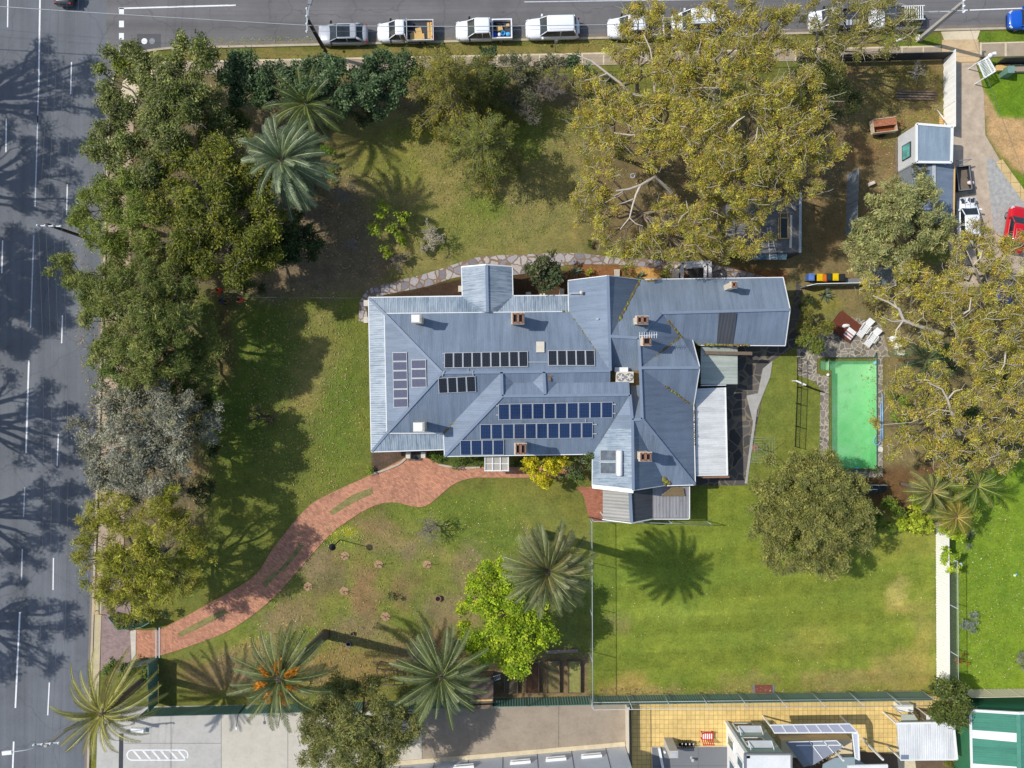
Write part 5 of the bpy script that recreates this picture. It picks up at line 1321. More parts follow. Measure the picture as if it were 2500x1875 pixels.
gum('great central gum tree, the widest crown above the work yard', (1760, 420), [(1690, 300, 11, 62), (1760, 310, 11.5, 62), (1840, 280, 11, 58), (1900, 240, 10.5, 58), (1960, 200, 9.5, 50), (1900, 320, 11, 62), (1970, 330, 10.5, 58), (2030, 370, 9.5, 40), (1700, 370, 11, 56), (1770, 390, 11.5, 66), (1850, 390, 11.5, 64), (1930, 400, 11, 60), (1800, 450, 11, 60), (1880, 460, 10.5, 56), (1960, 440, 10, 46), (1990, 270, 9, 44), (1720, 440, 10.5, 48), (1830, 510, 9.5, 44), (2000, 400, 9.5, 36)],
    [((0.16, 0.05), (1765, 345, 10.5), (1787, 310, 11.6), (1800, 296, 12), (1818, 284, 12.2)), ((0.12, 0.04), (1830, 370, 11), (1846, 340, 12), (1850, 310, 12.3)), ((0.14, 0.05), (1720, 450, 9.5), (1735, 400, 10.8), (1752, 370, 11.5))])
gum('low gum tree beside the stone path with bare white limbs', (1570, 520), [(1440, 430, 7, 34), (1480, 415, 7.5, 36), (1440, 480, 7, 48), (1470, 520, 7, 48), (1430, 540, 6.5, 34), (1510, 590, 7, 46), (1560, 610, 7, 46), (1600, 560, 7.5, 42), (1650, 520, 8, 48), (1700, 560, 8, 50), (1660, 600, 7.5, 46), (1720, 500, 8.5, 46), (1730, 600, 7, 34), (1480, 570, 6.5, 34), (1590, 600, 7, 36)],
    [((0.2, 0.09), (1640, 470, 6), (1598, 432, 7.4), (1564, 452, 7.8), (1535, 462, 8), (1504, 466, 8.2)), ((0.15, 0.05), (1564, 452, 7.8), (1553, 475, 7.9), (1545, 500, 8), (1537, 532, 8), (1514, 560, 8)), ((0.08, 0.03), (1546, 486, 8), (1526, 494, 8.1), (1507, 500, 8.2)), ((0.07, 0.03), (1537, 532, 8), (1552, 546, 8), (1570, 552, 8)), ((0.06, 0.02), (1520, 468, 8.1), (1500, 478, 8.2), (1490, 474, 8.2)),
     ((0.12, 0.04), (1690, 540, 7), (1680, 510, 8.6), (1675, 490, 9)), ((0.07, 0.03), (1682, 515, 8.5), (1665, 528, 8.8), (1655, 545, 8.8))])
gum('scruffy gum tree with straw coloured bark behind the dark flat shed', (1790, 610), [(1760, 560, 6.5, 40), (1800, 550, 6.5, 44), (1830, 600, 6, 40), (1770, 610, 6, 30), (1860, 560, 6.5, 36)])
gum('grey green thin gum on the verge by the last parked wagon', (1975, 150), [(2000, 40, 8, 46), (2060, 30, 8, 48), (2120, 40, 8.5, 52), (2180, 30, 8, 50), (2040, 90, 8, 40), (2110, 95, 8.5, 44), (2170, 90, 8, 44), (2215, 70, 7.5, 36), (2060, 140, 7.5, 44), (2010, 110, 7, 36), (2140, 130, 7, 36), (1990, 160, 7, 36)],
    [((0.2, 0.1), (1985, 145, 0.2), (1993, 110, 4), (1996, 75, 6.5), (2020, 40, 7.5))], [(134, 132, 70), (150, 142, 74), (120, 120, 64), (162, 148, 70)], 95)
tree('grey_green_tree', 'round grey green dense tree in front of the two grey sheds', (2150, 560),
     [(2170, 470, 6, 44), (2220, 460, 6.5, 46), (2260, 500, 6.5, 46), (2190, 520, 7, 60), (2290, 550, 6, 44), (2240, 560, 6.5, 56), (2130, 560, 6, 46), (2090, 600, 5.5, 40), (2150, 610, 6, 52), (2110, 640, 5.5, 40), (2190, 630, 5.5, 40), (2300, 590, 5.5, 34), (2270, 600, 5.5, 40), (2120, 510, 5.5, 34)],
     [(142, 146, 92), (162, 162, 104), (122, 128, 78), (178, 174, 114)], 200, (0.26, 0.07), 0.26, 26, tr=0.28, droop=0.2)
shrub('yard_shrub', 'small dark olive shrub in front of the taller grey shed', 2245, 420, 26, 2.5, [(98, 96, 52), (112, 108, 60)], 180, (0.2, 0.07))
# --- gums and palms east of the pool
gum('gum tree with a long white limb reaching over the sun loungers', (2330, 800), [(2130, 700, 9, 36), (2180, 690, 9, 46), (2240, 680, 9, 48), (2160, 760, 9, 36), (2230, 740, 9.5, 46), (2290, 760, 10, 46), (2200, 830, 8, 34), (2260, 820, 9, 42), (2310, 700, 9.5, 44)],
    [((0.24, 0.06), (2300, 815, 8), (2252, 799, 9), (2205, 781, 9.6), (2195, 754, 9.8), (2168, 737, 10), (2131, 722, 10.2)), ((0.1, 0.03), (2205, 783, 9.6), (2188, 806, 9.7), (2185, 830, 9.7)), ((0.1, 0.03), (2205, 783, 9.6), (2178, 785, 9.8), (2151, 772, 10)), ((0.08, 0.03), (2190, 752, 9.9), (2183, 735, 10.2))], GUM, 105)
gum('gum tree beside the red car with slender white forks', (2400, 690), [(2340, 590, 9, 34), (2380, 570, 9, 40), (2430, 590, 9, 42), (2480, 600, 9, 44), (2350, 640, 9.5, 42), (2410, 650, 9.5, 46), (2470, 660, 9.5, 48), (2510, 700, 9, 44), (2330, 680, 9, 34)],
    [((0.16, 0.04), (2392, 690, 7), (2384, 666, 8.5), (2374, 642, 9.4), (2360, 612, 9.8)), ((0.09, 0.03), (2376, 646, 9.3), (2394, 630, 9.7), (2398, 612, 9.9))], GUM, 125)
gum('yellowish gum tree above the far right blue tarp', (2430, 800), [(2350, 750, 10, 44), (2400, 730, 10, 48), (2460, 740, 10, 52), (2500, 790, 9.5, 48), (2370, 820, 10, 50), (2430, 810, 10.5, 54), (2490, 860, 9.5, 48), (2340, 860, 9.5, 40), (2400, 880, 10, 52), (2460, 910, 9.5, 44)],
    [((0.2, 0.05), (2345, 830, 8.5), (2326, 791, 9.6), (2345, 770, 10), (2367, 757, 10.4), (2371, 727, 10.8)), ((0.1, 0.04), (2323, 804, 9.2), (2324, 770, 10), (2322, 742, 10.3)), ((0.1, 0.03), (2470, 850, 9.5), (2448, 855, 10), (2404, 842, 10.6)), ((0.1, 0.03), (2500, 890, 9.5), (2488, 896, 10), (2434, 882, 10.8)), ((0.1, 0.03), (2455, 860, 10), (2452, 890, 10.5), (2440, 910, 10.6))], GUM, 130)
gum('gum tree overhanging the east edge of the pool with knotted white branches', (2320, 1010), [(2170, 930, 7.5, 36), (2220, 940, 8, 44), (2280, 920, 8.5, 46), (2190, 1000, 7.5, 36), (2250, 1000, 8, 46), (2310, 980, 9, 48), (2210, 1070, 7.5, 40), (2270, 1070, 8, 48), (2330, 1060, 9, 50), (2390, 1040, 9, 48), (2390, 970, 9.5, 48), (2440, 1130, 8.5, 34), (2330, 1165, 8, 30), (2350, 1130, 8, 44), (2410, 1110, 8.5, 42), (2290, 1140, 7.5, 38), (2180, 1100, 7, 28), (2133, 1037, 6.5, 12)],
    [((0.22, 0.06), (2342, 1060, 7), (2337, 1042, 8), (2323, 1005, 9), (2313, 974, 9.6), (2300, 950, 9.9), (2266, 934, 10.2)), ((0.1, 0.03), (2313, 976, 9.5), (2330, 955, 10), (2350, 950, 10.1)), ((0.06, 0.02), (2250, 1020, 7.8), (2225, 1031, 7.7), (2154, 1037, 7.2)), ((0.1, 0.03), (2323, 1005, 9), (2290, 1000, 9.2), (2262, 1020, 9.3))], GUM, 115)
gum('gum tree at the right picture edge with the shadowy gap below it', (2470, 1000), [(2440, 960, 9.5, 44), (2490, 960, 9.5, 46), (2450, 1030, 9, 46), (2500, 1030, 9, 44), (2480, 1090, 8.5, 34)], [((0.12, 0.04), (2500, 1000, 8.5), (2484, 990, 9.5), (2450, 978, 10.2))], GUM, 130)
tree('round_tree', 'big round dark olive tree beside the pool on the court lawn', (1950, 1225),
     [(1972, 1245, 4.4, 112)] + [(1972 + x + random.uniform(-8, 8), 1245 + y + random.uniform(-8, 8), 1.8 + 4.6 * math.sqrt(max(0, 1 - (x * x + y * y) / 182 ** 2)) + random.uniform(-.4, .4), random.uniform(34, 50)) for x in range(-112, 130, 56) for y in range(-112, 130, 56) if x * x + y * y < 150 ** 2 and not (x > 60 and y < -60)],
     [(140, 140, 70), (124, 126, 64), (158, 154, 82), (104, 110, 58), (132, 130, 78)], 240, (0.22, 0.065), 0.26, 28, tr=0.35, rz=0.8, lobe=12)
tree('lime_tree', 'bright lime green tree beside the tall palm near the court fence', (1232, 1472),
     [(1190, 1430, 5.5, 56), (1160, 1490, 5.5, 48), (1240, 1420, 5.6, 48), (1230, 1500, 6.2, 74), (1300, 1530, 5.8, 64), (1190, 1560, 5.6, 60), (1260, 1580, 5.6, 66), (1320, 1470, 5.4, 44), (1340, 1550, 5, 40), (1250, 1620, 4.8, 36)],
     [(158, 178, 40), (140, 164, 34), (178, 190, 48), (116, 142, 32)], 180, (0.2, 0.12), 0.3, 26, tr=0.25)
shrub('yellow_shrub', 'golden yellow shrub on the brick path beside the house', 1335, 1140, 52, 2.4, [(206, 190, 32), (186, 174, 30), (222, 200, 44), (160, 156, 30)], 230, (0.16, 0.1), lobe=9)
shrub('yellow_shrub', 'paler yellow green sprig west of the golden shrub', 1292, 1133, 22, 1.6, [(176, 184, 50), (160, 170, 46)], 200, (0.16, 0.1))
tree('frangipani', 'knobbly grey branched frangipani tree with sparse dark leaves against the house', (1414, 1130), [(1400, 1105, 2.6, 34), (1440, 1110, 2.8, 30), (1425, 1150, 2.6, 36), (1390, 1160, 2.2, 26), (1460, 1130, 3, 20)],
     [(88, 108, 52), (108, 126, 64), (72, 92, 46)], 110, (0.22, 0.1), 0.18, 14, 'bark_grey', 0.1, 0.35, lobe=8, twigs=3)
tree('path_tree', 'dark green glossy tree by the stone path east of the gabled porch', (1328, 664), [(1330, 655, 3.6, 42), (1315, 685, 3.2, 34), (1350, 680, 3.2, 34), (1300, 650, 2.8, 22), (1340, 630, 3, 22)],
     [(78, 92, 56), (92, 104, 64), (62, 76, 46), (110, 100, 70)], 210, (0.26, 0.13), 0.22, 18, tr=0.12)
tree('lime_sapling', 'small lime green tree on the shady side of the north lawn', (985, 560), [(965, 545, 3.5, 26), (940, 515, 2.8, 22), (970, 590, 2.4, 22), (915, 560, 2, 16), (945, 610, 2, 18), (985, 530, 3, 16)],
     [(160, 172, 48), (140, 156, 44), (112, 128, 40)], 170, (0.22, 0.12), 0.2, 18, tr=0.08)
tree('street_gum', 'thin leaved gum tree standing over the concrete lane at the bottom', (900, 1715),
     [(830, 1700, 7, 52), (890, 1680, 6.5, 40), (790, 1760, 7.5, 54), (860, 1770, 8, 60), (930, 1750, 7.5, 52), (990, 1780, 7, 42), (800, 1830, 7.5, 48), (870, 1840, 8, 56), (940, 1820, 7.5, 48), (760, 1800, 6.5, 30), (900, 1880, 7, 46), (1010, 1740, 6.5, 34), (740, 1850, 6.5, 16)],
     [(122, 126, 70), (138, 138, 78), (104, 112, 60), (150, 146, 80)], 200, (0.28, 0.06), 0.3, 24, tr=0.25, droop=0.5, twigs=1, lobe=15)
shrub('fence_tree', 'dark green bushy tree where the white fence meets the green fence', 2318, 1712, 60, 3.2, [(92, 104, 48), (108, 118, 54), (76, 88, 42)], 210, (0.22, 0.1), tuft=0.26, lobe=14, cat='tree', tr=0.12)
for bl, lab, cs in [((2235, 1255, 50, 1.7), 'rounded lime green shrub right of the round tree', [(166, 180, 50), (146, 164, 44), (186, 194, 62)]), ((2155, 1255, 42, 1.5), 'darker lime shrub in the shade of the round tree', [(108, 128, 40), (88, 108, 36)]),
                    ((2326, 1300, 36, 2.0), 'lime creeper on the upper end of the white fence', [(160, 182, 48), (140, 166, 42), (182, 196, 60)]), ((2322, 1345, 27, 1.9), 'lime creeper halfway down the planted part of the white fence', [(150, 174, 46), (132, 156, 42)]), ((2320, 1385, 22, 1.8), 'last yellow lime tuft of creeper on the white fence', [(188, 198, 50), (160, 180, 46)])]:
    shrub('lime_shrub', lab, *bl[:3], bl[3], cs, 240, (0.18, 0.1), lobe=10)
for bl, lab, cs in [((1990, 790, 44, 2.2), 'olive green shrub between the house end and the wooden decking', [(118, 118, 52), (134, 130, 58), (98, 102, 46)]), ((1975, 845, 40, 2.0), 'rounded dark green shrub above the pool fence corner', [(112, 122, 50), (94, 106, 44), (128, 134, 58)]),
                    ((1968, 740, 22, 1.2), 'small dark shrub at the end wall of the house', [(70, 84, 40), (58, 70, 36)])]:
    shrub('terrace_shrub', lab, *bl[:3], bl[3], cs, 230, (0.18, 0.08), lobe=10)
for x, y, r, z, lab, cs in [(1530, 665, 20, 0.9, 'round green bush on the bed north of the dark gable', [(98, 112, 52), (84, 98, 46)]), (1438, 663, 8, 0.5, 'tiny bright bush on the bed beside the spiky agave', [(150, 160, 50)]), (1628, 662, 16, 0.8, 'yellow green bush on the bed left of the ruined frame', [(150, 156, 48), (126, 136, 44)]),
                       (1442, 595, 9, 0.5, 'small dark bush on the lawn above the stone path', [(92, 108, 40)]), (905, 1148, 9, 0.5, 'small bright bush at the end of the dark garden bed', [(130, 150, 40)]), (1060, 1118, 18, 0.5, 'low green bush beside the front steps', [(94, 116, 44)]), (1120, 1125, 22, 0.6, 'low green bush under the lowest blue panels', [(90, 110, 46)]),
                       (1160, 1124, 16, 0.6, 'low green bush beside the pale entry canopy', [(96, 116, 50)]), (1275, 1130, 20, 0.8, 'dark bush between the entry canopy and the golden shrub', [(56, 72, 34)]), (2350, 1612, 15, 0.7, 'rusty orange bush on the neighbour lawn by the fence', [(160, 116, 44), (140, 104, 40)]),
                       (2140, 1150, 14, 0.8, 'shaded bush behind the slide frame', [(78, 90, 48)]), (2300, 1230, 26, 1.2, 'blue green bush below the feathery palms', [(104, 122, 84), (88, 106, 70)]), (960, 1458, 14, 0.5, 'small grey green bush among the orchard saplings', [(112, 116, 72), (92, 100, 58)])]:
    shrub('garden_bush', lab, x, y, r, z, cs, 260, (0.14, 0.07), 12, lobe=6)
# trees across the west road, outside the picture, whose shadows lie on the asphalt
SHD = [((-200, 260), 90, [(110, 110, .9), (115, 150, 1.3), (75, 150, .8), (110, 190, 1.0), (150, 190, 1.2), (190, 215, 1.4), (160, 240, 1.5), (200, 180, .8), (60, 200, 1.0), (30, 170, .8), (65, 265, 1.2), (20, 280, 1.2), (120, 260, .9), (240, 270, .8), (230, 150, .7), (100, 300, 1.1)]),
    ((-250, 480), 110, [(40, 340, 1.6), (100, 345, 1.2), (60, 390, 1.7), (140, 370, 1.5), (110, 430, 1.8), (40, 450, 1.8), (170, 430, 1.2), (60, 520, 1.4), (150, 520, 1.2), (200, 360, .9), (190, 490, .8)]),
    ((-270, 700), 190, [(30, 600, 2.0), (90, 620, 2.1), (140, 600, 1.3), (60, 690, 2.6), (110, 720, 2.2), (120, 790, 1.9), (40, 790, 2.6), (60, 850, 1.6), (145, 690, 1.5), (20, 720, 2)]),
    ((-230, 1010), 95, [(30, 930, 1.0), (90, 960, 1.4), (120, 950, .9), (130, 1010, 1.3), (180, 1010, 1.0), (60, 1010, 1.2), (110, 1060, 1.4), (160, 1070, 1.2), (60, 1110, 1.4), (120, 1130, 1.4), (180, 1120, 1.0), (210, 1030, .8)]),
    ((-240, 1220), 120, [(200, 1190, .9), (150, 1190, 1.4), (90, 1200, 1.2), (110, 1260, 1.8), (150, 1260, 1.5), (60, 1330, 1.4), (120, 1330, 1.4), (30, 1370, 1.1), (90, 1370, .9), (180, 1280, .8), (40, 1240, 1)]),
    ((-230, 1500), 90, [(35, 1420, .9), (60, 1470, 1), (40, 1500, 1.3), (100, 1480, 1), (140, 1480, .9), (170, 1490, 1), (60, 1540, 1.4), (110, 1540, 1.2), (155, 1540, 1), (185, 1530, .7), (80, 1590, 1.3), (130, 1600, 1.0), (30, 1610, 1.4), (120, 1630, .7), (20, 1650, 1.2)])]
for foot_, dn, spots in SHD:                       # each clump stands where its shadow says: up-sun of it at its own height
    blobs = []
    for sx, sy, r in spots:
        z = 12.5 + random.uniform(-1.2, 1.2); k = z / math.tan(SUN_EL); f = (H - z) / H
        xw, yw = (sx - CX) / S - 0.968 * k, (CY - sy) / S + 0.25 * k
        blobs.append((CX + xw * S / f, CY - yw * S / f, z, r * S / f))
    tree('roadside_gum', 'tall street tree across the west road throwing its shadow on the asphalt', foot_, blobs, GUMG, dn, (0.34, 0.1), 0.4, 20, 'bark_pale', 0.5, 0.42, 0.6, 7, group='street trees across the west road', hollow=0.3, twigs=1)

# ---------------------------------------------------------------- bare and dead trees
def bare(name, label, base, h, spread, mat='bark_grey', depth=4, nb=4, r=0.09, cat='bare tree', lean=(0, 0), part='branches', seedv=0):
    B = G(*base); o = thing(name, label, cat, B); b = MB(); rr = random.Random(seedv + int(base[0]))
    def grow(p, d, L, r, k):
        q = p + d * L; mid = p.lerp(q, 0.5) + Vector((rr.uniform(-1, 1), rr.uniform(-1, 1), rr.uniform(-.5, .5))) * L * 0.1
        b.tube([p, mid, q], [r, r * 0.85, r * 0.7], None, 4 if r < 0.03 else 6, 0, caps=False)
        if k == 0: return
        for j in range(nb if k == depth else rr.choice((2, 3, 3))):
            a = rr.uniform(0, 6.28); dd = (d * 0.75 + Vector((math.cos(a) * spread, math.sin(a) * spread, rr.uniform(-.15, .45)))).normalized()
            grow(mid.lerp(q, rr.uniform(0.3, 1.0)), dd, L * rr.uniform(0.62, 0.86), max(0.012, r * 0.6), k - 1)
    grow(B - Vector((0, 0, .05)), Vector((lean[0], lean[1], 1)).normalized(), h * 0.34, r, depth)
    b.build(part, M[mat], o); return o
bare('bare_tree', 'leafless grey tree in a bare soil ring near the driveway', (1060, 1278), 3.4, 0.95, 'bark_grey', 5, 5, 0.1)
bare('bare_tree', 'leafless pale tree with twisted white twigs on the north lawn', (1062, 580), 3.4, 0.9, 'bark_pale', 5, 5, 0.09)
bare('bare_tree', 'dead grey stump with twigs casting a forked shadow on the west lawn', (655, 1015), 3.0, 0.8, 'bark', 5, 4, 0.16)
bare('bare_tree', 'leafless grey thicket at the shady side of the big feathery palm', (850, 470), 2.6, 1.1, 'bark_grey', 5, 5, 0.06)
bare('bare_tree', 'leafless grey thicket south of the shaded thicket by the palm', (870, 600), 2.2, 1.1, 'bark_grey', 5, 4, 0.05)
bare('bare_tree', 'leafless dark shrub with fanned twigs below the lime sapling', (985, 640), 2.0, 1.1, 'bark_grey', 5, 4, 0.05)
bare('bare_tree', 'fallen bleached branch against the north wall of the work yard', (2215, 175), 2.2, 1.5, 'bark_pale', 4, 4, 0.07, lean=(0.4, -0.5))
for k, (x, y, lab) in enumerate([(1290, 225, 'fine twigged grey bare bush beside the footpath'), (1340, 190, 'fine twigged pale bare bush under the leaning gum limb')]):
    bare('bare_bush', lab, (x * .95 + 62, y * .95 + 47), 4.2, 0.75, 'bark_grey', 6, 6, 0.07, cat='bare bush')
shrub('grey_bush', 'grey green leafy base of the bare bushes by the footpath', 1300, 230, 56, 2.4, [(92, 96, 66), (108, 108, 80), (78, 82, 56)], 120, (0.2, 0.06), tuft=0.3, lobe=10)
shrub('grey_bush', 'blue grey spiky bush on the neighbour lawn nearer the fence tree', 2372, 1525, 28, 0.7, [(146, 152, 142), (126, 134, 122)], 260, (0.34, 0.035), rz=0.5)
shrub('grey_bush', 'faint grey twiggy bush on the neighbour lawn beside the lime creeper', 2372, 1318, 22, 0.6, [(132, 136, 122), (112, 118, 100)], 140, (0.3, 0.03), rz=0.5)
shrub('grey_bush', 'silver grass clump at the right edge of the neighbour lawn', 2490, 1622, 30, 0.6, [(150, 150, 130), (120, 124, 96)], 160, (0.36, 0.03), rz=0.5)
for k, (x, y, t) in enumerate([(842, 1357, 'with a bent dry stem, nearest the lamp shadow'), (924, 1378, 'with a thin leafless sapling, north of the brown soil patch'), (1043, 1378, 'with a leafy sapling, nearest the bare tree'), (752, 1432, 'with a stake beside the drive, farthest west'), (841, 1443, 'with a single twig, above the two brown patches'), (942, 1505, 'with a triangular stake, farthest south')]):
    p = G(x, y); o = thing('sapling', 'orchard sapling in straw mulch ' + t, 'sapling', p, 0, 'orchard saplings')
    b = MB(); pts = [(p.x + (0.42 + random.uniform(-.06, .06)) * math.cos(a), p.y + (0.4 + random.uniform(-.06, .06)) * math.sin(a)) for a in [q * math.pi / 8 for q in range(16)]]
    b.prism(pts, 0, 0.03); b.build('mulch_ring', m_plain('straw_mulch%d' % k, rgb(172, 140, 106), 0.95, 0.35, 8, fine=24), o)
    b = MB(); q0 = p
    for j in range(5): limb(b, p + Vector((0, 0, 0.2)), p + Vector((random.uniform(-.45, .45), random.uniform(-.45, .45), random.uniform(.6, 1.1))), 0.02, 0.01, 0.2, 3, seg=4)
    limb(b, p, p + Vector((0.05, 0.02, 0.5)), 0.03, 0.02, 0.1, 3); b.build('stem', M['bark'], o)

# ---------------------------------------------------------------- palms
def frond_np(L, el, droop, lw, nl, vee, curl):
    """leaflets (quads) and midrib of one frond growing along +x from the origin"""
    t = np.linspace(0, 1, 22); ang = el - droop * t ** 1.3
    dx = np.cos(ang); dz = np.sin(ang); st = L / 21
    x = np.concatenate([[0], np.cumsum(dx[:-1] * st)]); z = np.concatenate([[0], np.cumsum(dz[:-1] * st)]); y = curl * L * t ** 2
    C = np.stack([x, y, z], 1)
    f = np.linspace(0.09, 0.995, nl); idx = f * 21; i0 = np.clip(idx.astype(int), 0, 20); fr = (idx - i0)[:, None]
    P = C[i0] * (1 - fr) + C[i0 + 1] * fr; T = C[i0 + 1] - C[i0]; T /= np.linalg.norm(T, axis=1, keepdims=True)
    sd = np.cross(T, [0, 0, 1.0]); sd /= np.linalg.norm(sd, axis=1, keepdims=True) + 1e-9; upv = np.cross(sd, T)
    ll = lw * np.sin(np.pi * (0.12 + 0.82 * f)) ** 0.6 * np.where(f < 0.15, 0.5, 1)
    Q = []
    for s in (1, -1):
        d = T * 0.75 + s * sd * 0.8 + upv * vee; d += rng.normal(size=d.shape) * 0.07; d /= np.linalg.norm(d, axis=1, keepdims=True)
        w = T * 0.021 * (L / 4)
        tip = P + d * ll[:, None]; tip[:, 2] -= 0.12 * ll
        mid = P + d * ll[:, None] * 0.5
        Q.append(np.stack([P - w, P + w, mid + w * 1.1, mid - w * 1.1], 1)); Q.append(np.stack([mid - w * 1.1, mid + w * 1.1, tip + w * 0.3, tip - w * 0.3], 1))
    rw = np.linspace(0.05, 0.012, 22)[:, None] * np.array([[0, 1.0, 0]])
    R = np.stack([C[:-1] - rw[:-1], C[:-1] + rw[:-1], C[1:] + rw[1:], C[1:] - rw[1:]], 1); R[..., 2] += 0.012
    return np.concatenate(Q), R

def palm(name, label, crown, base, h, L, n, cols, rib, tr=0.32, nl=46, els=(1.35, -0.35), droop=(0.7, 1.5), lw=0.55, skirt=0, fruit=False, vee=0.3, wind=(0, 0)):
    """crown: photo px of the growing point; base: map px of the trunk foot"""
    B = G(*base); T = W(crown[0], crown[1], h); o = thing(name, label, 'palm tree', B)
    b = MB(); m = 12; b.tube([B.lerp(T, k / m) for k in range(m + 1)], [tr * (1.25 - 0.3 * k / m) * (1 + 0.06 * (k % 2)) for k in range(m)] + [tr * 1.35], None, 12); b.ball(T - Vector((0, 0, .15)), tr * 1.5, 0, 10, 6)
    b.build('trunk', M['bark_palm'], o)
    VV, CC = [], []; ga = 2.39996
    C = np.array([rgb(*c) for c in cols]); RC = np.array(rgb(*rib))
    for k in range(n + skirt):
        q = k / max(1, n - 1); dead = k >= n
        el = els[0] + (els[1] - els[0]) * min(1, q) ** 0.85 + rng.uniform(-.1, .1); dr = droop[0] + (droop[1] - droop[0]) * min(1, q) + rng.uniform(-.12, .12)
        if dead: el, dr = -0.5 + rng.uniform(-.3, .1), 0.8
        ln = L * (0.55 + 0.5 * min(1, q * 2.2)) * rng.uniform(0.92, 1.06)
        A, R = frond_np(ln, el, dr, lw * (0.75 + 0.25 * min(1, q * 2)), nl, vee, rng.uniform(-.12, .2))
        az = k * ga + rng.uniform(-.12, .12); ca, sa = math.cos(az), math.sin(az); RM = np.array([[ca, -sa, 0], [sa, ca, 0], [0, 0, 1]])
        off = np.array(T - B) + np.array([ca * 0.12, sa * 0.12, 0.25 * (1 - min(1, q)) - 0.1])
        c0 = (C[rng.integers(len(C))] * rng.uniform(0.78, 1.25)) if not dead else np.array(rgb(150, 122, 78)) * rng.uniform(0.6, 1.1)
        for X, cc in ((A, c0), (R, RC * rng.uniform(0.8, 1.15))):
            Y = X.reshape(-1, 3) @ RM.T
            Y[:, 0] += wind[0] * (np.hypot(Y[:, 0], Y[:, 1]) / L) ** 2; Y[:, 1] += wind[1] * (np.hypot(Y[:, 0], Y[:, 1]) / L) ** 2
            VV.append(Y + off); CC.append(np.tile(cc, (len(X), 1)) * rng.uniform(0.85, 1.15, (len(X), 1)))
    V = np.concatenate(VV); np_mesh('crown', V, np.arange(len(V)).reshape(-1, 4), np.clip(np.concatenate(CC), 0.004, 0.9), M['leaf_gloss'], o)
    if fruit:
        for k in range(7):
            a = 0.6 + k * 0.9; d = Vector((math.cos(a), math.sin(a), 0)); P0 = T + d * 0.55 + Vector((0, 0, .75))
            nn = 190; t = rng.random(nn)[:, None]; dr = np.array(d)[None] * (0.6 + rng.random((nn, 1)) * 0.7) + rng.normal(size=(nn, 3)) * 0.15; dr[:, 2] -= 0.25
            P = np.array(P0 - B) + dr * (0.5 + 0.5 * t); P[:, 2] += 0.35
            leaf_mesh('fruit_cluster', P, 0.32, 0.07, np.array(rgb(226, 146, 34)) * rng.uniform(0.7, 1.2, (nn, 1)) * np.ones((nn, 3)), o, 0.3, np.tile(np.array(d), (nn, 1)))
    return o
def foot(px, py, h): k = (H - h) / H; return ((px - CX) * k + CX, (py - CY) * k + CY)
palm('date_palm', 'big blue green feathery palm beside the mustard coloured tree', (690, 392), foot(690, 392, 8.5), 8.5, 4.1, 62, [(128, 142, 108), (110, 126, 90), (146, 158, 122), (92, 108, 74)], (184, 188, 140), 0.4, 64, lw=0.6, els=(1.4, -0.5), wind=(.35, -.35))
palm('date_palm', 'shaded dark green palm nearest the north footpath', (748, 255), foot(748, 255, 5), 5.0, 3.9, 40, [(84, 100, 54), (98, 112, 60), (72, 88, 48)], (150, 156, 82), 0.3, 46, els=(1.3, -0.5))
palm('date_palm', 'tall full round palm beside the court fence throwing its shadow on the court lawn', (1337, 1395), foot(1337, 1395, 14), 14.0, 3.55, 96, [(110, 116, 72), (92, 100, 60), (128, 130, 86), (76, 86, 48), (120, 114, 68)], (158, 160, 104), 0.36, 60, lw=0.52, droop=(0.7, 1.3), els=(1.35, -0.6), wind=(0.1, 0.1))
palm('date_palm', 'leaning trunk palm with orange fruit clusters in the south garden', (684, 1655), (794, 1548), 11.3, 4.1, 54, [(98, 110, 68), (82, 96, 56), (116, 124, 80), (70, 84, 46)], (160, 162, 96), 0.38, 54, fruit=True, lw=0.48, els=(1.35, -0.45), droop=(0.6, 1.5))
palm('date_palm', 'grey green palm between the fruiting palm and the lime tree', (1078, 1650), foot(1078, 1650, 8), 8.0, 4.1, 60, [(104, 116, 72), (88, 102, 60), (122, 132, 86), (74, 88, 48)], (164, 168, 108), 0.34, 56, lw=0.48, els=(1.35, -0.45), droop=(0.5, 1.1))
palm('date_palm', 'windswept yellowish palm at the corner over the west road kerb', (250, 1742), foot(250, 1742, 8), 8.0, 4.4, 46, [(112, 114, 56), (130, 128, 64), (92, 98, 46), (148, 142, 76)], (196, 188, 104), 0.3, 54, lw=0.42, els=(1.3, -0.5), droop=(0.4, 1.1), wind=(0.5, 0.9), skirt=4)
QP = [(104, 124, 52), (124, 140, 60), (88, 108, 46), (144, 146, 66)]
palm('feathery_palm', 'lush feathery palm over the neighbour lawn corner', (2385, 1185), foot(2385, 1185, 6.0), 6.0, 2.6, 30, QP, (170, 176, 90), 0.18, 40, lw=0.5, els=(1.2, -0.5), droop=(0.7, 2.1), vee=-0.3)
palm('feathery_palm', 'feathery palm with a tan sheath left of the lush palm', (2275, 1200), foot(2275, 1200, 5.0), 5.0, 2.3, 28, [(124, 134, 78), (142, 144, 84), (106, 118, 66)], (186, 170, 100), 0.17, 40, lw=0.48, els=(1.2, -0.5), droop=(0.7, 2.1), vee=-0.3)
palm('feathery_palm', 'yellowish feathery palm at the top of the white fence', (2335, 1262), foot(2335, 1262, 5), 5.0, 1.9, 24, [(166, 150, 62), (148, 142, 62), (130, 132, 58)], (190, 166, 84), 0.15, 40, lw=0.5, els=(1.0, -0.3), droop=(0.9, 1.6), vee=-0.1)
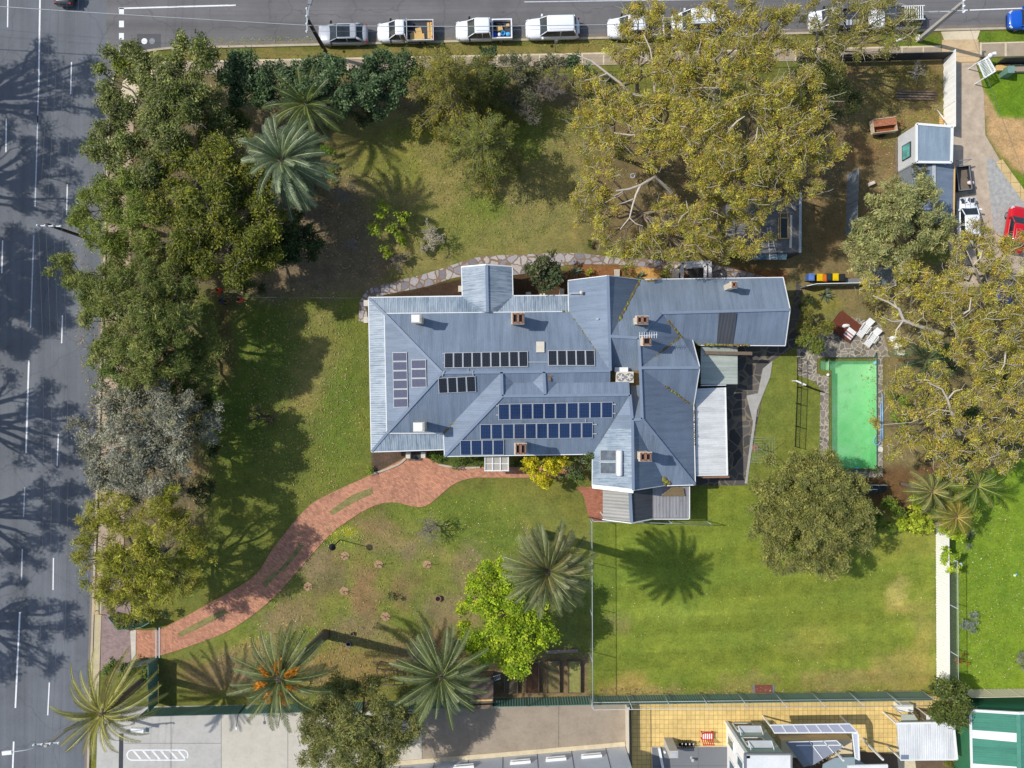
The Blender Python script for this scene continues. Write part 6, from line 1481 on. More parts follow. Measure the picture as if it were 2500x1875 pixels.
palm('feathery_palm', 'dark blue green palm half hidden under the gums by the pool', (2262, 880), foot(2262, 880, 3.5), 3.5, 3.0, 16, [(84, 104, 76), (98, 116, 82), (72, 90, 62)], (120, 134, 84), 0.15, 44, lw=0.6, els=(0.9, -0.2), droop=(0.8, 1.4), vee=-0.1)
for x, y, l in ((1405, 662, 'spiky blue green agave on the bed right of the path tree'), (1625, 678, 'spiky green agave on the sandy bed beside the ruined frame'), (1560, 676, 'small spiky agave on the sandy bed near the dark gable'), (2010, 720, 'grey green spiky agave on the dry grass by the grey fence'), (1728, 562, 'pale spiky agave under the low gum tree')):
    p = G(x, y); o = thing('agave', l, 'agave', p); nn = 34 if x != 1560 else 20; az = rng.uniform(0, 6.28, nn); el = rng.uniform(0.15, 1.3, nn); R = 0.75 if x != 2010 else 0.95
    d = np.stack([np.cos(az) * np.cos(el), np.sin(az) * np.cos(el), np.sin(el)], 1); sd = np.cross(d, [0, 0, 1.0]); sd /= np.linalg.norm(sd, axis=1, keepdims=True)
    Z = np.zeros((nn, 3)) + [0, 0, 0.1]; w = sd * 0.05
    V = np.stack([Z - w, Z + w, d * R * 0.55 + w * 1.2, d * R * 0.55 - w * 1.2], 1); V2 = np.stack([d * R * 0.55 - w * 1.2, d * R * 0.55 + w * 1.2, d * R + w * 0.1, d * R - w * 0.1], 1); V2[:, 2:, 2] -= 0.05
    V = np.concatenate([V, V2]).reshape(-1, 3); np_mesh('leaves', V, np.arange(len(V)).reshape(-1, 4), np.array(rgb(128, 140, 112)) * rng.uniform(0.7, 1.2, (2 * nn, 1)) * np.ones((2 * nn, 3)), M['leaf_gloss'], o)
# ---------------------------------------------------------------- pool
pool = thing('swimming_pool', 'long swimming pool with murky pale green water and dark steps at one corner', 'pool', G(2080, 1010, 0))
b = MB(); pc = curve([(2025, 876), (2120, 875), (2133, 876), (2139, 884), (2139, 1130), (2137, 1143), (2128, 1147), (2040, 1148), (2022, 1146)], 3)
PB = [G(*p) for p in [(2024, 876)] + pc[1:-1] + [(2022, 1146), (2022, 914)]]
for k in range(len(PB)):
    p, q = PB[k], PB[(k + 1) % len(PB)]
    b.face([p + Vector((0, 0, .03)), p + Vector((0, 0, -1.9)), q + Vector((0, 0, -1.9)), q + Vector((0, 0, .03))])
b.face([p + Vector((0, 0, -1.3)) for p in PB])
lt = NT('pool_liner'); sp_ = lt.n('ShaderNodeSeparateXYZ'); lt.l(lt.pos(), sp_.inputs[0])
depth_tint = lt.math('ADD', lt.math('MULTIPLY', lt.math('ADD', sp_.outputs[1], -2.3), -0.062), lt.math('MULTIPLY', lt.noise(0.5, 5, 0.7), 0.6))  # deep end's greener look from water depth, painted into the liner colour with noise
lc_ = lt.ramp(depth_tint, [(0.3, rgb(214, 240, 206)), (0.55, rgb(176, 228, 176)), (0.95, rgb(112, 196, 128))])
lc_ = lt.mix(lt.ramp(lt.noise(1.1, 6, 0.8), [(0.56, (0, 0, 0)), (0.7, (0.8, 0.8, 0.8))]), lc_, rgb(128, 158, 100))
b.build('basin', lt.done(lc_, 0.6, 0, 0.3), pool)
b = MB(); sq = [G(*p) for p in ((1995, 877), (2024, 876), (2024, 919), (1996, 910))]
for k in range(4): b.face([sq[k] + Vector((0, 0, .02)), sq[k] + Vector((0, 0, -.8)), sq[(k + 1) % 4] + Vector((0, 0, -.8)), sq[(k + 1) % 4] + Vector((0, 0, .02))])
for k in range(4):
    x0, x1 = 1995.5 + 7 * k, 1995.5 + 7 * (k + 1); b.prism([G(x0, 877)[:2], G(x1, 877)[:2], G(x1, 912 + k * 2)[:2], G(x0, 909 + k * 2)[:2]], -0.9, -0.12 - 0.13 * k)
b.build('steps', m_plain('pool_steps', rgb(110, 118, 84), 0.8, 0.3, 2), pool)
t = NT('pool_water'); w1 = t.noise(0.35, 4, 0.6); w2 = t.noise(1.4, 5, 0.7)
wc = t.ramp(t.math('ADD', t.math('MULTIPLY', w1, 0.6), t.math('MULTIPLY', w2, 0.4)), [(0.36, rgb(120, 206, 138)), (0.5, rgb(150, 222, 160)), (0.64, rgb(176, 230, 186))])
al = t.ramp(t.noise(0.8, 6, 0.75), [(0.66, (0, 0, 0)), (0.8, (0.8, 0.8, 0.8))]); wc = t.mix(t.math('MULTIPLY', al, 0.7), wc, rgb(110, 140, 78))
t.done(wc, 0.03, 0, 0.5)
wb_ = t.n('ShaderNodeBump'); wb_.inputs['Strength'].default_value = 0.06; t.l(t.noise(5, 2, 0.5), wb_.inputs['Height']); t.l(wb_.outputs[0], t.b.inputs['Normal'])
tr_ = t.n('ShaderNodeBsdfTransparent'); tr_.inputs[0].default_value = (0.78, 0.97, 0.8, 1); mx = t.n('ShaderNodeMixShader'); mx.inputs[0].default_value = 0.3
t.l(tr_.outputs[0], mx.inputs[1]); t.l(t.b.outputs[0], mx.inputs[2]); t.l(mx.outputs[0], t.out.inputs['Surface'])
b = MB(); b.face([Vector((p.x, p.y, -0.1)) for p in PB]); b.face([Vector((p.x, p.y, -0.1)) for p in sq])
b.build('water', t.mat, pool)
b = MB(); PO = [G(*p) for p in [(2021, 873)] + [(x + 2, y - 2 if y < 1000 else y + 2) for x, y in pc[1:-1]] + [(2020, 1148)]]
for k in range(len(PO) - 1): b.bar(PO[k] + Vector((0, 0, .045)), PO[k + 1] + Vector((0, 0, .045)), 0.1, 0.05)
b.build('pool_edge', m_plain('pool_edge_tile', rgb(60, 96, 84), 0.5, 0.15), pool)
for x, y, c, l in ((2138, 886, rgb(120, 200, 232), 'light blue float in the top right corner of the pool'), (2093, 1143, rgb(70, 190, 220), 'turquoise float at the bottom end of the pool')):
    b = MB(); b.lathe(G(x, y, -0.1), [(0.05, -.02), (0.16, 0), (0.16, 0.06), (0.06, 0.1), (0.05, 0.16)], 12); tag(b.build('pool_float', m_plain('float_%d' % x, c, 0.4), org=G(x, y, -.1)), l, 'pool float')
b = MB(); b.ball(G(2020, 915, 0.14), 0.15, 0, 10, 6); tag(b.build('ball', M['white'], org=G(2020, 915, 0)), 'white ball on the stone edge beside the pool steps', 'ball')
sk = thing('pool_skimmer_box', 'white square skimmer lid on the paving right of the pool', 'skimmer', G(2149, 1097, 0.036)); b = MB()
for dx, dy, sx, sy in ((0, .16, .42, .08), (0, -.16, .42, .08), (-.17, 0, .08, .3), (.17, 0, .08, .3)): b.box((sk.location.x + dx, sk.location.y + dy, .04), (sx, sy, .05))
b.build('rim', M['white'], sk); b = MB(); b.box((sk.location.x, sk.location.y, .04), (.24, .24, .02)); b.build('lid', M['offwhite'], sk)
blue = m_plain('pale_blue_plastic', rgb(130, 176, 214), 0.4)
for k, (a, c, l) in enumerate([((2153, 962), (2155, 1072), 'long pale blue pool pole lying right of the pool, outermost of the pair'), ((2149, 985), (2150, 1075), 'shorter pale blue pool pole lying next to the pool, inner of the pair')]):
    b = MB(); b.tube([G(*a, .08), G(*c, .08)], 0.05, None, 8); tag(b.build('pool_pole', blue, org=G(*a, .06)), l, 'pool pole')
b = MB(); b.tube([G(2140 + 8 * math.cos(q), 1076 + 10 * math.sin(q), .09) for q in np.linspace(0.2, 4.6, 12)], 0.045, None, 6); tag(b.build('pool_hose', blue, org=G(2140, 1076, .06)), 'curled light blue hose hanging over the pool edge', 'hose')
# ---------------------------------------------------------------- fences
def corr_fence(name, label, pts, h, mat, pitch=0.24, amp=0.022, posts=2.4, rail=True, cat='fence', group=None, top=None, post_mat=None):
    """corrugated steel fence on the ground line pts (map px)"""
    P = [G(*p) for p in pts]; o = thing(name, label, cat, P[0], 0, group); b = MB(); pb = MB()
    for k in range(len(P) - 1):
        d = P[k + 1] - P[k]; L = d.length; d.normalize(); nrm = Vector((-d.y, d.x, 0)); n = max(2, int(L / pitch) * 2)
        prof = []
        for q in range(n + 1):
            s = L * q / n; prof.append(P[k] + d * s + nrm * (amp if q % 2 else -amp))
        V = [tuple(p + Vector((0, 0, .04))) for p in prof] + [tuple(p + Vector((0, 0, h))) for p in prof]; m = len(prof)
        b.mesh(V, [(q, q + 1, m + q + 1, m + q) for q in range(m - 1)])
        np_ = max(1, round(L / posts))
        for q in range(np_ + 1):
            c = P[k] + d * (L * q / np_); q_ = MB(); q_.box((c.x, c.y, 0), (0.07, 0.07, h + 0.02)); q_.build('post', post_mat or mat, o)
    b.build('panel', mat, o)
    if rail:
        for k in range(len(P) - 1): pb.bar(P[k] + Vector((0, 0, h)), P[k + 1] + Vector((0, 0, h)), 0.06, 0.05)
        pb.build('rail', top or mat, o)
    return o
corr_fence('steel_fence', 'long dark green corrugated fence along the concrete lane and the court lawn', [(365, 1727), (600, 1721), (900, 1713), (1205, 1704), (1440, 1699), (2250, 1688)], 1.9, M['fence_green'], posts=2.6)
corr_fence('steel_fence', 'dark green fence panel facing the straw garden beside the windswept palm', [(386, 1606), (386, 1716)], 1.9, M['fence_green'])
corr_fence('steel_fence', 'short dark green ribbed fence south of the brick drive entrance', [(384, 1605), (318, 1615)], 1.8, M['fence_green'])
corr_fence('steel_fence', 'short green fence north of the brick drive entrance under the creeper', [(366, 1517), (312, 1524), (288, 1494)], 1.7, M['fence_green'])
gt = thing('sliding_gate', 'open green gate leaf beside the brick drive entrance', 'gate', G(383, 1511, 0))
b = MB(); b.bar(G(368, 1516, 0.85), G(386, 1506, .85), 0.05, 1.6); b.build('gate_leaf', M['fence_green'], gt); b = MB(); b.bar(G(368, 1516, 1.68), G(386, 1506, 1.68), .07, .06); b.build('gate_frame', M['fence_green'], gt)
for x, l in ((382, 'pale steel gate track across the brick drive, nearest the road'), (390, 'pale steel gate track across the brick drive, nearest the garden')):
    b = MB(); b.bar(G(x, 1532, .06), G(x, 1606, .06), 0.12, 0.04); tag(b.build('gate_track', M['steel'], org=G(x, 1532, .04)), l, 'gate track')
corr_fence('white_fence', 'bright cream corrugated fence along the right side of the court lawn', [(2284, 1276), (2286, 1676)], 2.1, M['fence_white'])
corr_fence('yard_fence', 'cream corrugated fence between the work yard and the gravel drive', [(2303, 143), (2303, 325)], 1.9, M['fence_white'], 0.6, 0.03, cat='fence')
corr_fence('yard_fence', 'dark corrugated fence between the work yard and the footpath', [(2040, 152), (2301, 146)], 1.6, M['dark'])
corr_fence('yard_fence', 'lone blue grey metal screen standing in the brown yard', [(2068, 428), (2064, 575)], 2.3, M['fence_grey'], 0.5, 0.02)
corr_fence('bin_fence', 'white topped grey fence behind the yellow bins', [(1954, 703), (1978, 698), (2112, 695)], 1.5, M['fence_grey'], top=M['white'])
corr_fence('slate_fence', 'dark slate fence by the top right footpath behind the green box', [(2425, 160), (2640, 152)], 1.6, M['dark'])
corr_fence('cream_fence', 'cream ribbed fence along the bottom of the neighbour lawn', [(2344, 1683), (2640, 1678)], 1.8, m_plain('cream_steel', rgb(216, 204, 176), 0.55, 0.06), 0.3)
corr_fence('cream_fence', 'cream and green fence left of the green roofed shed', [(2343, 1752), (2338, 1960)], 1.3, m_plain('cream_green_steel', rgb(190, 200, 176), 0.55, 0.06), 0.3)
def net_fence(label, pts, h, spacing, mid=None, cat='court fence', r=0.035):
    P = [G(*p) for p in pts]; o = thing('court_fence', label, cat, P[0]); nb = MB()
    for k in range(len(P) - 1):
        d = P[k + 1] - P[k]; L = d.length; d.normalize(); n = max(1, round(L / spacing))
        for q in range(n + 1):
            c = P[k] + d * (L * q / n); b = MB(); b.tube([c, c + Vector((0, 0, h))], r, None, 8); b.build('post', M['steel'], o)
        for z in ([h] if mid is None else [h, mid]):
            b = MB(); b.tube([P[k] + Vector((0, 0, z)), P[k + 1] + Vector((0, 0, z))], r * 0.8, None, 8); b.build('rail', M['steel'], o)
        nb.face([P[k] + Vector((0, 0, .05)), P[k + 1] + Vector((0, 0, .05)), P[k + 1] + Vector((0, 0, h)), P[k] + Vector((0, 0, h))])
    nb.build('netting', M['net'], o); return o
net_fence('tall wire court fence standing along the lime tree side of the court lawn', [(1437, 1262), (1439, 1698)], 2.9, 4.2)
net_fence('tall pipe court fence over the green fence at the bottom of the court lawn', [(1440, 1694), (2248, 1684)], 3.4, 3.4, 1.9)
net_fence('tall pipe court fence inside the cream fence on the right of the court lawn', [(2291, 1352), (2293, 1684)], 3.0, 4.3)
net_fence('low wire court fence in front of the patio shelter', [(1442, 1262), (1722, 1270)], 2.2, 3.6)
pf = thing('pool_fence', 'thin dark metal pool fence on the grass left of the pool', 'fence', G(1944, 872))
for a, c in [((1946, 874), (1946, 935)), ((1946, 935), (1940, 1090))]:
    for z in (0.1, 1.15): b = MB(); b.bar(G(*a, z), G(*c, z), 0.04, 0.04); b.build('rail', M['black'], pf)
    A, B = G(*a), G(*c); n = int((B - A).length / 0.14); b = MB()
    for k in range(n): p = A.lerp(B, k / n); b.box((p.x, p.y, .1), (0.016, 0.016, 1.05))
    b.build('picket_panel', M['black'], pf)
for x, y in ((1946, 874), (1946, 905), (1945, 945), (1943, 985), (1941, 1040), (1940, 1090)): p = G(x, y); b = MB(); b.box((p.x, p.y, 0), (.06, .06, 1.25)); b.build('post', M['black'], pf)
b = MB(); A, B = G(1934, 930, 1.0), G(1957, 940, 1.0); b.bar(A, B, 0.14, 0.1); b.box((A.x, A.y, 0), (.08, .08, 1)); b.box((B.x, B.y, 0), (.08, .08, 1)); tag(b.build('gate_beam', M['white'], org=G(1934, 930)), 'white gate beam sticking out from the pool fence', 'gate')
b = MB(); A, B = G(1958, 941), G(2002, 957); b.bar(A + Vector((0, 0, 1.1)), B + Vector((0, 0, 1.1)), .04, .04); b.bar(A + Vector((0, 0, .1)), B + Vector((0, 0, .1)), .04, .04)
for k in range(12): p = A.lerp(B, k / 11); b.box((p.x, p.y, .1), (.02, .02, 1))
tag(b.build('pool_gate', M['black'], org=A), 'dark metal fence panel from the white beam to the pool edge', 'gate')

# ---------------------------------------------------------------- poles and wires
def beam_pole(name, label, base, h, arm=None, mat='pole', w=(0.3, 0.22), lamp=None, cat='power pole', top=None):
    B = G(*base); o = thing(name, label, cat, B); T = B + Vector((0, 0, h)); b = MB(); b.box(tuple(B), (w[0], w[1], h), 0, 0, 0.8); b.build('pole', M[mat], o)
    if arm:
        (x0, y0), (x1, y1) = arm; A, C = W(x0, y0, h + 0.1), W(x1, y1, h + 0.1); b = MB(); b.bar(A, C, 0.1, 0.12); ar = b.build('crossarm', M['steel'], o)
        for k in range(4):
            p = A.lerp(C, (k + 0.06) / 3.12); b = MB(); b.lathe((p.x, p.y, p.z + .06), [(0.05, 0), (0.09, .05), (0.04, .09), (0.09, .14), (0.04, .2)], 8); b.build('insulator', M['white'], ar)
    if lamp:
        L = W(*lamp, h + 0.5); b = MB(); b.tube([T - Vector((0, 0, .3)), T.lerp(L, .5) + Vector((0, 0, .15)), L], 0.035, None, 8); la = b.build('lamp_arm', M['steel'], o)
        d = (L - T); d.z = 0; d.normalize(); b = MB(); b.bar(L - d * .25, L + d * .55, 0.32, 0.16); b.build('lamp_head', M['grey'] if lamp[1] < 100 else M['white'], la)
    return o
beam_pole('power_pole', 'dark brown power pole with white crossarm in front of the silver car', (801, 137), 6.7, ((750, 22), (750, 80)), 'pole_dark', (0.28, 0.28), (757, 4))
beam_pole('power_pole', 'pale grey leaning looking power pole at the top right driveway', (2242, 99), 6.9, ((2352, -12), (2351, 32)), 'pole', (0.42, 0.3))
beam_pole('power_pole', 'power pole whose white four insulator crossarm hangs over the west road', (232, 588), 7.2, ((93, 551), (152, 553)), 'pole_dark')
beam_pole('power_pole', 'power pole with street lamp behind the windswept corner palm', (226, 1732), 7.0, ((84, 1817), (147, 1812)), 'pole', (0.36, 0.26), (22, 1837))
b = MB(); b.bar(W(113, 1802, 7.2), W(103, 1812, 7.2), .06, .06); b.bar(W(103, 1812, 7.2), W(118, 1820, 7.2), .06, .06)
M['wire'] = m_plain('wire_grey', rgb(120, 122, 124), .5)
def wire(label, pts, r=0.01, group='power lines'):
    P = [W(*p) for p in pts]; out = []
    for k in range(len(P) - 1):
        for q in range(10):
            t = q / 10; out.append(P[k].lerp(P[k + 1], t) - Vector((0, 0, 0.25 * math.sin(math.pi * t))))
    out.append(P[-1]); b = MB(); b.tube(out, r, None, 4); tag(b.build('power_line', M['steel'] if r > .02 else M['wire'], org=P[0]), label, 'power line', group)
wire('thick bundled cable running over the parked cars to the dark pole', [(-500, -20, 6.6), (752, 62, 6.4), (1480, 60, 6.2), (2351, 24, 6.7)], 0.032)
wire('thin wire beside the bundled cable over the white station wagon', [(752, 76, 6.6), (1450, 68, 6.2), (2351, 32, 6.8)], 0.012)
wire('thin wire crossing the street corner above the manhole patch', [(-500, -60, 6.7), (752, 40, 6.7), (2351, 4, 6.9)])
wire('thin wire crossing the street corner nearest the top edge', [(-500, -80, 6.7), (752, 26, 6.7), (2351, -10, 6.9)])
for k, (x0, x1, x2, x3, l) in enumerate([(124, 94, 106, 86, 'outermost'), (146, 112, 126, 106, 'second'), (166, 131, 145, 126, 'third'), (196, 151, 166, 145, 'innermost')]):
    wire(f'{l} of the four thin wires along the west road, counted from the road centre', [(x0 + 6, -200, 7.3), (x1, 552, 7.3), (x2, 1180, 7.0), (x3, 1815, 7.2), (x3 - 10, 2200, 7.2)])
wire('thin service wire from the pale pole down over the bare dirt', [(2348, 8, 6.8), (2520, 470, 4)], 0.012, None)
wire('thin service wire from the west road over the shaded lawn to the house', [(151, 720, 7), (902, 728, 3.4)], 0.01, None)
gl = thing('garden_lamp', 'black garden lamp post on the orchard grass beside the drive', 'lamp post', G(831, 1318)); b = MB(); b.tube([G(831, 1318), G(831, 1318, 3.0)], 0.05, 0.04, 8); b.build('post', M['black'], gl); b = MB(); b.lathe(G(831, 1318, 3.0), [(0.1, 0), (0.3, .05), (0.32, .1), (0.12, .28), (0.02, .4)], 12); b.build('lamp_head', M['black'], gl)
for x, y, l in ((1355, 126, 'thin street sign post in front of the white wagon'), (250, 992, 'yellowish street sign post beside the silver tree')):
    sg = thing('street_sign', l, 'street sign', G(x, y)); b = MB(); b.tube([G(x, y), G(x, y, 2.2)], 0.035, None, 8); b.build('post', M['grey'] if x > 1000 else M['timber_pale'], sg)
    b = MB(); b.bar(G(x, y, 1.95) + Vector((-.16, 0.05, 0)), G(x, y, 1.95) + Vector((.16, 0.05, 0)), .02, .5); b.build('sign_plate', M['steel'] if x > 1000 else M['timber_pale'], sg)
for x, y, l in ((600, 1745, 'small lamp on a bent arm over the concrete lane, farther left'), (700, 1742, 'small lamp on a bent arm over the concrete lane, by the fruiting palm')):
    lp = thing('lane_lamp', l, 'lamp', G(x, y - 24)); b = MB(); b.tube([G(x, y - 24), G(x, y - 24, 1.9), G(x - 2, y + 4, 2.2)], .03, None, 6); b.build('arm', M['dark'], lp); b = MB(); b.box(G(x - 2, y + 6, 2.1), (.16, .3, .1)); b.build('lamp_head', M['white'], lp)
b = MB(); b.box(G(340, 1779, .04), (1.35, .42, .4), -.06, 0, .9); tag(b.build('concrete_block', M['white'], org=G(340, 1779, .04)), 'white painted block on the concrete under the corner palm', 'block')
b = MB(); b.bar(G(236, 1420, .35), G(236, 1497, .35), .06, .06); b.bar(G(236, 1497, .35), G(254, 1500, .35), .06, .06)
for p in ((236, 1430), (236, 1490), (254, 1500)): b.box(G(*p, 0), (.06, .06, .35))
tag(b.build('kerb_rail', M['timber_pale'], org=G(236, 1420)), 'low cream rail along the kerb by the paver footpath', 'rail')
b = MB(); b.bar(G(2186, 101, .08), G(2214, 91, .08), .16, .06); tag(b.build('white_plank', M['white'], org=G(2186, 101, .05)), 'white plank lying on the verge left of the pale pole', 'plank')
b = MB(); b.box(G(2237, 97, 0), (.14, .5, .5), .1); tag(b.build('pole_marker', M['white'], org=G(2237, 97)), 'white marker block at the foot of the pale pole', 'marker')

# ---------------------------------------------------------------- vehicles
def loft(b, st, m=0):
    """st: list of (x, [(y, z) ...]) half sections, mirrored"""
    V = []; n = len(st[0][1])
    for x, sec in st:
        full = [(-y, z) for y, z in sec][::-1] + list(sec)[1:] if sec[0][0] == 0 else [(-y, z) for y, z in sec][::-1] + list(sec)
        V += [(x, y, z) for y, z in full]; k = len(full)
    F = []
    for i in range(len(st) - 1):
        for j in range(k - 1): F.append((i * k + j, (i + 1) * k + j, (i + 1) * k + j + 1, i * k + j + 1))
    F.append(tuple(range(k))); F.append(tuple((len(st) - 1) * k + j for j in range(k))[::-1])
    b.mesh(V, F, m, True)
def rrect(x0, x1, w0, w1, n=3, r=0.18):
    """rounded outline: rear x0 half width w0, front x1 half width w1"""
    pts = []
    for cx, w, sx, sy, a0 in ((x1, w1, 1, 1, 0), (x0, w0, -1, 1, 1), (x0, w0, -1, -1, 2), (x1, w1, 1, -1, 3)):
        for k in range(n + 1):
            a = (a0 + k / n) * math.pi / 2; pts.append((cx - sx * r + r * math.cos(a), sy * (w - r) + r * math.sin(a)))
    return pts
def car(name, label, loc, rz, L, Wd, Ht, paint, kind='wagon', roof=None, cat='car', glass_roof=False, belt=0.95, group=None, bonnet=True, z0=0.03, cab=None):
    o = thing(name, label, cat, (loc.x, loc.y, z0), rz, group); w = Wd / 2; hl = L / 2; pm = M[paint]
    bl = dict(wagon=0.255, hatch=0.22, ute=0.2, van=0.19)[kind]
    xw = hl - L * bl                                  # foot of the windscreen
    def sec(k, top, lo=0.28): return [(0.0, top + .03), (w * k * .55, top + .015), (w * k * .86, top - .03), (w * k * .97, top - .16), (w * k, top - .34), (w * k * .99, lo + .1), (w * k * .9, lo)]
    cr = cab if cab is not None else -.14
    end = -hl if kind in ('wagon', 'hatch') else (-hl * 0.98 if kind == 'van' else cr)
    st = []
    for x, k, tp in [(hl, .62, .66), (hl - .08, .8, .76), (hl - .3, .93, .83), (hl - .7, .985, belt - .06), (xw, 1, belt + .02), (0.2 * hl, 1, belt), (min(0, end + .6), 1, belt), (end + .35, .97 if kind in ('wagon', 'hatch') else 1, belt), (end + .1, .9 if kind in ('wagon', 'hatch') else 1, belt - .06), (end, .78 if kind in ('wagon', 'hatch') else 1, belt - .16)]:
        st.append((x, sec(k, tp)))
    b = MB(); loft(b, st); body = b.build('body', pm, o, local=True)
    xr = {'wagon': -hl + .28, 'hatch': -hl + .35, 'ute': cr + .04, 'van': -hl * .98 + .05}[kind]
    rx0, rx1 = {'wagon': (xr + .3, xw - .72), 'hatch': (xr + .6, xw - .85), 'ute': (xr + .14, xw - .78), 'van': (xr + .06, xw - .7)}[kind]
    base = rrect(xr, xw, w * .92, w * .9, 3, .2); top = rrect(rx0, rx1, w * .74, w * .75, 3, .14)
    b = MB(); n = len(base); V = [(x, y, belt - .02) for x, y in base] + [(x, y, Ht - .06) for x, y in top]
    b.mesh(V, [(k, (k + 1) % n, n + (k + 1) % n, n + k) for k in range(n)], 0, True); b.mesh(V[n:], [tuple(range(n))]); b.build('windows', M['glass'], o, local=True)
    b = MB(); rt = rrect(rx0 - .05, rx1 + .04, w * .77, w * .78, 3, .16); rt2 = rrect(rx0 + .08, rx1 - .1, w * .64, w * .66, 3, .14); n = len(rt)
    V = [(x, y, Ht - .08) for x, y in rt] + [(x, y, Ht - .03) for x, y in rt] + [(x, y, Ht) for x, y in rt2]
    b.mesh(V, [(k, (k + 1) % n, n + (k + 1) % n, n + k) for k in range(n)] + [(n + k, n + (k + 1) % n, 2 * n + (k + 1) % n, 2 * n + k) for k in range(n)] + [tuple(range(2 * n, 3 * n))], 0, True)
    for sy in (1, -1):
        b.tube([(xw - .04, sy * w * .84, belt), (rx1 + .02, sy * w * .72, Ht - .06)], .045, None, 5); b.tube([(xr + .03, sy * w * .86, belt), (rx0 - .02, sy * w * .70, Ht - .06)], .07 if kind != 'hatch' else .1, None, 5)
        b.tube([((rx0 + rx1) / 2, sy * w * .89, belt), ((rx0 + rx1) / 2, sy * w * .73, Ht - .06)], .04, None, 5)
    rf = b.build('roof', M[roof or paint], o, local=True)
    if glass_roof:
        b = MB(); b.box(((rx1 + rx0 + .5) / 2 + .02, 0, Ht - .004), (rx1 - rx0 - .55, w * 1.26, .014)); b.build('roof_glass', M['glass'], rf, local=True)
    for sx, sy in ((1, 1), (1, -1), (-1, 1), (-1, -1)):
        x = hl * (.6 if sx > 0 else -.58); b = MB(); b.lathe((x, sy * (w - .12) - .1, .32), [(0.2, 0), (0.31, .02), (0.31, .18), (0.2, .2)], 16, 0, 'y'); wh = b.build('wheel', M['rubber'], o, local=True)
        b = MB(); b.lathe((x, sy * (w - .12) - .1, .32), [(0.19, -.012), (0.19, .212)], 12, 0, 'y'); b.build('rim', M['grey'], wh, local=True)
    for sy in (1, -1):
        b = MB(); b.box((hl - .24, sy * w * .7, .66), (.3, .34, .12), sy * -.5); b.build('headlight', M['lamp_clear'], o, local=True)
        b = MB(); b.box((xw - .25, sy * (w + .1), belt), (.16, .22, .14), sy * .2); b.build('mirror', M['black'] if paint in ('car_silver',) or kind == 'ute' else pm, o, local=True)
        b = MB(); b.box((-hl + .1, sy * w * .72, .72), (.14, .3, .16), sy * .4); b.build('tail_light', M['lamp_red'], o, local=True)
    if kind == 'ute': pass
    return o
def tray(o, L, Wd, xf, xr, h, z=0.55, mat='car_white', flat=True, wall=.05):
    w = Wd / 2; b = MB(); b.box(((xf + xr) / 2, 0, z - .06), (xf - xr, Wd, .06)); b.build('tray_floor', M['dark'], o, local=True)
    b = MB()
    for sy in (1, -1): b.box(((xf + xr) / 2, sy * (w - wall / 2), z), (xf - xr, wall, h))
    b.box((xr + wall / 2, 0, z), (wall, Wd - 2 * wall, h)); b.box((xf - wall / 2, 0, z), (wall, Wd - 2 * wall, h + (.35 if flat else 0))); t_ = b.build('tray', M[mat], o, local=True)
    if flat:
        b = MB(); b.box((xf - .05, 0, z + h), (.06, Wd * .9, .5)); b.build('headboard', M['steel'], o, local=True)
    return t_
def at_car(o, x, y, z):
    c, s = math.cos(o.rotation_euler.z), math.sin(o.rotation_euler.z); return Vector((o.location.x + x * c - y * s, o.location.y + x * s + y * c, o.location.z + z))
GK = 'vehicles parked along the kerb'
PI = math.pi
car('silver_car', 'silver hatchback with a dark glass roof parked beside the dark pole', W(837, 83, .8), PI + .02, 4.55, 1.82, 1.42, 'car_silver', 'hatch', glass_roof=True, group=GK)
u1 = car('flat_tray_ute', 'white ute with a flat tray carrying cardboard', W(990, 77, .8), PI + .02, 5.25, 1.8, 1.68, 'car_white', 'ute', cat='ute', group=GK); tray(u1, 5.25, 1.9, -.15, -2.62, .28, .8)
u2 = car('tub_ute', 'white ute whose open tub holds blue and cream rubbish', W(1182, 73, .8), PI + .02, 5.3, 1.84, 1.7, 'car_white', 'ute', cat='ute', group=GK, cab=-.68); tray(u2, 5.3, 1.82, -.72, -2.6, .42, .58, flat=False, wall=.12)
car('white_wagon', 'white station wagon with a smooth roof parked behind the sign post', W(1349, 68, .8), PI + .03, 5.0, 1.92, 1.68, 'car_white', 'wagon', group=GK)
u3 = car('dual_cab_ute', 'white ute half hidden by the leafy gum arm', W(1552, 66, .8), PI + .03, 5.2, 1.86, 1.75, 'car_white', 'ute', cat='ute', group=GK, cab=-.9); tray(u3, 5.2, 1.84, -.95, -2.6, .42, .58, flat=False, wall=.12)
car('white_van', 'white van with a split windscreen under the tall gum tree', W(1702, 52, .8), PI + .03, 4.7, 1.8, 1.85, 'car_white', 'van', cat='van', group=GK)
u4 = car('dark_tray_ute', 'white ute with a dark tray and pale slats under the thin gum', W(2044, 48, .8), PI + .03, 5.2, 1.84, 1.7, 'car_white', 'ute', cat='ute', group=GK); tray(u4, 5.2, 1.86, -.1, -2.6, .25, .75, 'dark')
for k in range(4):
    b = MB(); p = at_car(u4, -.9 - .35 * k, .3, .72); b.box(p, (.22, .5, .1)); tag(b.build('slat_crate', M['steel'], org=p), ['front', 'second', 'third', 'rear'][k] + ' pale slat lying in the dark ute tray under the thin gum', 'slat')
wg = car('rack_wagon', 'white wagon with a barred roof rack at the end of the kerb row', W(2187, 45, .8), PI + .03, 4.9, 1.88, 1.72, 'car_white', 'wagon', 'dark', cat='car', group=GK)
b = MB()
for k in range(9): b.box((-1.95 + .2 * k, 0, 1.74), (.07, 1.2, .04))
for sy in (1, -1): b.box((-1.1, sy * .62, 1.72), (2.1, .06, .08))
b.build('roof_rack', M['white'], wg, local=True)
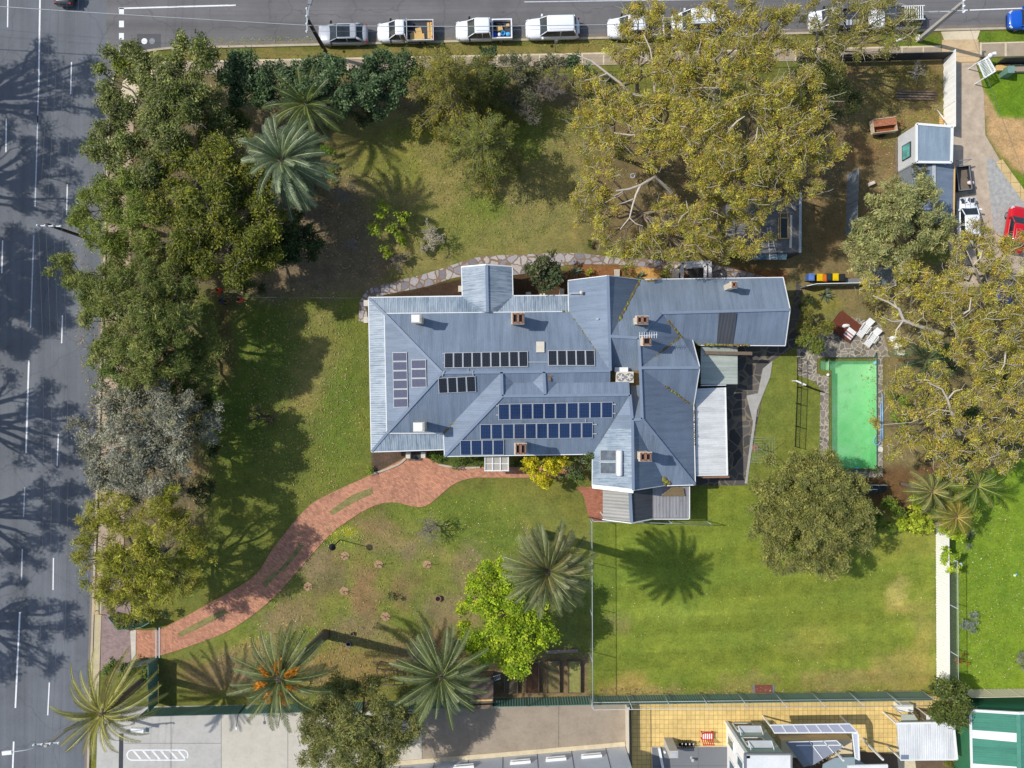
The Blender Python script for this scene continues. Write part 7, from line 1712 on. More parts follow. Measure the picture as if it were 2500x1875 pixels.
car('blue_car', 'bright blue car at the right picture edge of the street', W(2520, 46, .8), PI + .02, 4.3, 1.76, 1.45, 'car_blue', 'hatch', group=GK)
car('black_car', 'black car driving out of the top edge of the west road', W(155, -50, .8), PI / 2 - .03, 4.6, 1.82, 1.45, 'car_grey', 'hatch')
dc = car('wrecked_car', 'pale silver blue car without its bonnet on the gravel drive', W(2364, 540, .8), PI / 2 + .03, 4.5, 1.78, 1.45, 'car_white', 'hatch', 'car_white', z0=.04)
for k in range(16):
    pass
b = MB(); rr = random.Random(3)
for k in range(14): b.box((1.2 + rr.random() * .95, rr.uniform(-.6, .6), .78), (rr.uniform(.1, .4), rr.uniform(.06, .3), rr.uniform(.08, .2)), rr.uniform(0, 3))
b.build('engine', M['dark'], dc, local=True); b = MB()
for y in (-.5, -.1, .35): b.bar((1.1, y, .98), (2.15, y * 1.1, .95), .05, .04)
b.build('engine_bracket', M['steel'], dc, local=True)
car('red_car', 'red car with its front wheel turned out on the grey gravel', W(2482, 560, .8), PI / 2 - .16, 4.3, 1.78, 1.45, 'car_red', 'hatch', z0=.05)
# goods in the trays
for u, x, y, sx, sy, rz, c, n, l in [(u1, -1.1, .55, 1.3, .5, .05, 'card', 'cardboard_sheet', 'long cardboard sheet along the far side of the flat tray'), (u1, -1.25, .1, .55, .75, .2, 'card', 'cardboard_sheet', 'torn cardboard sheet in the middle of the flat tray'), (u1, -.75, .4, .5, .6, .6, 'timber_pale', 'cardboard_sheet', 'crumpled pale cardboard at the front of the flat tray'),
                              (u1, -2.4, 0, .2, 1.55, 0, 'timber_pale', 'timber_board', 'rearmost pale board across the flat tray'), (u1, -2.15, 0, .22, 1.5, .02, 'card', 'timber_board', 'second pale board across the flat tray'), (u1, -.5, -.5, .4, .5, 0, 'dark', 'tool_box', 'dark tool box at the front of the flat tray')]:
    p = at_car(u, x, y, .81 + random.uniform(0, .03)); b = MB(); b.box((0, 0, 0), (sx, sy, .06 if n != 'tool_box' else .25)); t_ = b.build(n, M[c]); t_.location = p; t_.rotation_euler.z = u.rotation_euler.z + rz; tag(t_, l, n.split('_')[-1])
bp = {'b': m_plain('deep_blue_plastic', rgb(30, 70, 200), .4), 'c': m_plain('cyan_plastic', rgb(90, 180, 226), .4), 'w': M['white'], 'k': M['card'], 'd': M['black']}
for x, y, s, c, sh, l in [(-1.0, .45, .4, 'b', 'bag', 'deep blue plastic bag in the ute tub'), (-1.4, .45, .34, 'w', 'bag', 'white plastic bag in the ute tub'), (-1.75, .38, .4, 'c', 'bucket', 'round light blue bucket in the ute tub'), (-2.2, .42, .45, 'c', 'bag', 'pale blue plastic sheet at the back of the ute tub'), (-1.45, -.1, .55, 'k', 'box', 'opened cardboard box in the ute tub'), (-1.05, -.5, .3, 'd', 'box', 'black box in the near front corner of the ute tub'), (-1.5, -.52, .3, 'd', 'box', 'black crate in the near middle of the ute tub'), (-2.2, -.4, .3, 'k', 'box', 'tan board at the near back of the ute tub')]:
    p = at_car(u2, x, y, .6); b = MB()
    if sh == 'bucket': b.lathe((0, 0, 0), [(.16, 0), (.21, .3), (.18, .3), (.14, .05)], 14)
    elif sh == 'bag': b.ball((0, 0, .14), .22, 0, 9, 6, (s / .4, .9, .6))
    else: b.box((0, 0, 0), (s, s * .8, .22), .2, 0, .94)
    t_ = b.build({'bucket': 'bucket', 'bag': 'plastic_bag', 'box': 'carton'}[sh], bp[c]); t_.location = p; tag(t_, l, sh)

# ---------------------------------------------------------------- trailers
tl = thing('rusty_trailer', 'rusty box trailer with flaking pale sides in the work yard', 'trailer', Vector((W(2158, 310, .8).x, W(2158, 310, .8).y, 0)), .12)
b = MB(); b.box((0, .1, .5), (2.2, 1.25, .05)); b.build('tray_floor', M['rust'], tl, local=True)
b = MB()
for sy in (.72, -.52): b.box((0, sy, .5), (2.2, .06, .6))
b.box((-1.1, .1, .5), (.06, 1.25, .6)); b.box((1.1, .1, .5), (.06, 1.25, .5)); b.build('tray_side', [m_plain('flaking_side', rgb(196, 176, 150), .8, .4, 3)], tl, local=True)
b = MB(); b.box((0, .42, .98), (2.25, .75, .05), 0, 0, 1, ); b.build('tray_lid', m_plain('flaky_rust', rgb(170, 110, 78), .85, .45, 5), tl, local=True)
b = MB(); b.bar((1.1, .6, .5), (2.1, .1, .5), .07, .07); b.bar((1.1, -.4, .5), (2.1, .1, .5), .07, .07); b.build('drawbar', M['rust'], tl, local=True)
for sy in (.86, -.66): b = MB(); b.lathe((0, sy - .08, .3), [(.2, 0), (.3, .02), (.3, .16), (.2, .18)], 14, 0, 'y'); b.build('wheel', M['rubber'], tl, local=True)
ct = thing('cage_trailer', 'dark box trailer with raised mesh lid on the gravel drive', 'trailer', Vector((W(2352, 436, .9).x, W(2352, 436, .9).y, .03)), .12)
b = MB(); b.box((0, 0, .5), (1.3, 2.2, .05)); b.build('tray_floor', m_plain('trailer_floor', rgb(120, 108, 96), .9, .2), ct, local=True); b = MB()
for sx in (.65, -.65): b.box((sx, 0, .5), (.05, 2.2, .6))
for sy in (1.1, -1.1): b.box((0, sy, .5), (1.3, .05, .6))
b.build('tray_side', M['dark'], ct, local=True); b = MB()
for a, c in [((-.7, -1.1, 1.15), (-.7, 1.1, 1.15)), ((.5, -1.1, 1.15), (.5, 1.1, 1.15)), ((-.7, 1.1, 1.15), (.5, 1.1, 1.15)), ((-.7, -1.1, 1.15), (.5, -1.1, 1.15)), ((-.7, 1.1, 1.15), (.7, 1.6, 1.3)), ((-.7, 1.6, 1.3), (.7, 1.6, 1.3))]: b.bar(a, c, .07, .07)
b.build('cage_frame', M['grey'], ct, local=True); b = MB()
b.face([(.7, -1.4, .15), (1.5, -1.3, .12), (1.2, .9, .12), (.6, .9, .5)]); b.build('mesh_panel', M['net_green'], ct, local=True)
for sx in (.78, -.78): b = MB(); b.lathe((sx - .08, 0, .3), [(.2, 0), (.3, .02), (.3, .16), (.2, .18)], 14, 0, 'y'); wv = b.build('wheel', M['rubber'], ct, local=True)
b = MB(); p = Vector((W(2370, 446, 1).x, W(2370, 446, 1).y, .9)); b.ball((0, 0, .1), .3, 0, 9, 6, (1.2, .7, .4)); t_ = b.build('cloth', m_plain('pink_cloth', rgb(226, 204, 200), .8)); t_.location = p; tag(t_, 'pale pink cloth over the edge of the mesh trailer', 'cloth')
# ---------------------------------------------------------------- sheds and neighbouring buildings
def bldg(name, label, cat, base, group=None): return thing(name, label, cat, G(*base), 0, group)
def walls(b, pts, z0, z1):
    for k in range(len(pts)):
        p, q = pts[k], pts[(k + 1) % len(pts)]; p, q = Vector((p[0], p[1], 0)), Vector((q[0], q[1], 0)); d = (q - p).normalized(); n = Vector((-d.y, d.x, 0)) * .06
        b.mesh([p + n + Vector((0, 0, z0)), q + n + Vector((0, 0, z0)), q - n + Vector((0, 0, z0)), p - n + Vector((0, 0, z0)), p + n + Vector((0, 0, z1)), q + n + Vector((0, 0, z1)), q - n + Vector((0, 0, z1)), p - n + Vector((0, 0, z1))],
               [(4, 5, 6, 7), (0, 1, 5, 4), (1, 2, 6, 5), (2, 3, 7, 6), (3, 0, 4, 7)])
# taller shed with the teal window
s1 = bldg('shed', 'taller grey roofed shed with pale side wall and teal window', 'shed', (2193, 360))
zr = 3.2; C4 = [W(2237, 303, zr), W(2324, 310, zr), W(2322, 397, zr), W(2237, 396, zr)]
b = MB(); walls(b, [(p.x + (.08 if k in (0, 3) else -.08), p.y + (-.08 if k < 2 else .08)) for k, p in enumerate(C4)], 0, zr - .05); b.build('wall', m_plain('pale_cladding', rgb(206, 208, 210), .6, .1), s1)
b = MB(); roof_face(b, [(2241, 306, zr), (2321, 313, zr), (2319, 394, zr), (2241, 393, zr)], 0, .06); b.build('roof', M['roof_s'] if 'roof_s' in M else M['roof'], s1)
b = MB()
for k in range(4): b.bar(C4[k] + Vector((0, 0, .02)), C4[(k + 1) % 4] + Vector((0, 0, .02)), .2, .16)
b.build('fascia', M['white'], s1)
b = MB(); x0 = C4[0].x - .02; b.box((x0, C4[0].y - 1.95, 1.0), (.12, 1.25, 1.3)); wn = b.build('window', m_glass('teal_glass', rgb(96, 168, 162), .1), s1)
b = MB(); y0 = C4[0].y - 1.95
for z in (.95, 2.28): b.box((x0 - .02, y0, z), (.12, 1.4, .06))
for dy in (-.66, .66): b.box((x0 - .02, y0 + dy, 1.0), (.12, .06, 1.3))
b.build('window_frame', M['dark'], wn)
b = MB(); b.bar(G(2187, 345, .05), G(2187, 425, .05), .2, .1); tag(b.build('sleeper', M['timber'], org=G(2187, 345)), 'brown timber sleeper along the foot of the taller shed wall', 'sleeper')
s2 = bldg('shed', 'lower blue grey gabled shed behind the grey green tree', 'shed', (2270, 460))
ze, zt = 2.3, 2.8
b = MB(); A = [W(2226, 404, ze), W(2329, 403, ze), W(2327, 532, ze), W(2228, 530, ze)]; walls(b, [(p.x + (.1 if k in (0, 3) else -.1), p.y) for k, p in enumerate(A)], 0, ze - .05); b.build('wall', M['fence_grey'], s2)
b = MB(); roof_face(b, [(2226, 404, ze), (2279, 402, zt), (2281, 531, zt), (2228, 530, ze)]); roof_face(b, [(2279, 402, zt), (2329, 403, ze), (2327, 532, ze), (2281, 531, zt)]); b.build('roof', M['roof'], s2)
b = MB(); b.bar(W(2280, 402, zt + .04), W(2281, 531, zt + .04), .3, .05); b.build('ridge_capping', M['steel'], s2)
b = MB(); b.bar(W(2330, 403, ze), W(2328, 532, ze), .12, .12); b.build('gutter', M['timber_pale'], s2)
# dark flat shed with the ladder
s3 = bldg('flat_shed', 'low dark flat roofed shed half under the gums with a skylight frame', 'shed', (1860, 560))
zf = 2.4; pts = [(1772, 500), (1954, 474), (1954, 616), (1802, 618), (1772, 590)]
b = MB(); P = [W(x, y, zf) for x, y in pts]; walls(b, [(p.x * .998, p.y * .995) for p in P], 0, zf - .06); b.build('wall', M['dark'], s3)
b = MB(); b.slab(P, .06, 0, slope_uv(P)); b.build('roof', m_plain('dark_membrane', rgb(112, 110, 106), .8, .35, 2), s3)
b = MB(); b.bar(W(1954, 470, zf + .08), W(1953, 617, zf + .08), .2, .14); b.build('fascia', M['steel'], s3)
b = MB(); b.bar(W(1931, 525, zf + .05), W(1930, 605, zf + .05), .22, .06); b.build('flashing', M['offwhite'], s3)
b = MB()
for p, q in [((1901, 532), (1925, 532)), ((1925, 532), (1925, 582)), ((1925, 582), (1901, 582)), ((1901, 582), (1901, 532)), ((1905, 520), (1923, 520)), ((1905, 520), (1905, 580)), ((1923, 520), (1923, 580))]: b.bar(W(*p, zf + .1), W(*q, zf + .1), .06, .08)
sk2 = b.build('skylight', M['timber_pale'], s3); b = MB(); q = [W(x, y, zf + .05) for x, y in ((1904, 580), (1923, 580), (1923, 534), (1904, 534))]; b.slab(q, .02); b.build('skylight_glass', M['glass'], sk2)
b = MB(); q = [W(x, y, z) for x, y, z in ((1822, 634, 2.0), (1920, 634, 2.0), (1922, 619, 2.25), (1828, 621, 2.25))]; b.slab(q, .03); b.build('awning', M['glass_blue'], s3)
b = MB(); q = [W(x, y, 2.05) for x, y in ((1768, 585), (1784, 585), (1784, 525), (1768, 525))]; b.slab(q, .05); b.build('side_roof', M['roof_old'], s3)
ld = thing('ladder', 'aluminium ladder leaning on the edge of the dark flat shed', 'ladder', W(1887, 636, .1)); A0, A1, B0, B1 = W(1880, 634, 2.1), W(1897, 632, 2.1), W(1873, 556, 3.1), W(1880, 554, 3.1); b = MB(); b.bar(A0, B0, .06, .08); b.bar(A1, B1, .06, .08); b.build('rail', M['steel'], ld); b = MB()
for k in range(11): b.bar(A0.lerp(B0, (k + .5) / 11), A1.lerp(B1, (k + .5) / 11), .04, .04)
b.build('rung', M['steel'], ld)
# ruined whitewashed frame by the stone path
rf = bldg('ruined_porch', 'roofless whitewashed porch frame beside the sandy garden bed', 'porch', (1695, 665)); b = MB()
for p, q in [((1664, 642), (1733, 640)), ((1733, 640), (1734, 684)), ((1666, 642), (1665, 684)), ((1676, 650), (1722, 649)), ((1722, 649), (1722, 684))]: b.bar(W(*p, 2.3), W(*q, 2.3), .26, .2)
b.build('beam', m_plain('peeling_white', rgb(206, 204, 202), .8, .3, 6), rf)
for x, y in ((1666, 643), (1732, 641), (1665, 683), (1733, 683)): p = W(x, y, 2.2); b = MB(); b.box((p.x, p.y, 0), (.2, .2, 2.2)); b.build('post', M['offwhite'], rf)
b = MB(); p = W(1652, 668, 2.0); b.box((p.x, p.y, 0), (.45, .9, 1.9)); b.build('side_wall', M['offwhite'], rf); b = MB(); q = [W(x, y, .3) for x, y in ((1680, 690), (1720, 690), (1720, 655), (1680, 655))]; b.slab(q, .25); b.build('floor', M['flag_dark'], rf)
for x, y, w_, d_, l in ((1505, 667, .5, .65, 'slatted white vent box on the bed north of the dark gable'),): p = G(x, y); b = MB(); [b.box((p.x - .22 + .09 * k, p.y, 0), (.06, d_, .3)) for k in range(6)]; b.box((p.x, p.y, 0), (w_, d_, .22)); tag(b.build('vent_box', M['offwhite'], org=p), l, 'box')
for x, y, l in ((1290, 718, 'pale block between the path tree and the verandah, left one'), (1324, 722, 'pale block between the path tree and the verandah, right one')): p = G(x, y); b = MB(); b.box(p, (.5, .3, .5), .1, 0, .95); tag(b.build('garden_block', M['offwhite'], org=p), l, 'block')
# garden hut by the south fence with its ladder, trellis and raised beds
hut = bldg('garden_hut', 'dark weathered timber hut against the green fence beside the raised beds', 'hut', (1175, 1680)); zh = 2.0; P = [W(x, y, zh) for x, y in ((1147, 1718), (1204, 1716), (1204, 1660), (1147, 1662))]
b = MB(); walls(b, [(p.x, p.y) for p in P], 0, zh - .05); b.build('wall', m_plain('dark_hut_timber', rgb(88, 74, 62), .9, .3, 3), hut); b = MB(); b.slab([P[0], P[1], P[2], P[3]], .06, 0, slope_uv(P)); b.build('roof', m_plain('hut_roof', rgb(104, 90, 78), .9, .35, 2.5), hut)
b = MB(); b.bar(W(1147, 1711, 2.06), W(1203, 1709, 2.06), .14, .06); b.build('batten', M['timber_pale'], hut); b = MB(); b.bar(W(1146, 1727, 1.9), W(1203, 1725, 1.9), .35, .08); b.build('lower_roof', M['timber'], hut)
l2 = thing('ladder', 'short grey ladder lying by the garden hut wall', 'ladder', G(1213, 1650)); A0, A1, B0, B1 = W(1204, 1652, 1.5), W(1205, 1663, 1.5), W(1222, 1646, 1.6), W(1223, 1656, 1.6); b = MB(); b.bar(A0, B0, .05, .06); b.bar(A1, B1, .05, .06)
for k in range(4): b.bar(A0.lerp(B0, (k + .5) / 4), A1.lerp(B1, (k + .5) / 4), .04, .04)
b.build('frame', M['steel'], l2)
tz = bldg('trellis', 'grey timber trellis frame with dead creeper west of the grey green palm', 'trellis', (950, 1650)); b = MB()
for p, q in [((920, 1632), (985, 1640)), ((920, 1632), (922, 1672)), ((985, 1640), (985, 1672)), ((922, 1672), (985, 1672)), ((940, 1635), (940, 1672)), ((962, 1637), (962, 1672))]: b.bar(W(*p, 1.8), W(*q, 1.8), .08, .08)
b.build('top_frame', M['timber'], tz)
for x, y in ((920, 1632), (985, 1640), (922, 1672), (985, 1672)): p = W(x, y, 1.8); b = MB(); b.box((p.x, p.y, 0), (.09, .09, 1.8)); b.build('post', M['timber'], tz)
for k, (x0, x1, y0, y1, d) in enumerate([(1232, 1263, 1622, 1689, 'shadowy raised garden bed nearest the dark hut'), (1284, 1315, 1613, 1688, 'brown raised garden bed with bare soil, second from the hut'), (1335, 1365, 1611, 1688, 'raised garden bed with dry grass, second from the court fence'), (1386, 1416, 1611, 1688, 'raised garden bed with green weeds nearest the court fence')]):
    o = thing('raised_bed', d, 'garden bed', G((x0 + x1) / 2, (y0 + y1) / 2), 0, 'raised garden beds'); b = MB()
    for p, q in [((x0, y0), (x1, y0)), ((x1, y0), (x1, y1)), ((x1, y1), (x0, y1)), ((x0, y1), (x0, y0))]: b.bar(G(*p, .22), G(*q, .22), .07, .44)
    b.build('frame', M['timber'], o); b = MB(); b.prism([G(*p)[:2] for p in ((x0 + 1, y0 + 1), (x1 - 1, y0 + 1), (x1 - 1, y1 - 1), (x0 + 1, y1 - 1))], 0, .34); b.build('soil', m_plain('bed_soil%d' % k, [rgb(92, 84, 66), rgb(96, 70, 50), rgb(126, 112, 72), rgb(138, 136, 76)][k], .95, .4, 3), o)
b = MB(); b.bar(G(1331, 1591, .1), G(1411, 1587, .1), .3, .12); tag(b.build('sleeper', m_plain('pinkish_timber', rgb(150, 124, 116), .85, .2), org=G(1331, 1591)), 'pinkish timber sleeper above the raised beds', 'sleeper')
# rug, pots, toys
rg = thing('mat', 'rusty red mat with blue ends on the court lawn by the green fence', 'mat', G(1864, 1681)); b = MB(); b.slab([G(1842, 1691, .05), G(1886, 1691, .05), G(1886, 1672, .05), G(1842, 1672, .05)], .03); b.build('panel', m_plain('red_brown_mat', rgb(126, 74, 62), .9, .3, 3), rg); b = MB(); b.slab([G(1838, 1691, .04), G(1890, 1691, .04), G(1890, 1672, .04), G(1838, 1672, .04)], .02); b.build('border', m_plain('blue_grey_mat', rgb(112, 126, 142), .8), rg)
for x, y, r, c, l in ((1070, 1460, .3, 'chim_brick', 'round brick red pot on the orchard grass near the lime tree'), (852, 1571, .24, 'grey', 'small grey round pot beside the palm trunk shadow'), (861, 1546, .18, 'timber', 'small brown pot just above the palm trunk shadow')):
    o = thing('pot', l, 'pot', G(x, y)); b = MB(); b.lathe(G(x, y), [(r * .8, 0), (r, .3), (r * .75, .3), (r * .7, .2)], 14); b.build('pot_body', M[c], o); b = MB(); b.lathe(G(x, y, .2), [(r * .72, 0), (r * .72, .03)], 12); b.build('soil', M['black'], o)
for x, y, c, l in ((2475, 1404, rgb(230, 226, 150), 'pale yellow ball on the neighbour lawn'), (2479, 1401, rgb(90, 180, 220), 'blue ball touching the pale yellow ball on the neighbour lawn'), (2344, 1376, rgb(190, 214, 230), 'tiny pale ball on the neighbour lawn beside the creeper')): b = MB(); b.ball(G(x, y, .13), .13 if x < 2479 else .1, 0, 10, 6); tag(b.build('ball', m_plain('ball_%d' % x, c, .4), org=G(x, y)), l, 'ball')
# bins
for x, y, body, lid, l in ((1971, 680, rgb(70, 104, 170), rgb(96, 128, 190), 'blue bin at the left end of the bin row'), (1991, 681, rgb(60, 66, 64), rgb(226, 186, 20), 'larger yellow lidded bin, second in the row beside the orange bin'), (2003, 682, rgb(190, 90, 30), rgb(214, 110, 40), 'small orange bin between the yellow lidded and dark bins'), (2013, 680, rgb(44, 58, 54), rgb(50, 64, 60), 'dark green bin between the orange bin and the right yellow lidded bin'), (2029, 680, rgb(60, 66, 64), rgb(230, 196, 24), 'yellow lidded bin between two dark bins'), (2045, 681, rgb(40, 44, 46), rgb(46, 50, 52), 'dark bin right of the right hand yellow lidded bin')):
    o = thing('wheelie_bin', l, 'bin', G(x, y)); b = MB(); b.box(G(x, y, .06), (.42 if x != 2003 else .28, .52, .9), 0, 0, 1.18); b.build('bin_body', m_plain('bin_%d' % x, body, .5), o); b = MB(); b.box(G(x, y, .96), (.54 if x != 2003 else .34, .66, .06)); b.box(G(x, y, 1.02), (.4 if x != 2003 else .24, .5, .05)); b.build('lid', m_plain('bin_lid_%d' % x, lid, .45), o)
    for sx in (-.2, .2): b = MB(); b.lathe((G(x, y).x + sx - .0, G(x, y).y - .3, .12), [(.04, 0), (.1, .01), (.1, .05), (.04, .06)], 10, 0, 'y'); b.build('wheel', M['rubber'], o)
b = MB(); b.bar(G(2060, 688, .4), G(2108, 688, .4), .5, .06); [b.box(G(x, 688, 0), (.08, .4, .38)) for x in (2064, 2104)]; tag(b.build('grey_bench', M['grey'], org=G(2060, 688)), 'long grey bench top in line with the bins', 'bench')
b = MB(); p = W(2110, 700, 2.2); gp = bldg('lattice_shelter', 'grey slatted shelter roof between the bins and the gums', 'shelter', (2155, 672)); b = MB()
for k in range(14): y = 654 + 3.2 * k; b.bar(W(2125, y, 2.2), W(2186, y - 2, 2.2), .07, .05)
b.build('slat_roof', M['fence_grey'], gp); b = MB(); b.bar(W(2125, 650, 2.12), W(2125, 702, 2.12), .14, .1); b.bar(W(2186, 648, 2.12), W(2186, 698, 2.12), .1, .1); b.build('beam', M['offwhite'], gp)
for x, y in ((2125, 652), (2125, 700), (2186, 650), (2186, 696)): p = W(x, y, 2.1); b = MB(); b.box((p.x, p.y, 0), (.1, .1, 2.1)); b.build('post', M['offwhite'], gp)
# work yard clutter
for k, (x0, y0, x1, y1, l) in enumerate([(2190, 223, 2284, 226, 'uppermost long grey plank of the pile in the work yard'), (2185, 229, 2286, 232, 'second long grey plank of the pile in the work yard'), (2184, 236, 2282, 238, 'third long grey plank of the pile in the work yard'), (2186, 242, 2280, 244, 'lowest long grey plank of the pile in the work yard')]): b = MB(); b.bar(G(x0, y0, .12), G(x1, y1, .12), .16, .12); tag(b.build('plank', M['timber'], org=G(x0, y0, .06)), l, 'plank', 'planks piled in the work yard')
for k in range(5): p = G(2299, 285 + 5 * k, .09); b = MB(); b.tube([p + Vector((-.25, 0, 0)), p + Vector((.22, .02, 0))], .09, None, 8); tag(b.build('log', M['timber_pale'], org=p), ['first', 'second', 'third', 'fourth', 'fifth'][k] + ' short yellow log from the top of the stack beside the yard fence', 'log', 'yellow logs')
b = MB(); b.tube([G(2287, 270, .1), G(2284, 305, 1.4)], .05, None, 8); tag(b.build('white_pipe', M['white'], org=G(2287, 270)), 'white pipe leaning towards the taller grey shed', 'pipe')
b = MB(); b.box(G(2124, 450, 0), (.6, .35, .5), .4, 0, .8); tag(b.build('appliance', M['offwhite'], org=G(2124, 450)), 'pale grey dumped box left of the grey green tree', 'box')
tr2 = thing('tyre', 'pale ringed tyre hanging under the low gum tree', 'tyre', G(1532, 443)); b = MB(); c = W(1545, 429, 1.0); [b.tube([c + Vector((.2 * math.cos(a + d), .2 * math.sin(a + d), 0)) for d in (0, .4)], .06, None, 6, 0, False) for a in np.arange(0, 6.28, .4)]; b.build('ring', M['steel'], tr2)
# top right neighbour: white gate, green box
wg2 = thing('white_gate', 'white slatted gate standing askew on the top right lawn', 'gate', W(2400, 165, .2)); b = MB(); q = [W(2388, 152, 1.5), W(2412, 141, 1.5), W(2431, 173, 1.5), W(2404, 190, 1.5)]
for k in range(4): b.bar(q[k], q[(k + 1) % 4], .1, .06)
b.bar(q[0].lerp(q[1], .7), q[3].lerp(q[2], .7), .08, .05); b.build('frame', M['white'], wg2); b = MB()
for k in range(12): b.bar(q[0].lerp(q[3], (k + .5) / 12) - Vector((0, 0, .05)), q[1].lerp(q[2], (k + .5) / 12) - Vector((0, 0, .05)), .06, .03)
b.build('slat_panel', M['white'], wg2)
for t_ in q: b = MB(); b.box((t_.x, t_.y, 0), (.08, .08, 1.45)); b.build('leg', M['white'], wg2)
gb = thing('green_box', 'dark green tapered bin box behind the slate fence', 'bin', G(2450, 180)); b = MB(); b.box(G(2449, 182, 0), (.75, .75, 1.1), 0, 0, .8); b.build('box_body', M['fence_green'], gb); b = MB(); b.box(G(2449, 182, 1.1), (.6, .66, .06)); b.build('lid', m_plain('pale_green_lid', rgb(120, 150, 142), .5), gb)
b = MB(); q = [W(2434, 172, .5), W(2466, 171, .5), W(2467, 157, .5), W(2433, 159, .5)]; b.slab(q, .5); tag(b.build('timber_chest', M['timber_pale'], org=Vector((q[0].x, q[0].y, 0))), 'pale timber chest between the slate fence and the green box', 'chest')
b = MB(); q = [W(2468, 175, .4), W(2540, 173, .4), W(2540, 157, .4), W(2468, 158, .4)]; b.slab(q, .4); tag(b.build('slab_step', M['concrete_old'], org=Vector((q[0].x, q[0].y, 0))), 'grey concrete step right of the pale timber chest', 'step')
b = MB(); b.ball(W(2418, 135, 1.7), .2, 0, 8, 5, (1.1, 1.1, .8)); b.box((*W(2418, 137, 1)[:2], 0), (.25, .25, 1.65)); tag(b.build('gate_post', M['white'], org=Vector((*W(2418, 137, 1)[:2], 0))), 'white capped gate post at the end of the slate fence', 'post')
b = MB(); p = G(2430, 740, .02); q = [G(x, y, .35) for x, y in ((2425, 695), (2470, 705), (2462, 745), (2430, 735))]; b.slab(q, .3); tag(b.build('tarpaulin', m_plain('blue_tarp', rgb(62, 80, 124), .6, .2, 3), org=q[0] - Vector((0, 0, .3))), 'blue tarpaulin glimpsed under the gums at the far right', 'tarp')
b = MB(); q = [G(x, y, .5) for x, y in ((2250, 1070), (2305, 1068), (2308, 1120), (2255, 1125))]; b.slab(q, .06); [b.box((*p_[:2], 0), (.08, .08, .45)) for p_ in q]; tag(b.build('trampoline', M['dark'], org=Vector((*q[0][:2], 0))), 'dark table like platform under the gum branches right of the pool', 'platform')
# by the pool
dk = thing('timber_deck', 'tilted red brown timber decking behind the sun loungers', 'deck', G(2062, 796), .0); ang = -.66; c = G(2060, 798)
b = MB()
for k in range(14): o2 = Vector((math.cos(ang) * (-1.1 + .17 * k), math.sin(ang) * (-1.1 + .17 * k), 0)); b.box(c + o2 + Vector((0, 0, .34)), (.15, 2.0, .04), ang)
b.build('deck_board', M['timber_red'], dk); b = MB(); b.box(c, (2.3, 1.9, .33), ang, 0, .97); b.build('deck_frame', m_plain('dark_red_timber', rgb(84, 48, 36), .8, .2), dk)
tw = thing('towel', 'striped white and red towel draped over the decking corner', 'towel', c + Vector((.5, -.75, .38))); b = MB(); q0 = c + Vector((.42, -.6, .42))
for k in range(7): o2 = Vector((math.cos(ang + 1.57) * (-.45 + .13 * k), math.sin(ang + 1.57) * (-.45 + .13 * k), 0)); b.box(q0 + o2, (.85, .13, .02), ang, k % 2 if k < 5 else 0)
b.build('cloth', [M['white'], m_plain('dull_red_stripe', rgb(170, 110, 110), .8)], tw)
b = MB(); p = c + Vector((.05, .1, .42)); b.ball(p, .3, 0, 8, 5, (1.3, .55, .3)); b.ball(p + Vector((-.2, -.1, 0)), .2, 0, 8, 5, (1, .6, .4)); tag(b.build('cloth', M['white'], org=p), 'crumpled white cloth on the timber decking', 'cloth')
def lounger(px, py, rz, label):
    o = thing('sun_lounger', label, 'sun lounger', G(px, py, .03), rz, 'white sun loungers'); b = MB(); b.box((-.25, 0, .32), (1.3, .62, .05)); b.build('seat', M['white'], o, local=True); b = MB(); P = [Vector((.4, -.31, .36)), Vector((1.0, -.31, .7)), Vector((1.0, .31, .7)), Vector((.4, .31, .36))]; b.slab(P, .05); b.build('backrest', M['white'], o, local=True)
    for s in (-1, 1): b = MB(); b.bar((-.35, s * .36, .5), (.45, s * .38, .52), .08, .05); b.box((-.3, s * .36, .3), (.07, .05, .2)); b.box((.4, s * .37, .3), (.07, .05, .22)); b.build('armrest', M['white'], o, local=True)
    for x in (-.8, .35):
        for s in (-1, 1): b = MB(); b.box((x, s * .28, 0), (.08, .08, .34)); b.build('leg', M['white'], o, local=True)
    b = MB(); [b.box((-.85 + .17 * k, 0, .372), (.02, .56, .006)) for k in range(8)]; b.build('slot', M['grey'], o, local=True)
lounger(2106, 803, .95, 'white plastic sun lounger against the timber decking'); lounger(2124, 826, .95, 'white plastic sun lounger farther from the timber decking, nearer the pool')
for k, (x, y, rz, l) in enumerate([(2172, 828, .3, 'white plastic chair on the dry grass, nearest the gum branch'), (2183, 845, .6, 'white plastic chair on the dry grass, middle of three'), (2190, 861, -.2, 'white plastic chair tipped on the dry grass, nearest the pool')]):
    o = thing('garden_chair', l, 'chair', G(x, y), rz, 'white plastic chairs'); b = MB(); b.lathe((0, 0, .42), [(.26, 0), (.27, .03), (.1, .035)], 12); b.build('seat', M['white'], o, local=True); b = MB(); V = [(.24 * math.cos(a), .26 * math.sin(a)) for a in np.linspace(-1.1, 1.1, 7)]
    for q in range(6): b.face([(*V[q], .45), (*V[q + 1], .45), (V[q + 1][0] * 1.25, V[q + 1][1] * 1.1, .86), (V[q][0] * 1.25, V[q][1] * 1.1, .86)])
    b.build('backrest', M['white'], o, local=True)
    for sx, sy in ((1, 1), (1, -1), (-1, 1), (-1, -1)): b = MB(); b.box((sx * .18, sy * .18, 0), (.05, .05, .42)); b.build('leg', M['white'], o, local=True)
ho = thing('clothes_hoist', 'rotary clothes hoist on the grass left of the round tree', 'clothes hoist', G(1843, 1093)); p = G(1843, 1093); b = MB(); b.tube([p, p + Vector((0, 0, 2.0))], .04, None, 8); b.build('pole', M['grey'], ho); b = MB()
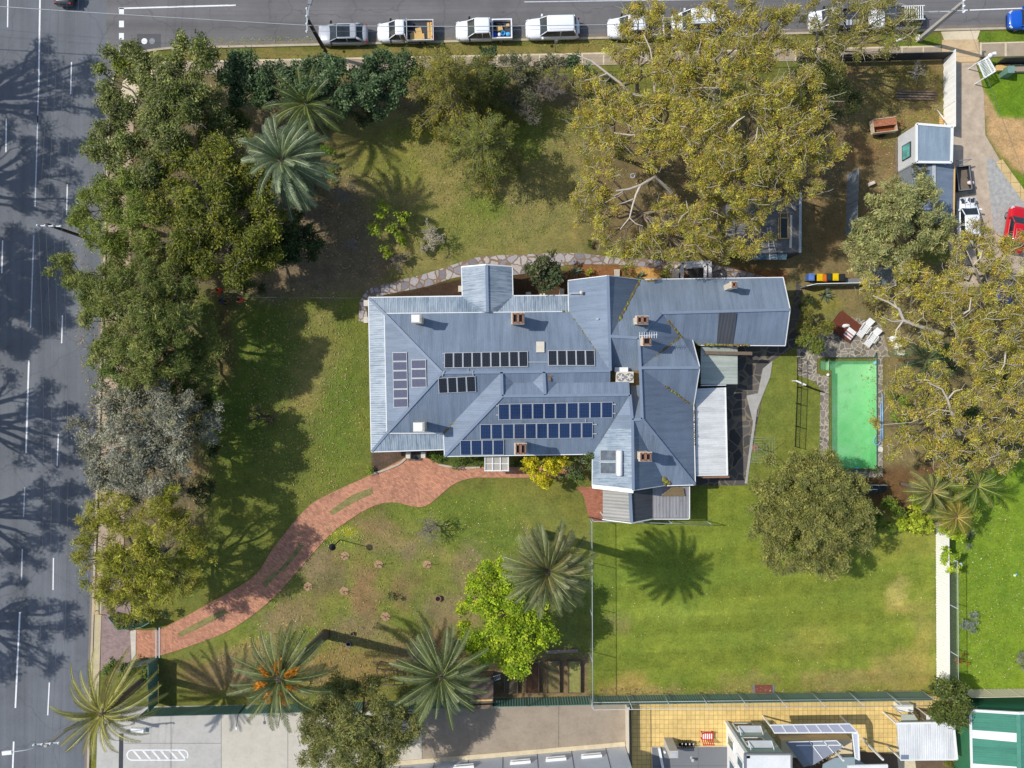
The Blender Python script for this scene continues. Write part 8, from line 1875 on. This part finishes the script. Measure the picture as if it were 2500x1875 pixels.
for k in range(4): a = .8 + k * math.pi / 2; b.tube([p + Vector((0, 0, 1.8)), p + Vector((1.6 * math.cos(a), 1.6 * math.sin(a), 2.1))], .02, None, 6)
b.build('arm', M['fence_green'], ho); b = MB()
for r in (.6, .95, 1.3, 1.6):
    c = [p + Vector((r * math.cos(.8 + k * math.pi / 2), r * math.sin(.8 + k * math.pi / 2), 1.85 + .15 * r)) for k in range(5)]
    for k in range(4): b.tube([c[k], c[k + 1]], .007, None, 4)
b.build('line', M['steel'], ho); b = MB(); b.lathe(p, [(.3, 0), (.3, .04)], 14); b.build('base', M['chim_brick'], ho)
sf = thing('slide_frame', 'dark glass topped frame with a white handrail below the pool', 'table', G(2145, 1185)); b = MB(); q = [W(x, y, .8) for x, y in ((2112, 1206), (2160, 1202), (2168, 1186), (2115, 1184))]; b.slab(q, .04); b.build('top', M['glass'], sf); b = MB(); b.tube([W(2112, 1184, .9), W(2168, 1185, .9)], .03, None, 6); b.tube([W(2118, 1195, .95), W(2142, 1195, .95)], .04, None, 6); b.build('rail', M['white'], sf)
for t_ in q: b = MB(); b.box((t_.x * .998, t_.y * .998, 0), (.07, .07, .76)); b.build('leg', M['steel'], sf)

# ---------------------------------------------------------------- south neighbours
tw_ = bldg('tilt_up_building', 'grey concrete panel building along the bottom of the lane', 'building', (1130, 1860)); A, B = G(925, 1872), G(1526, 1821); d = (B - A).normalized(); nrm = Vector((d.y, -d.x, 0)); hz = 5.0
b = MB(); b.face([A, B, B + Vector((0, 0, hz)), A + Vector((0, 0, hz))]); b.face([A + Vector((0, 0, hz)), B + Vector((0, 0, hz)), B + nrm * 12 + Vector((0, 0, hz)), A + nrm * 12 + Vector((0, 0, hz))]); b.face([B, B + nrm * 12, B + nrm * 12 + Vector((0, 0, hz)), B + Vector((0, 0, hz))]); b.build('wall', m_concrete('panel_concrete', rgb(196, 200, 206), None, .1), tw_)
L = (B - A).length
for k in range(1, 8): c = A + d * (L * k / 7.2 - 1.2); b = MB(); b.box(c - nrm * .012, (.04, .02, hz), math.atan2(d.y, d.x)); b.build('panel_joint', M['dark'], tw_)
for x in (975, 1135, 1270, 1355, 1440): 
    f = (x - 925) / 601
    if 0 < f < 1: c = A + d * (L * f) - nrm * .12; b = MB(); b.box(c + Vector((0, 0, 1.6)), (1.9, .26, .1), math.atan2(d.y, d.x)); b.box(c + Vector((0, 0, 1.2)), (1.8, .2, .12), math.atan2(d.y, d.x)); b.build('window_hood', M['white'], tw_)
o = strip('kerb', [(925, 1866), (1200, 1843), (1526, 1815)], .42, 0, .14, M['footpath_light'])
# low wall with railing between lane and yellow yard
lw = bldg('railing_wall', 'pale low wall with a black railing left of the yellow yard', 'wall', (1531, 1780)); b = MB(); b.prism([G(1526, 1712)[:2], G(1532, 1712)[:2], G(1536, 1990)[:2], G(1530, 1990)[:2]], 0, 1.3); b.build('wall_body', M['offwhite'], lw)
b = MB(); A, B = G(1530, 1716), G(1533, 1985)
for k in range(60): p = A.lerp(B, k / 59); b.box((p.x, p.y, 1.3), (.025, .025, 1.35))
for z in (1.4, 2.6): b.bar(A + Vector((0, 0, z)), B + Vector((0, 0, z)), .04, .05)
b.build('railing', M['black'], lw)
gr = bldg('grey_platform', 'low dark grey metal platform beside the yellow yard', 'platform', (1680, 1860)); zz = .3
b = MB(); P = [W(1592, 1826, zz), W(1774, 1825, zz), W(1800, 1990, zz), W(1600, 1990, zz)]; b.slab(P, .08); b.build('deck_sheet', m_concrete('grey_deck_sheet', rgb(124, 126, 128), (2.9, 2.1, .012, rgb(70, 72, 76)), .06), gr); b = MB(); walls(b, [(p.x, p.y) for p in P[::-1]], 0, zz - .1); b.build('wall', M['offwhite'], gr)
b = MB(); b.bar(W(1609, 1826, zz + .12), W(1640, 1990, zz + .12), .22, .24); b.build('parapet', M['white'], gr)
fl2 = bldg('block_stack', 'tall pale concrete block chimney by the red chair yard', 'chimney', (1640, 1800)); p = W(1645, 1842, 2.6); b = MB(); b.box((p.x, p.y - .0, 0), (.78, .66, 2.6)); b.build('stack', m_concrete('block_concrete', rgb(186, 182, 172)), fl2); b = MB(); b.box((p.x, p.y, 2.6), (.5, .4, .03)); b.build('cap', M['steel'], fl2)
cy = thing('cycle_rack', 'dark tangle of folded chairs beside the pale block chimney', 'chairs', G(1668, 1812)); b = MB(); rr = random.Random(5)
for k in range(7):
    x = 1656 + 4.6 * k; b.tube([G(x, 1806, .1), G(x, 1806, .9), G(x + 4, 1816, .9), G(x + 4, 1816, .1)], .03, None, 6); b.bar(G(x + 1, 1808, .5), G(x + 4, 1815, .5), .35, .04)
b.build('frame', M['black'], cy); b = MB()
for k in range(4): x = 1660 + 9 * k; b.box(G(x, 1805, .9), (.1, .16, .04))
b.build('tip', M['offwhite'], cy)
p = W(1690, 1853, .5); b = MB(); b.lathe((p.x, p.y, .3), [(.16, 0), (.1, .1), (.1, .45), (.16, .5), (.05, .6)], 12); tag(b.build('roof_vent', M['steel'], org=Vector((p.x, p.y, .3))), 'small metal vent on the dark grey platform', 'vent'); p = W(1623, 1836, .4); b = MB(); b.lathe((p.x, p.y, .3), [(.12, 0), (.12, .2), (.04, .24)], 10); tag(b.build('roof_vent', M['white'], org=Vector((p.x, p.y, .3))), 'tiny white vent cap on the dark grey platform', 'vent')
rc = thing('red_chair', 'red slatted garden chair with white cushions on the yellow paving', 'chair', G(1724, 1793)); p = G(1724, 1793, 0); rm = m_plain('red_paint', rgb(206, 34, 40), .5); b = MB()
for k in range(6): b.box(p + Vector((-.48 + .19 * k, .05, .42)), (.07, .62, .05))
for y in (-.26, .34): b.box(p + Vector((0, y, .4)), (1.1, .07, .06))
for k in range(6): b.bar(p + Vector((-.48 + .19 * k, -.3, .42)), p + Vector((-.48 + .19 * k, -.52, .95)), .07, .04)
b.bar(p + Vector((-.55, -.52, .95)), p + Vector((.55, -.52, .95)), .06, .07); b.build('frame', rm, rc)
for sx, sy in ((-.5, .33), (.5, .33), (-.5, -.28), (.5, -.28)): b = MB(); b.box(p + Vector((sx, sy, 0)), (.07, .07, .4 if sy < 0 else .65)); b.build('leg', rm, rc)
b = MB()
for k in range(5): b.box(p + Vector((-.385 + .19 * k, .04, .44)), (.11, .5, .03))
b.build('cushion', M['white'], rc)
wb2 = bldg('white_cabinet', 'white cabinet standing against the green fence in the yellow yard', 'cabinet', (2207, 1722)); p = W(2211, 1729, .8); b = MB(); b.box((p.x, p.y, 0), (1.35, .62, .8)); b.build('cabinet_body', M['white'], wb2); b = MB(); b.box((p.x, p.y, .8), (1.4, .66, .03)); b.build('top', M['white'], wb2)
rk = thing('timber_rack', 'brown slatted rack beside the white cabinet under the dark bushy tree', 'rack', G(2245, 1735)); b = MB(); A = G(2232, 1728); 
for k in range(9): b.bar(A + Vector((.13 * k, 0, .1)), A + Vector((.13 * k, -.5, 1.0)), .05, .04)
for t_ in (.2, .9): b.bar(A + Vector((-.05, -.5 * t_, .1 + .9 * t_)), A + Vector((1.15, -.5 * t_, .1 + .9 * t_)), .05, .05)
b.build('slat_panel', M['timber'], rk)
# carport with white roof
cp = bldg('carport', 'white ribbed carport roof at the bottom right of the yellow yard', 'carport', (2250, 1800)); zc = 2.6; P = [W(2189, 1767, zc), W(2328, 1765, zc), W(2337, 1854, zc), W(2198, 1855, zc)]; b = MB(); b.slab(P, .06, 0, slope_uv([P[0], P[1], P[2] + Vector((0, 0, -.3)), P[3] + Vector((0, 0, -.3))])); b.build('roof_sheet', M['roof_white'], cp)
b = MB(); b.bar(P[0] + Vector((0, .05, 0)), P[1] + Vector((0, .05, 0)), .16, .14); b.bar(P[1], P[2], .12, .12); b.bar(P[3], P[2], .1, .12); b.build('gutter', M['white'], cp); b = MB(); b.box((P[3].x + .4, P[3].y + .25, zc - .02), (.7, .4, .05)); b.build('patch', M['roof'], cp)
for k in range(4): q = P[k]; b = MB(); b.box((q.x + (.06 if k in (0, 3) else -.06), q.y + (-.06 if k < 2 else .06), 0), (.12, .12, zc - .05)); b.build('post', M['white'], cp)
b = MB(); q = [W(2200, 1764, 1.9), W(2245, 1764, 1.9), W(2232, 1745, 1.9), W(2201, 1744, 1.9)]; b.slab(q, .05); [b.box((t_.x, t_.y, 0), (.07, .07, 1.85)) for t_ in q]; tag(b.build('glass_lean_to', M['roof_pale'], org=Vector((*q[0][:2], 0))), 'pale grey lean to roof above the white carport', 'lean-to')
b = MB(); q = [W(2262, 1763, 1.7), W(2316, 1763, 1.7), W(2300, 1748, 1.7), W(2262, 1746, 1.7)]; b.slab(q, .05); [b.box((t_.x, t_.y, 0), (.07, .07, 1.65)) for t_ in q]; tag(b.build('glass_lean_to', M['roof_white'], org=Vector((*q[0][:2], 0))), 'small white lean to roof under the dark bushy tree', 'lean-to')
# green roofed shed
gs = bldg('green_shed', 'green corrugated roofed shed with white translucent stripes', 'shed', (2430, 1760)); zg = 3.0; r0, r1 = 2486, 2490
rfs = [[(2370, 1736, zg), (2486, 1742, 3.7), (2492, 1990, 3.7), (2376, 1990, zg)], [(2486, 1742, 3.7), (2640, 1736, zg), (2640, 1990, zg), (2492, 1990, 3.7)]]
b = MB()
for q in rfs: roof_face(b, q)
b.build('roof', M['roof_green'], gs); pl = Plane(*[W(*p) for p in rfs[0][:3]])
for y0, y1 in ((1782, 1812), (1864, 1894)): b = MB(); q = [pl.hit(x, y, .03) for x, y in ((2374, y0), (2482, y0 + 8), (2482, y1), (2374, y1 - 10))]; b.slab(q, .03); b.build('skylight_strip', M['white'], gs)
b = MB(); b.bar(W(2369, 1734, zg + .02), W(2486, 1741, 3.72), .22, .16); b.bar(W(2486, 1741, 3.72), W(2640, 1735, zg + .02), .22, .16); b.bar(W(2369, 1734, zg), W(2375, 1990, zg), .16, .14); b.build('barge_board', M['white'], gs)
b = MB(); b.bar(W(2486, 1743, 3.75), W(2491, 1990, 3.75), .35, .05); b.build('ridge_capping', m_plain('green_capping', rgb(92, 150, 128), .5), gs)
b = MB(); q = [W(2373, 1738, zg), W(2640, 1738, zg), W(2640, 1990, zg), W(2378, 1990, zg)]; walls(b, [(p.x, p.y) for p in q], 0, zg - .1); b.build('wall', m_plain('green_wall', rgb(56, 116, 84), .6, .1), gs)
# tall sage and white house with awnings
sh = bldg('sage_house', 'two storey white and sage house with awninged windows at the bottom', 'house', (1812, 1765)); x0, x1, yn, hh = W(1773, 1762, 0).x, W(1856, 1762, 0).x, W(1800, 1762, 0).y, 6.6
b = MB(); b.mesh([(x0, yn, 0), (x1, yn, 0), (x1, yn, hh), (x0, yn, hh), (x1, yn - 7, 0), (x1, yn - 7, hh)], [(1, 0, 3, 2), (4, 1, 2, 5)]); b.build('sage_wall', m_plain('sage_render', rgb(168, 178, 160), .7, .08), sh)
b = MB(); b.mesh([(x0, yn, 0), (x0, yn - 7, 0), (x0, yn - 7, hh), (x0, yn, hh)], [(0, 1, 2, 3)]); b.build('white_wall', M['white'], sh)
b = MB(); b.box((x0 - .03, yn + .02, 0), (.28, .22, hh)); b.build('corner_board', M['white'], sh)
b = MB(); b.slab([Vector((x0 - .35, yn - 7, hh)), Vector((x1 + .4, yn - 7, hh)), Vector((x1 + .4, yn + .3, hh)), Vector((x0 - .35, yn + .3, hh))], .2); rw = b.build('roof', M['roof_white'], sh); b = MB()
for a, c in [((x0 - .35, yn + .3), (x1 + .4, yn + .3)), ((x1 + .4, yn + .3), (x1 + .4, yn - 7)), ((x0 - .35, yn + .3), (x0 - .35, yn - 7))]: b.bar((*a, hh + .02), (*c, hh + .02), .14, .2)
b.build('gutter', M['grey'], sh)
for z in (.5, 3.3):
    xc = (x0 + x1) / 2 - .25; b = MB(); b.box((xc, yn + .03, z), (1.7, .1, 1.5)); wn = b.build('window', M['glass'], sh); b = MB()
    for zz2 in (z - .05, z + .72, z + 1.46): b.box((xc, yn + .06, zz2), (1.85, .12, .09))
    for dx in (-.9, .9): b.box((xc + dx, yn + .06, z), (.09, .12, 1.5))
    b.build('window_frame', M['white'], wn); b = MB(); q = [Vector((xc - .9, yn + .05, z + 1.75)), Vector((xc + 1.2, yn + .05, z + 1.75)), Vector((xc + 1.2, yn + .62, z + 1.65)), Vector((xc - .9, yn + .62, z + 1.65))]; b.slab(q, .06); aw = b.build('awning', M['steel'], sh); b = MB()
    for dx in (-.85, 1.15): b.bar((xc + dx, yn + .58, z + 1.7), (xc + dx, yn + .08, z + 2.4), .06, .06)
    b.build('bracket', M['white'], aw)
for y, z in ((-1.2, .8), (-3.2, 1.2), (-1.6, 3.6)): b = MB(); b.box((x0 - .03, yn + y, z), (.1, .8, 1.7)); wn = b.build('window', M['glass_blue'], sh); b = MB(); [b.box((x0 - .06, yn + y + dy, z), (.1, .08, 1.7)) for dy in (-.42, .42)]; [b.box((x0 - .06, yn + y, zz2), (.1, .9, .08)) for zz2 in (z, z + 1.66)]; b.build('window_frame', M['white'], wn)
# glazed canopy and stair roof beside it
gc = bldg('glazed_canopy', 'white framed glazed canopy of seven panes beside the sage house', 'canopy', (1985, 1740)); z1, z2 = 3.6, 3.3
b = MB(); fr = MB()
for k in range(7):
    a0, a1 = k / 7, (k + 1) / 7; t0, t1_ = W(1880 + 194 * a0, 1770 - 3 * a0, z1), W(1880 + 194 * a1, 1770 - 3 * a1, z1); u0, u1 = W(1890 + 203 * a0, 1788 - 1 * a0, z2), W(1890 + 203 * a1, 1788 - 1 * a1, z2)
    bb = MB(); bb.slab([u0, u1, t1_, t0], .02); bb.build('pane', m_plain('frosted_pane%d' % k, rgb(168, 170, 184), .25, .05), gc); fr.bar(t0, u0, .1, .08)
fr.bar(W(2074, 1767, z1), W(2093, 1787, z2), .1, .08); fr.bar(W(1880, 1770, z1 + .02), W(2074, 1767, z1 + .02), .08, .08); fr.bar(W(1890, 1789, z2), W(2094, 1788, z2), .1, .1); fr.build('frame', M['white'], gc)
for x in (1892, 2090): p = W(x, 1787, z2); b = MB(); b.box((p.x, p.y, 0), (.12, .12, z2 - .05)); b.build('post', M['white'], gc)
b = MB(); q = [W(2081, 1790, 3.2), W(2095, 1790, 3.2), W(2098, 1856, 3.2), W(2088, 1850, 3.2)]; b.slab(q, .03); b.build('side_pane', m_plain('side_frost', rgb(190, 196, 206), .3, .06), gc); b = MB(); [b.bar(q[k], q[(k + 1) % 4], .1, .1) for k in range(4)]; b.build('side_frame', M['white'], gc)
b = MB(); q = [W(x, y, 1.2) for x, y in ((1908, 1808), (2080, 1806), (2082, 1848), (2050, 1850), (1908, 1850))]; b.slab(q, 1.2); tag(b.build('raised_terrace', m_concrete('cream_terrace', rgb(224, 204, 166), None, .1), org=Vector((*q[0][:2], 0))), 'cream raised terrace under the glazed canopy', 'terrace')
st_ = bldg('stair_roof', 'sloping grey glass stair roof with brown balusters below the glazed canopy', 'stair roof', (1960, 1830)); b = MB(); q = [W(1925, 1812, 3.0), W(2042, 1808, 3.0), W(2059, 1824, 3.0), W(1985, 1868, 3.0), W(1962, 1872, 3.0)]; b.slab(q[::-1], .04); b.build('glass_sheet', m_plain('grey_glass', rgb(142, 146, 156), .2, .1), st_); b = MB(); [b.bar(W(*p, 3.05), W(*r, 3.05), .08, .06) for p, r in (((1975, 1809), (2008, 1852)), ((2010, 1808), (2035, 1838)), ((1944, 1820), (2056, 1819)), ((2042, 1808), (2060, 1825)), ((1925, 1812), (2042, 1808)))]; b.build('frame', M['white'], st_); b = MB(); q2 = [W(1918, 1812, 3.02), W(1940, 1811, 3.02), W(1980, 1868, 3.02), W(1962, 1873, 3.02)]; b.slab(q2[::-1], .06); b.build('side_gutter', M['grey'], st_)
for k in range(11): p = W(2046 - 9.2 * k, 1838 + 5 * k, 2.4); b = MB(); b.box((p.x, p.y, 0), (.1, .1, 2.4)); b.build('baluster', M['timber'], st_)
b = MB(); q = [W(x, y, 2.4) for x, y in ((2010, 1866), (2040, 1850), (2085, 1849), (2126, 1875), (2126, 1990), (1990, 1990))]; b.slab(q[::-1], .1); tag(b.build('balcony_deck', m_concrete('blue_grey_deck', rgb(142, 158, 164), None, .06), org=Vector((*q[0][:2], 0))), 'blue grey balcony floor beside the sloping stair roof', 'balcony')
b = MB(); q = [W(x, y, 4.2) for x, y in ((2070, 1869), (2168, 1867), (2170, 1990), (2070, 1990))]; b.slab(q, .15); [b.box((t_.x * .99, t_.y * .99, 0), (.15, .15, 4.0)) for t_ in q[:2]]; tag(b.build('porch_roof', M['roof_white'], org=Vector((*q[0][:2], 0))), 'white porch roof cut by the bottom edge right of the sage house', 'porch')
b = MB(); b.prism([G(2185, 1800)[:2], G(2225, 1790)[:2], G(2250, 1990)[:2], G(2205, 1990)[:2]], 0, .06); tag(b.build('garden_path', M['footpath_light']), kind='structure')
shrub('courtyard_bush', 'olive bush below the white carport by the cream and green fence', 2325, 1868, 24, .7, [(130, 128, 52), (112, 112, 46)], 240, (.2, .05))

# ---------------------------------------------------------------- people
def person(px, py, rz, vest, label, legs=rgb(34, 38, 48), arms=((.1, .3), (.15, -.3)), stride=.12):
    """skin-modifier body in local metres, facing +x, then clothing and hair as children"""
    sk_ = [rgb(168, 120, 92)]; f = Vector(W(px, py, 1.45)); f.z = 0
    V = [(0, 0, .95), (0, 0, 1.12), (0, 0, 1.3), (.01, 0, 1.42), (.02, 0, 1.5), (.05, 0, 1.58), (.06, 0, 1.68),
         (0, .09, .92), (stride, .1, .5), (stride * .6, .1, .07), (stride * .6 + .16, .11, .04), (0, -.09, .92), (-stride * .4, -.1, .5), (-stride, -.1, .07), (-stride + .16, -.11, .04),
         (0, .17, 1.4), (arms[0][0] * .6, .24, 1.13), (arms[0][0] + .2, .2 + .1 * arms[0][1], .93), (arms[0][0] + .28, .2 + .1 * arms[0][1], .88), (0, -.17, 1.4), (arms[1][0] * .6, -.24, 1.13), (arms[1][0] + .18, -.2 + .1 * arms[1][1], .93), (arms[1][0] + .26, -.2 + .1 * arms[1][1], .88)]
    E = [(0, 1), (1, 2), (2, 3), (3, 4), (4, 5), (5, 6), (0, 7), (7, 8), (8, 9), (9, 10), (0, 11), (11, 12), (12, 13), (13, 14), (3, 15), (15, 16), (16, 17), (17, 18), (3, 19), (19, 20), (20, 21), (21, 22)]
    R = [.13, .12, .14, .12, .06, .085, .095, .09, .065, .045, .04, .09, .065, .045, .04, .07, .048, .036, .035, .07, .048, .036, .035]
    for s, w_ in ((1, 18), (-1, 22)):                  # five fingers each hand
        h = Vector(V[w_])
        for k, (dx, dy, dz) in enumerate(((.07, .03, -.05), (.085, .012, -.05), (.085, -.006, -.05), (.075, -.024, -.045), (.03, .05, -.02))):
            V.append(tuple(h + Vector((dx, dy * s, dz)))); E.append((w_, len(V) - 1)); R.append(.009)
    me = bpy.data.meshes.new('body'); me.from_pydata(V, E, []); o = bpy.data.objects.new('tmp', me); COL.objects.link(o)
    md = o.modifiers.new('s', 'SKIN'); 
    for i, r in enumerate(R): me.skin_vertices[0].data[i].radius = (r, r)
    me.skin_vertices[0].data[0].use_root = True
    o.modifiers.new('d', 'SUBSURF').levels = 1
    dg = bpy.context.evaluated_depsgraph_get(); m2 = bpy.data.meshes.new_from_object(o.evaluated_get(dg)); bpy.data.objects.remove(o)
    m2.materials.clear()
    for c in (m_plain('skin', sk_[0], .6), m_plain('trousers', legs, .8), m_plain('shirt', vest, .8), M['black']): m2.materials.append(c)
    for p in m2.polygons:
        c = p.center; p.use_smooth = True; ar = abs(c.y) > .19 and c.z < 1.2
        p.material_index = 3 if c.z < .09 else 1 if c.z < .98 and not ar else 0 if (c.z > 1.48 or (ar and c.z < 1.05)) else 2
    r = thing('person', label, 'person', f, rz); r.rotation_euler.z = rz; b_ = bpy.data.objects.new('body', m2); COL.objects.link(b_); b_.parent = r
    b = MB(); b.ball((.045, 0, 1.66), .112, 0, 12, 8, (1.05, .95, 1.0)); b.build('hair', m_plain('dark_hair', rgb(48, 38, 32), .8), r, local=True)
    b = MB(); b.ball((.15, 0, 1.62), .022, 0, 6, 4); [b.ball((.14, s * .035, 1.65), .013, 0, 6, 4) for s in (1, -1)]; [b.ball((.05, s * .1, 1.63), .025, 0, 6, 4, (.7, .5, 1)) for s in (1, -1)]; b.bar((.145, -.025, 1.575), (.145, .025, 1.575), .012, .012); b.build('face', m_plain('skin_face', rgb(150, 100, 78), .6), r, local=True)
    b = MB(); n = 12
    for z0, z1, ra, rb in ((.98, 1.3, (.17, .2), (.18, .23)), (1.3, 1.46, (.18, .23), (.1, .16))):
        for k in range(n):
            a, c = 2 * math.pi * k / n, 2 * math.pi * (k + 1) / n; b.face([(ra[0] * math.cos(a), ra[1] * math.sin(a), z0), (ra[0] * math.cos(c), ra[1] * math.sin(c), z0), (rb[0] * math.cos(c), rb[1] * math.sin(c), z1), (rb[0] * math.cos(a), rb[1] * math.sin(a), z1)])
    b.build('vest', m_plain('vest_cloth', vest, .8), r, local=True)
    return r
person(531, 708, -.9, rgb(240, 76, 36), 'person in an orange vest by the dark mustard tree, facing the other two', arms=((.22, 0), (.2, 0)))
person(586, 732, 2.9, rgb(242, 92, 60), 'person in an orange vest standing nearest the sunny lawn', arms=((.15, .2), (.24, -.2)))
person(537, 736, .5, rgb(60, 62, 96), 'person in dark navy clothes standing between the orange vests', rgb(30, 32, 44), arms=((.2, .1), (.1, -.3)))
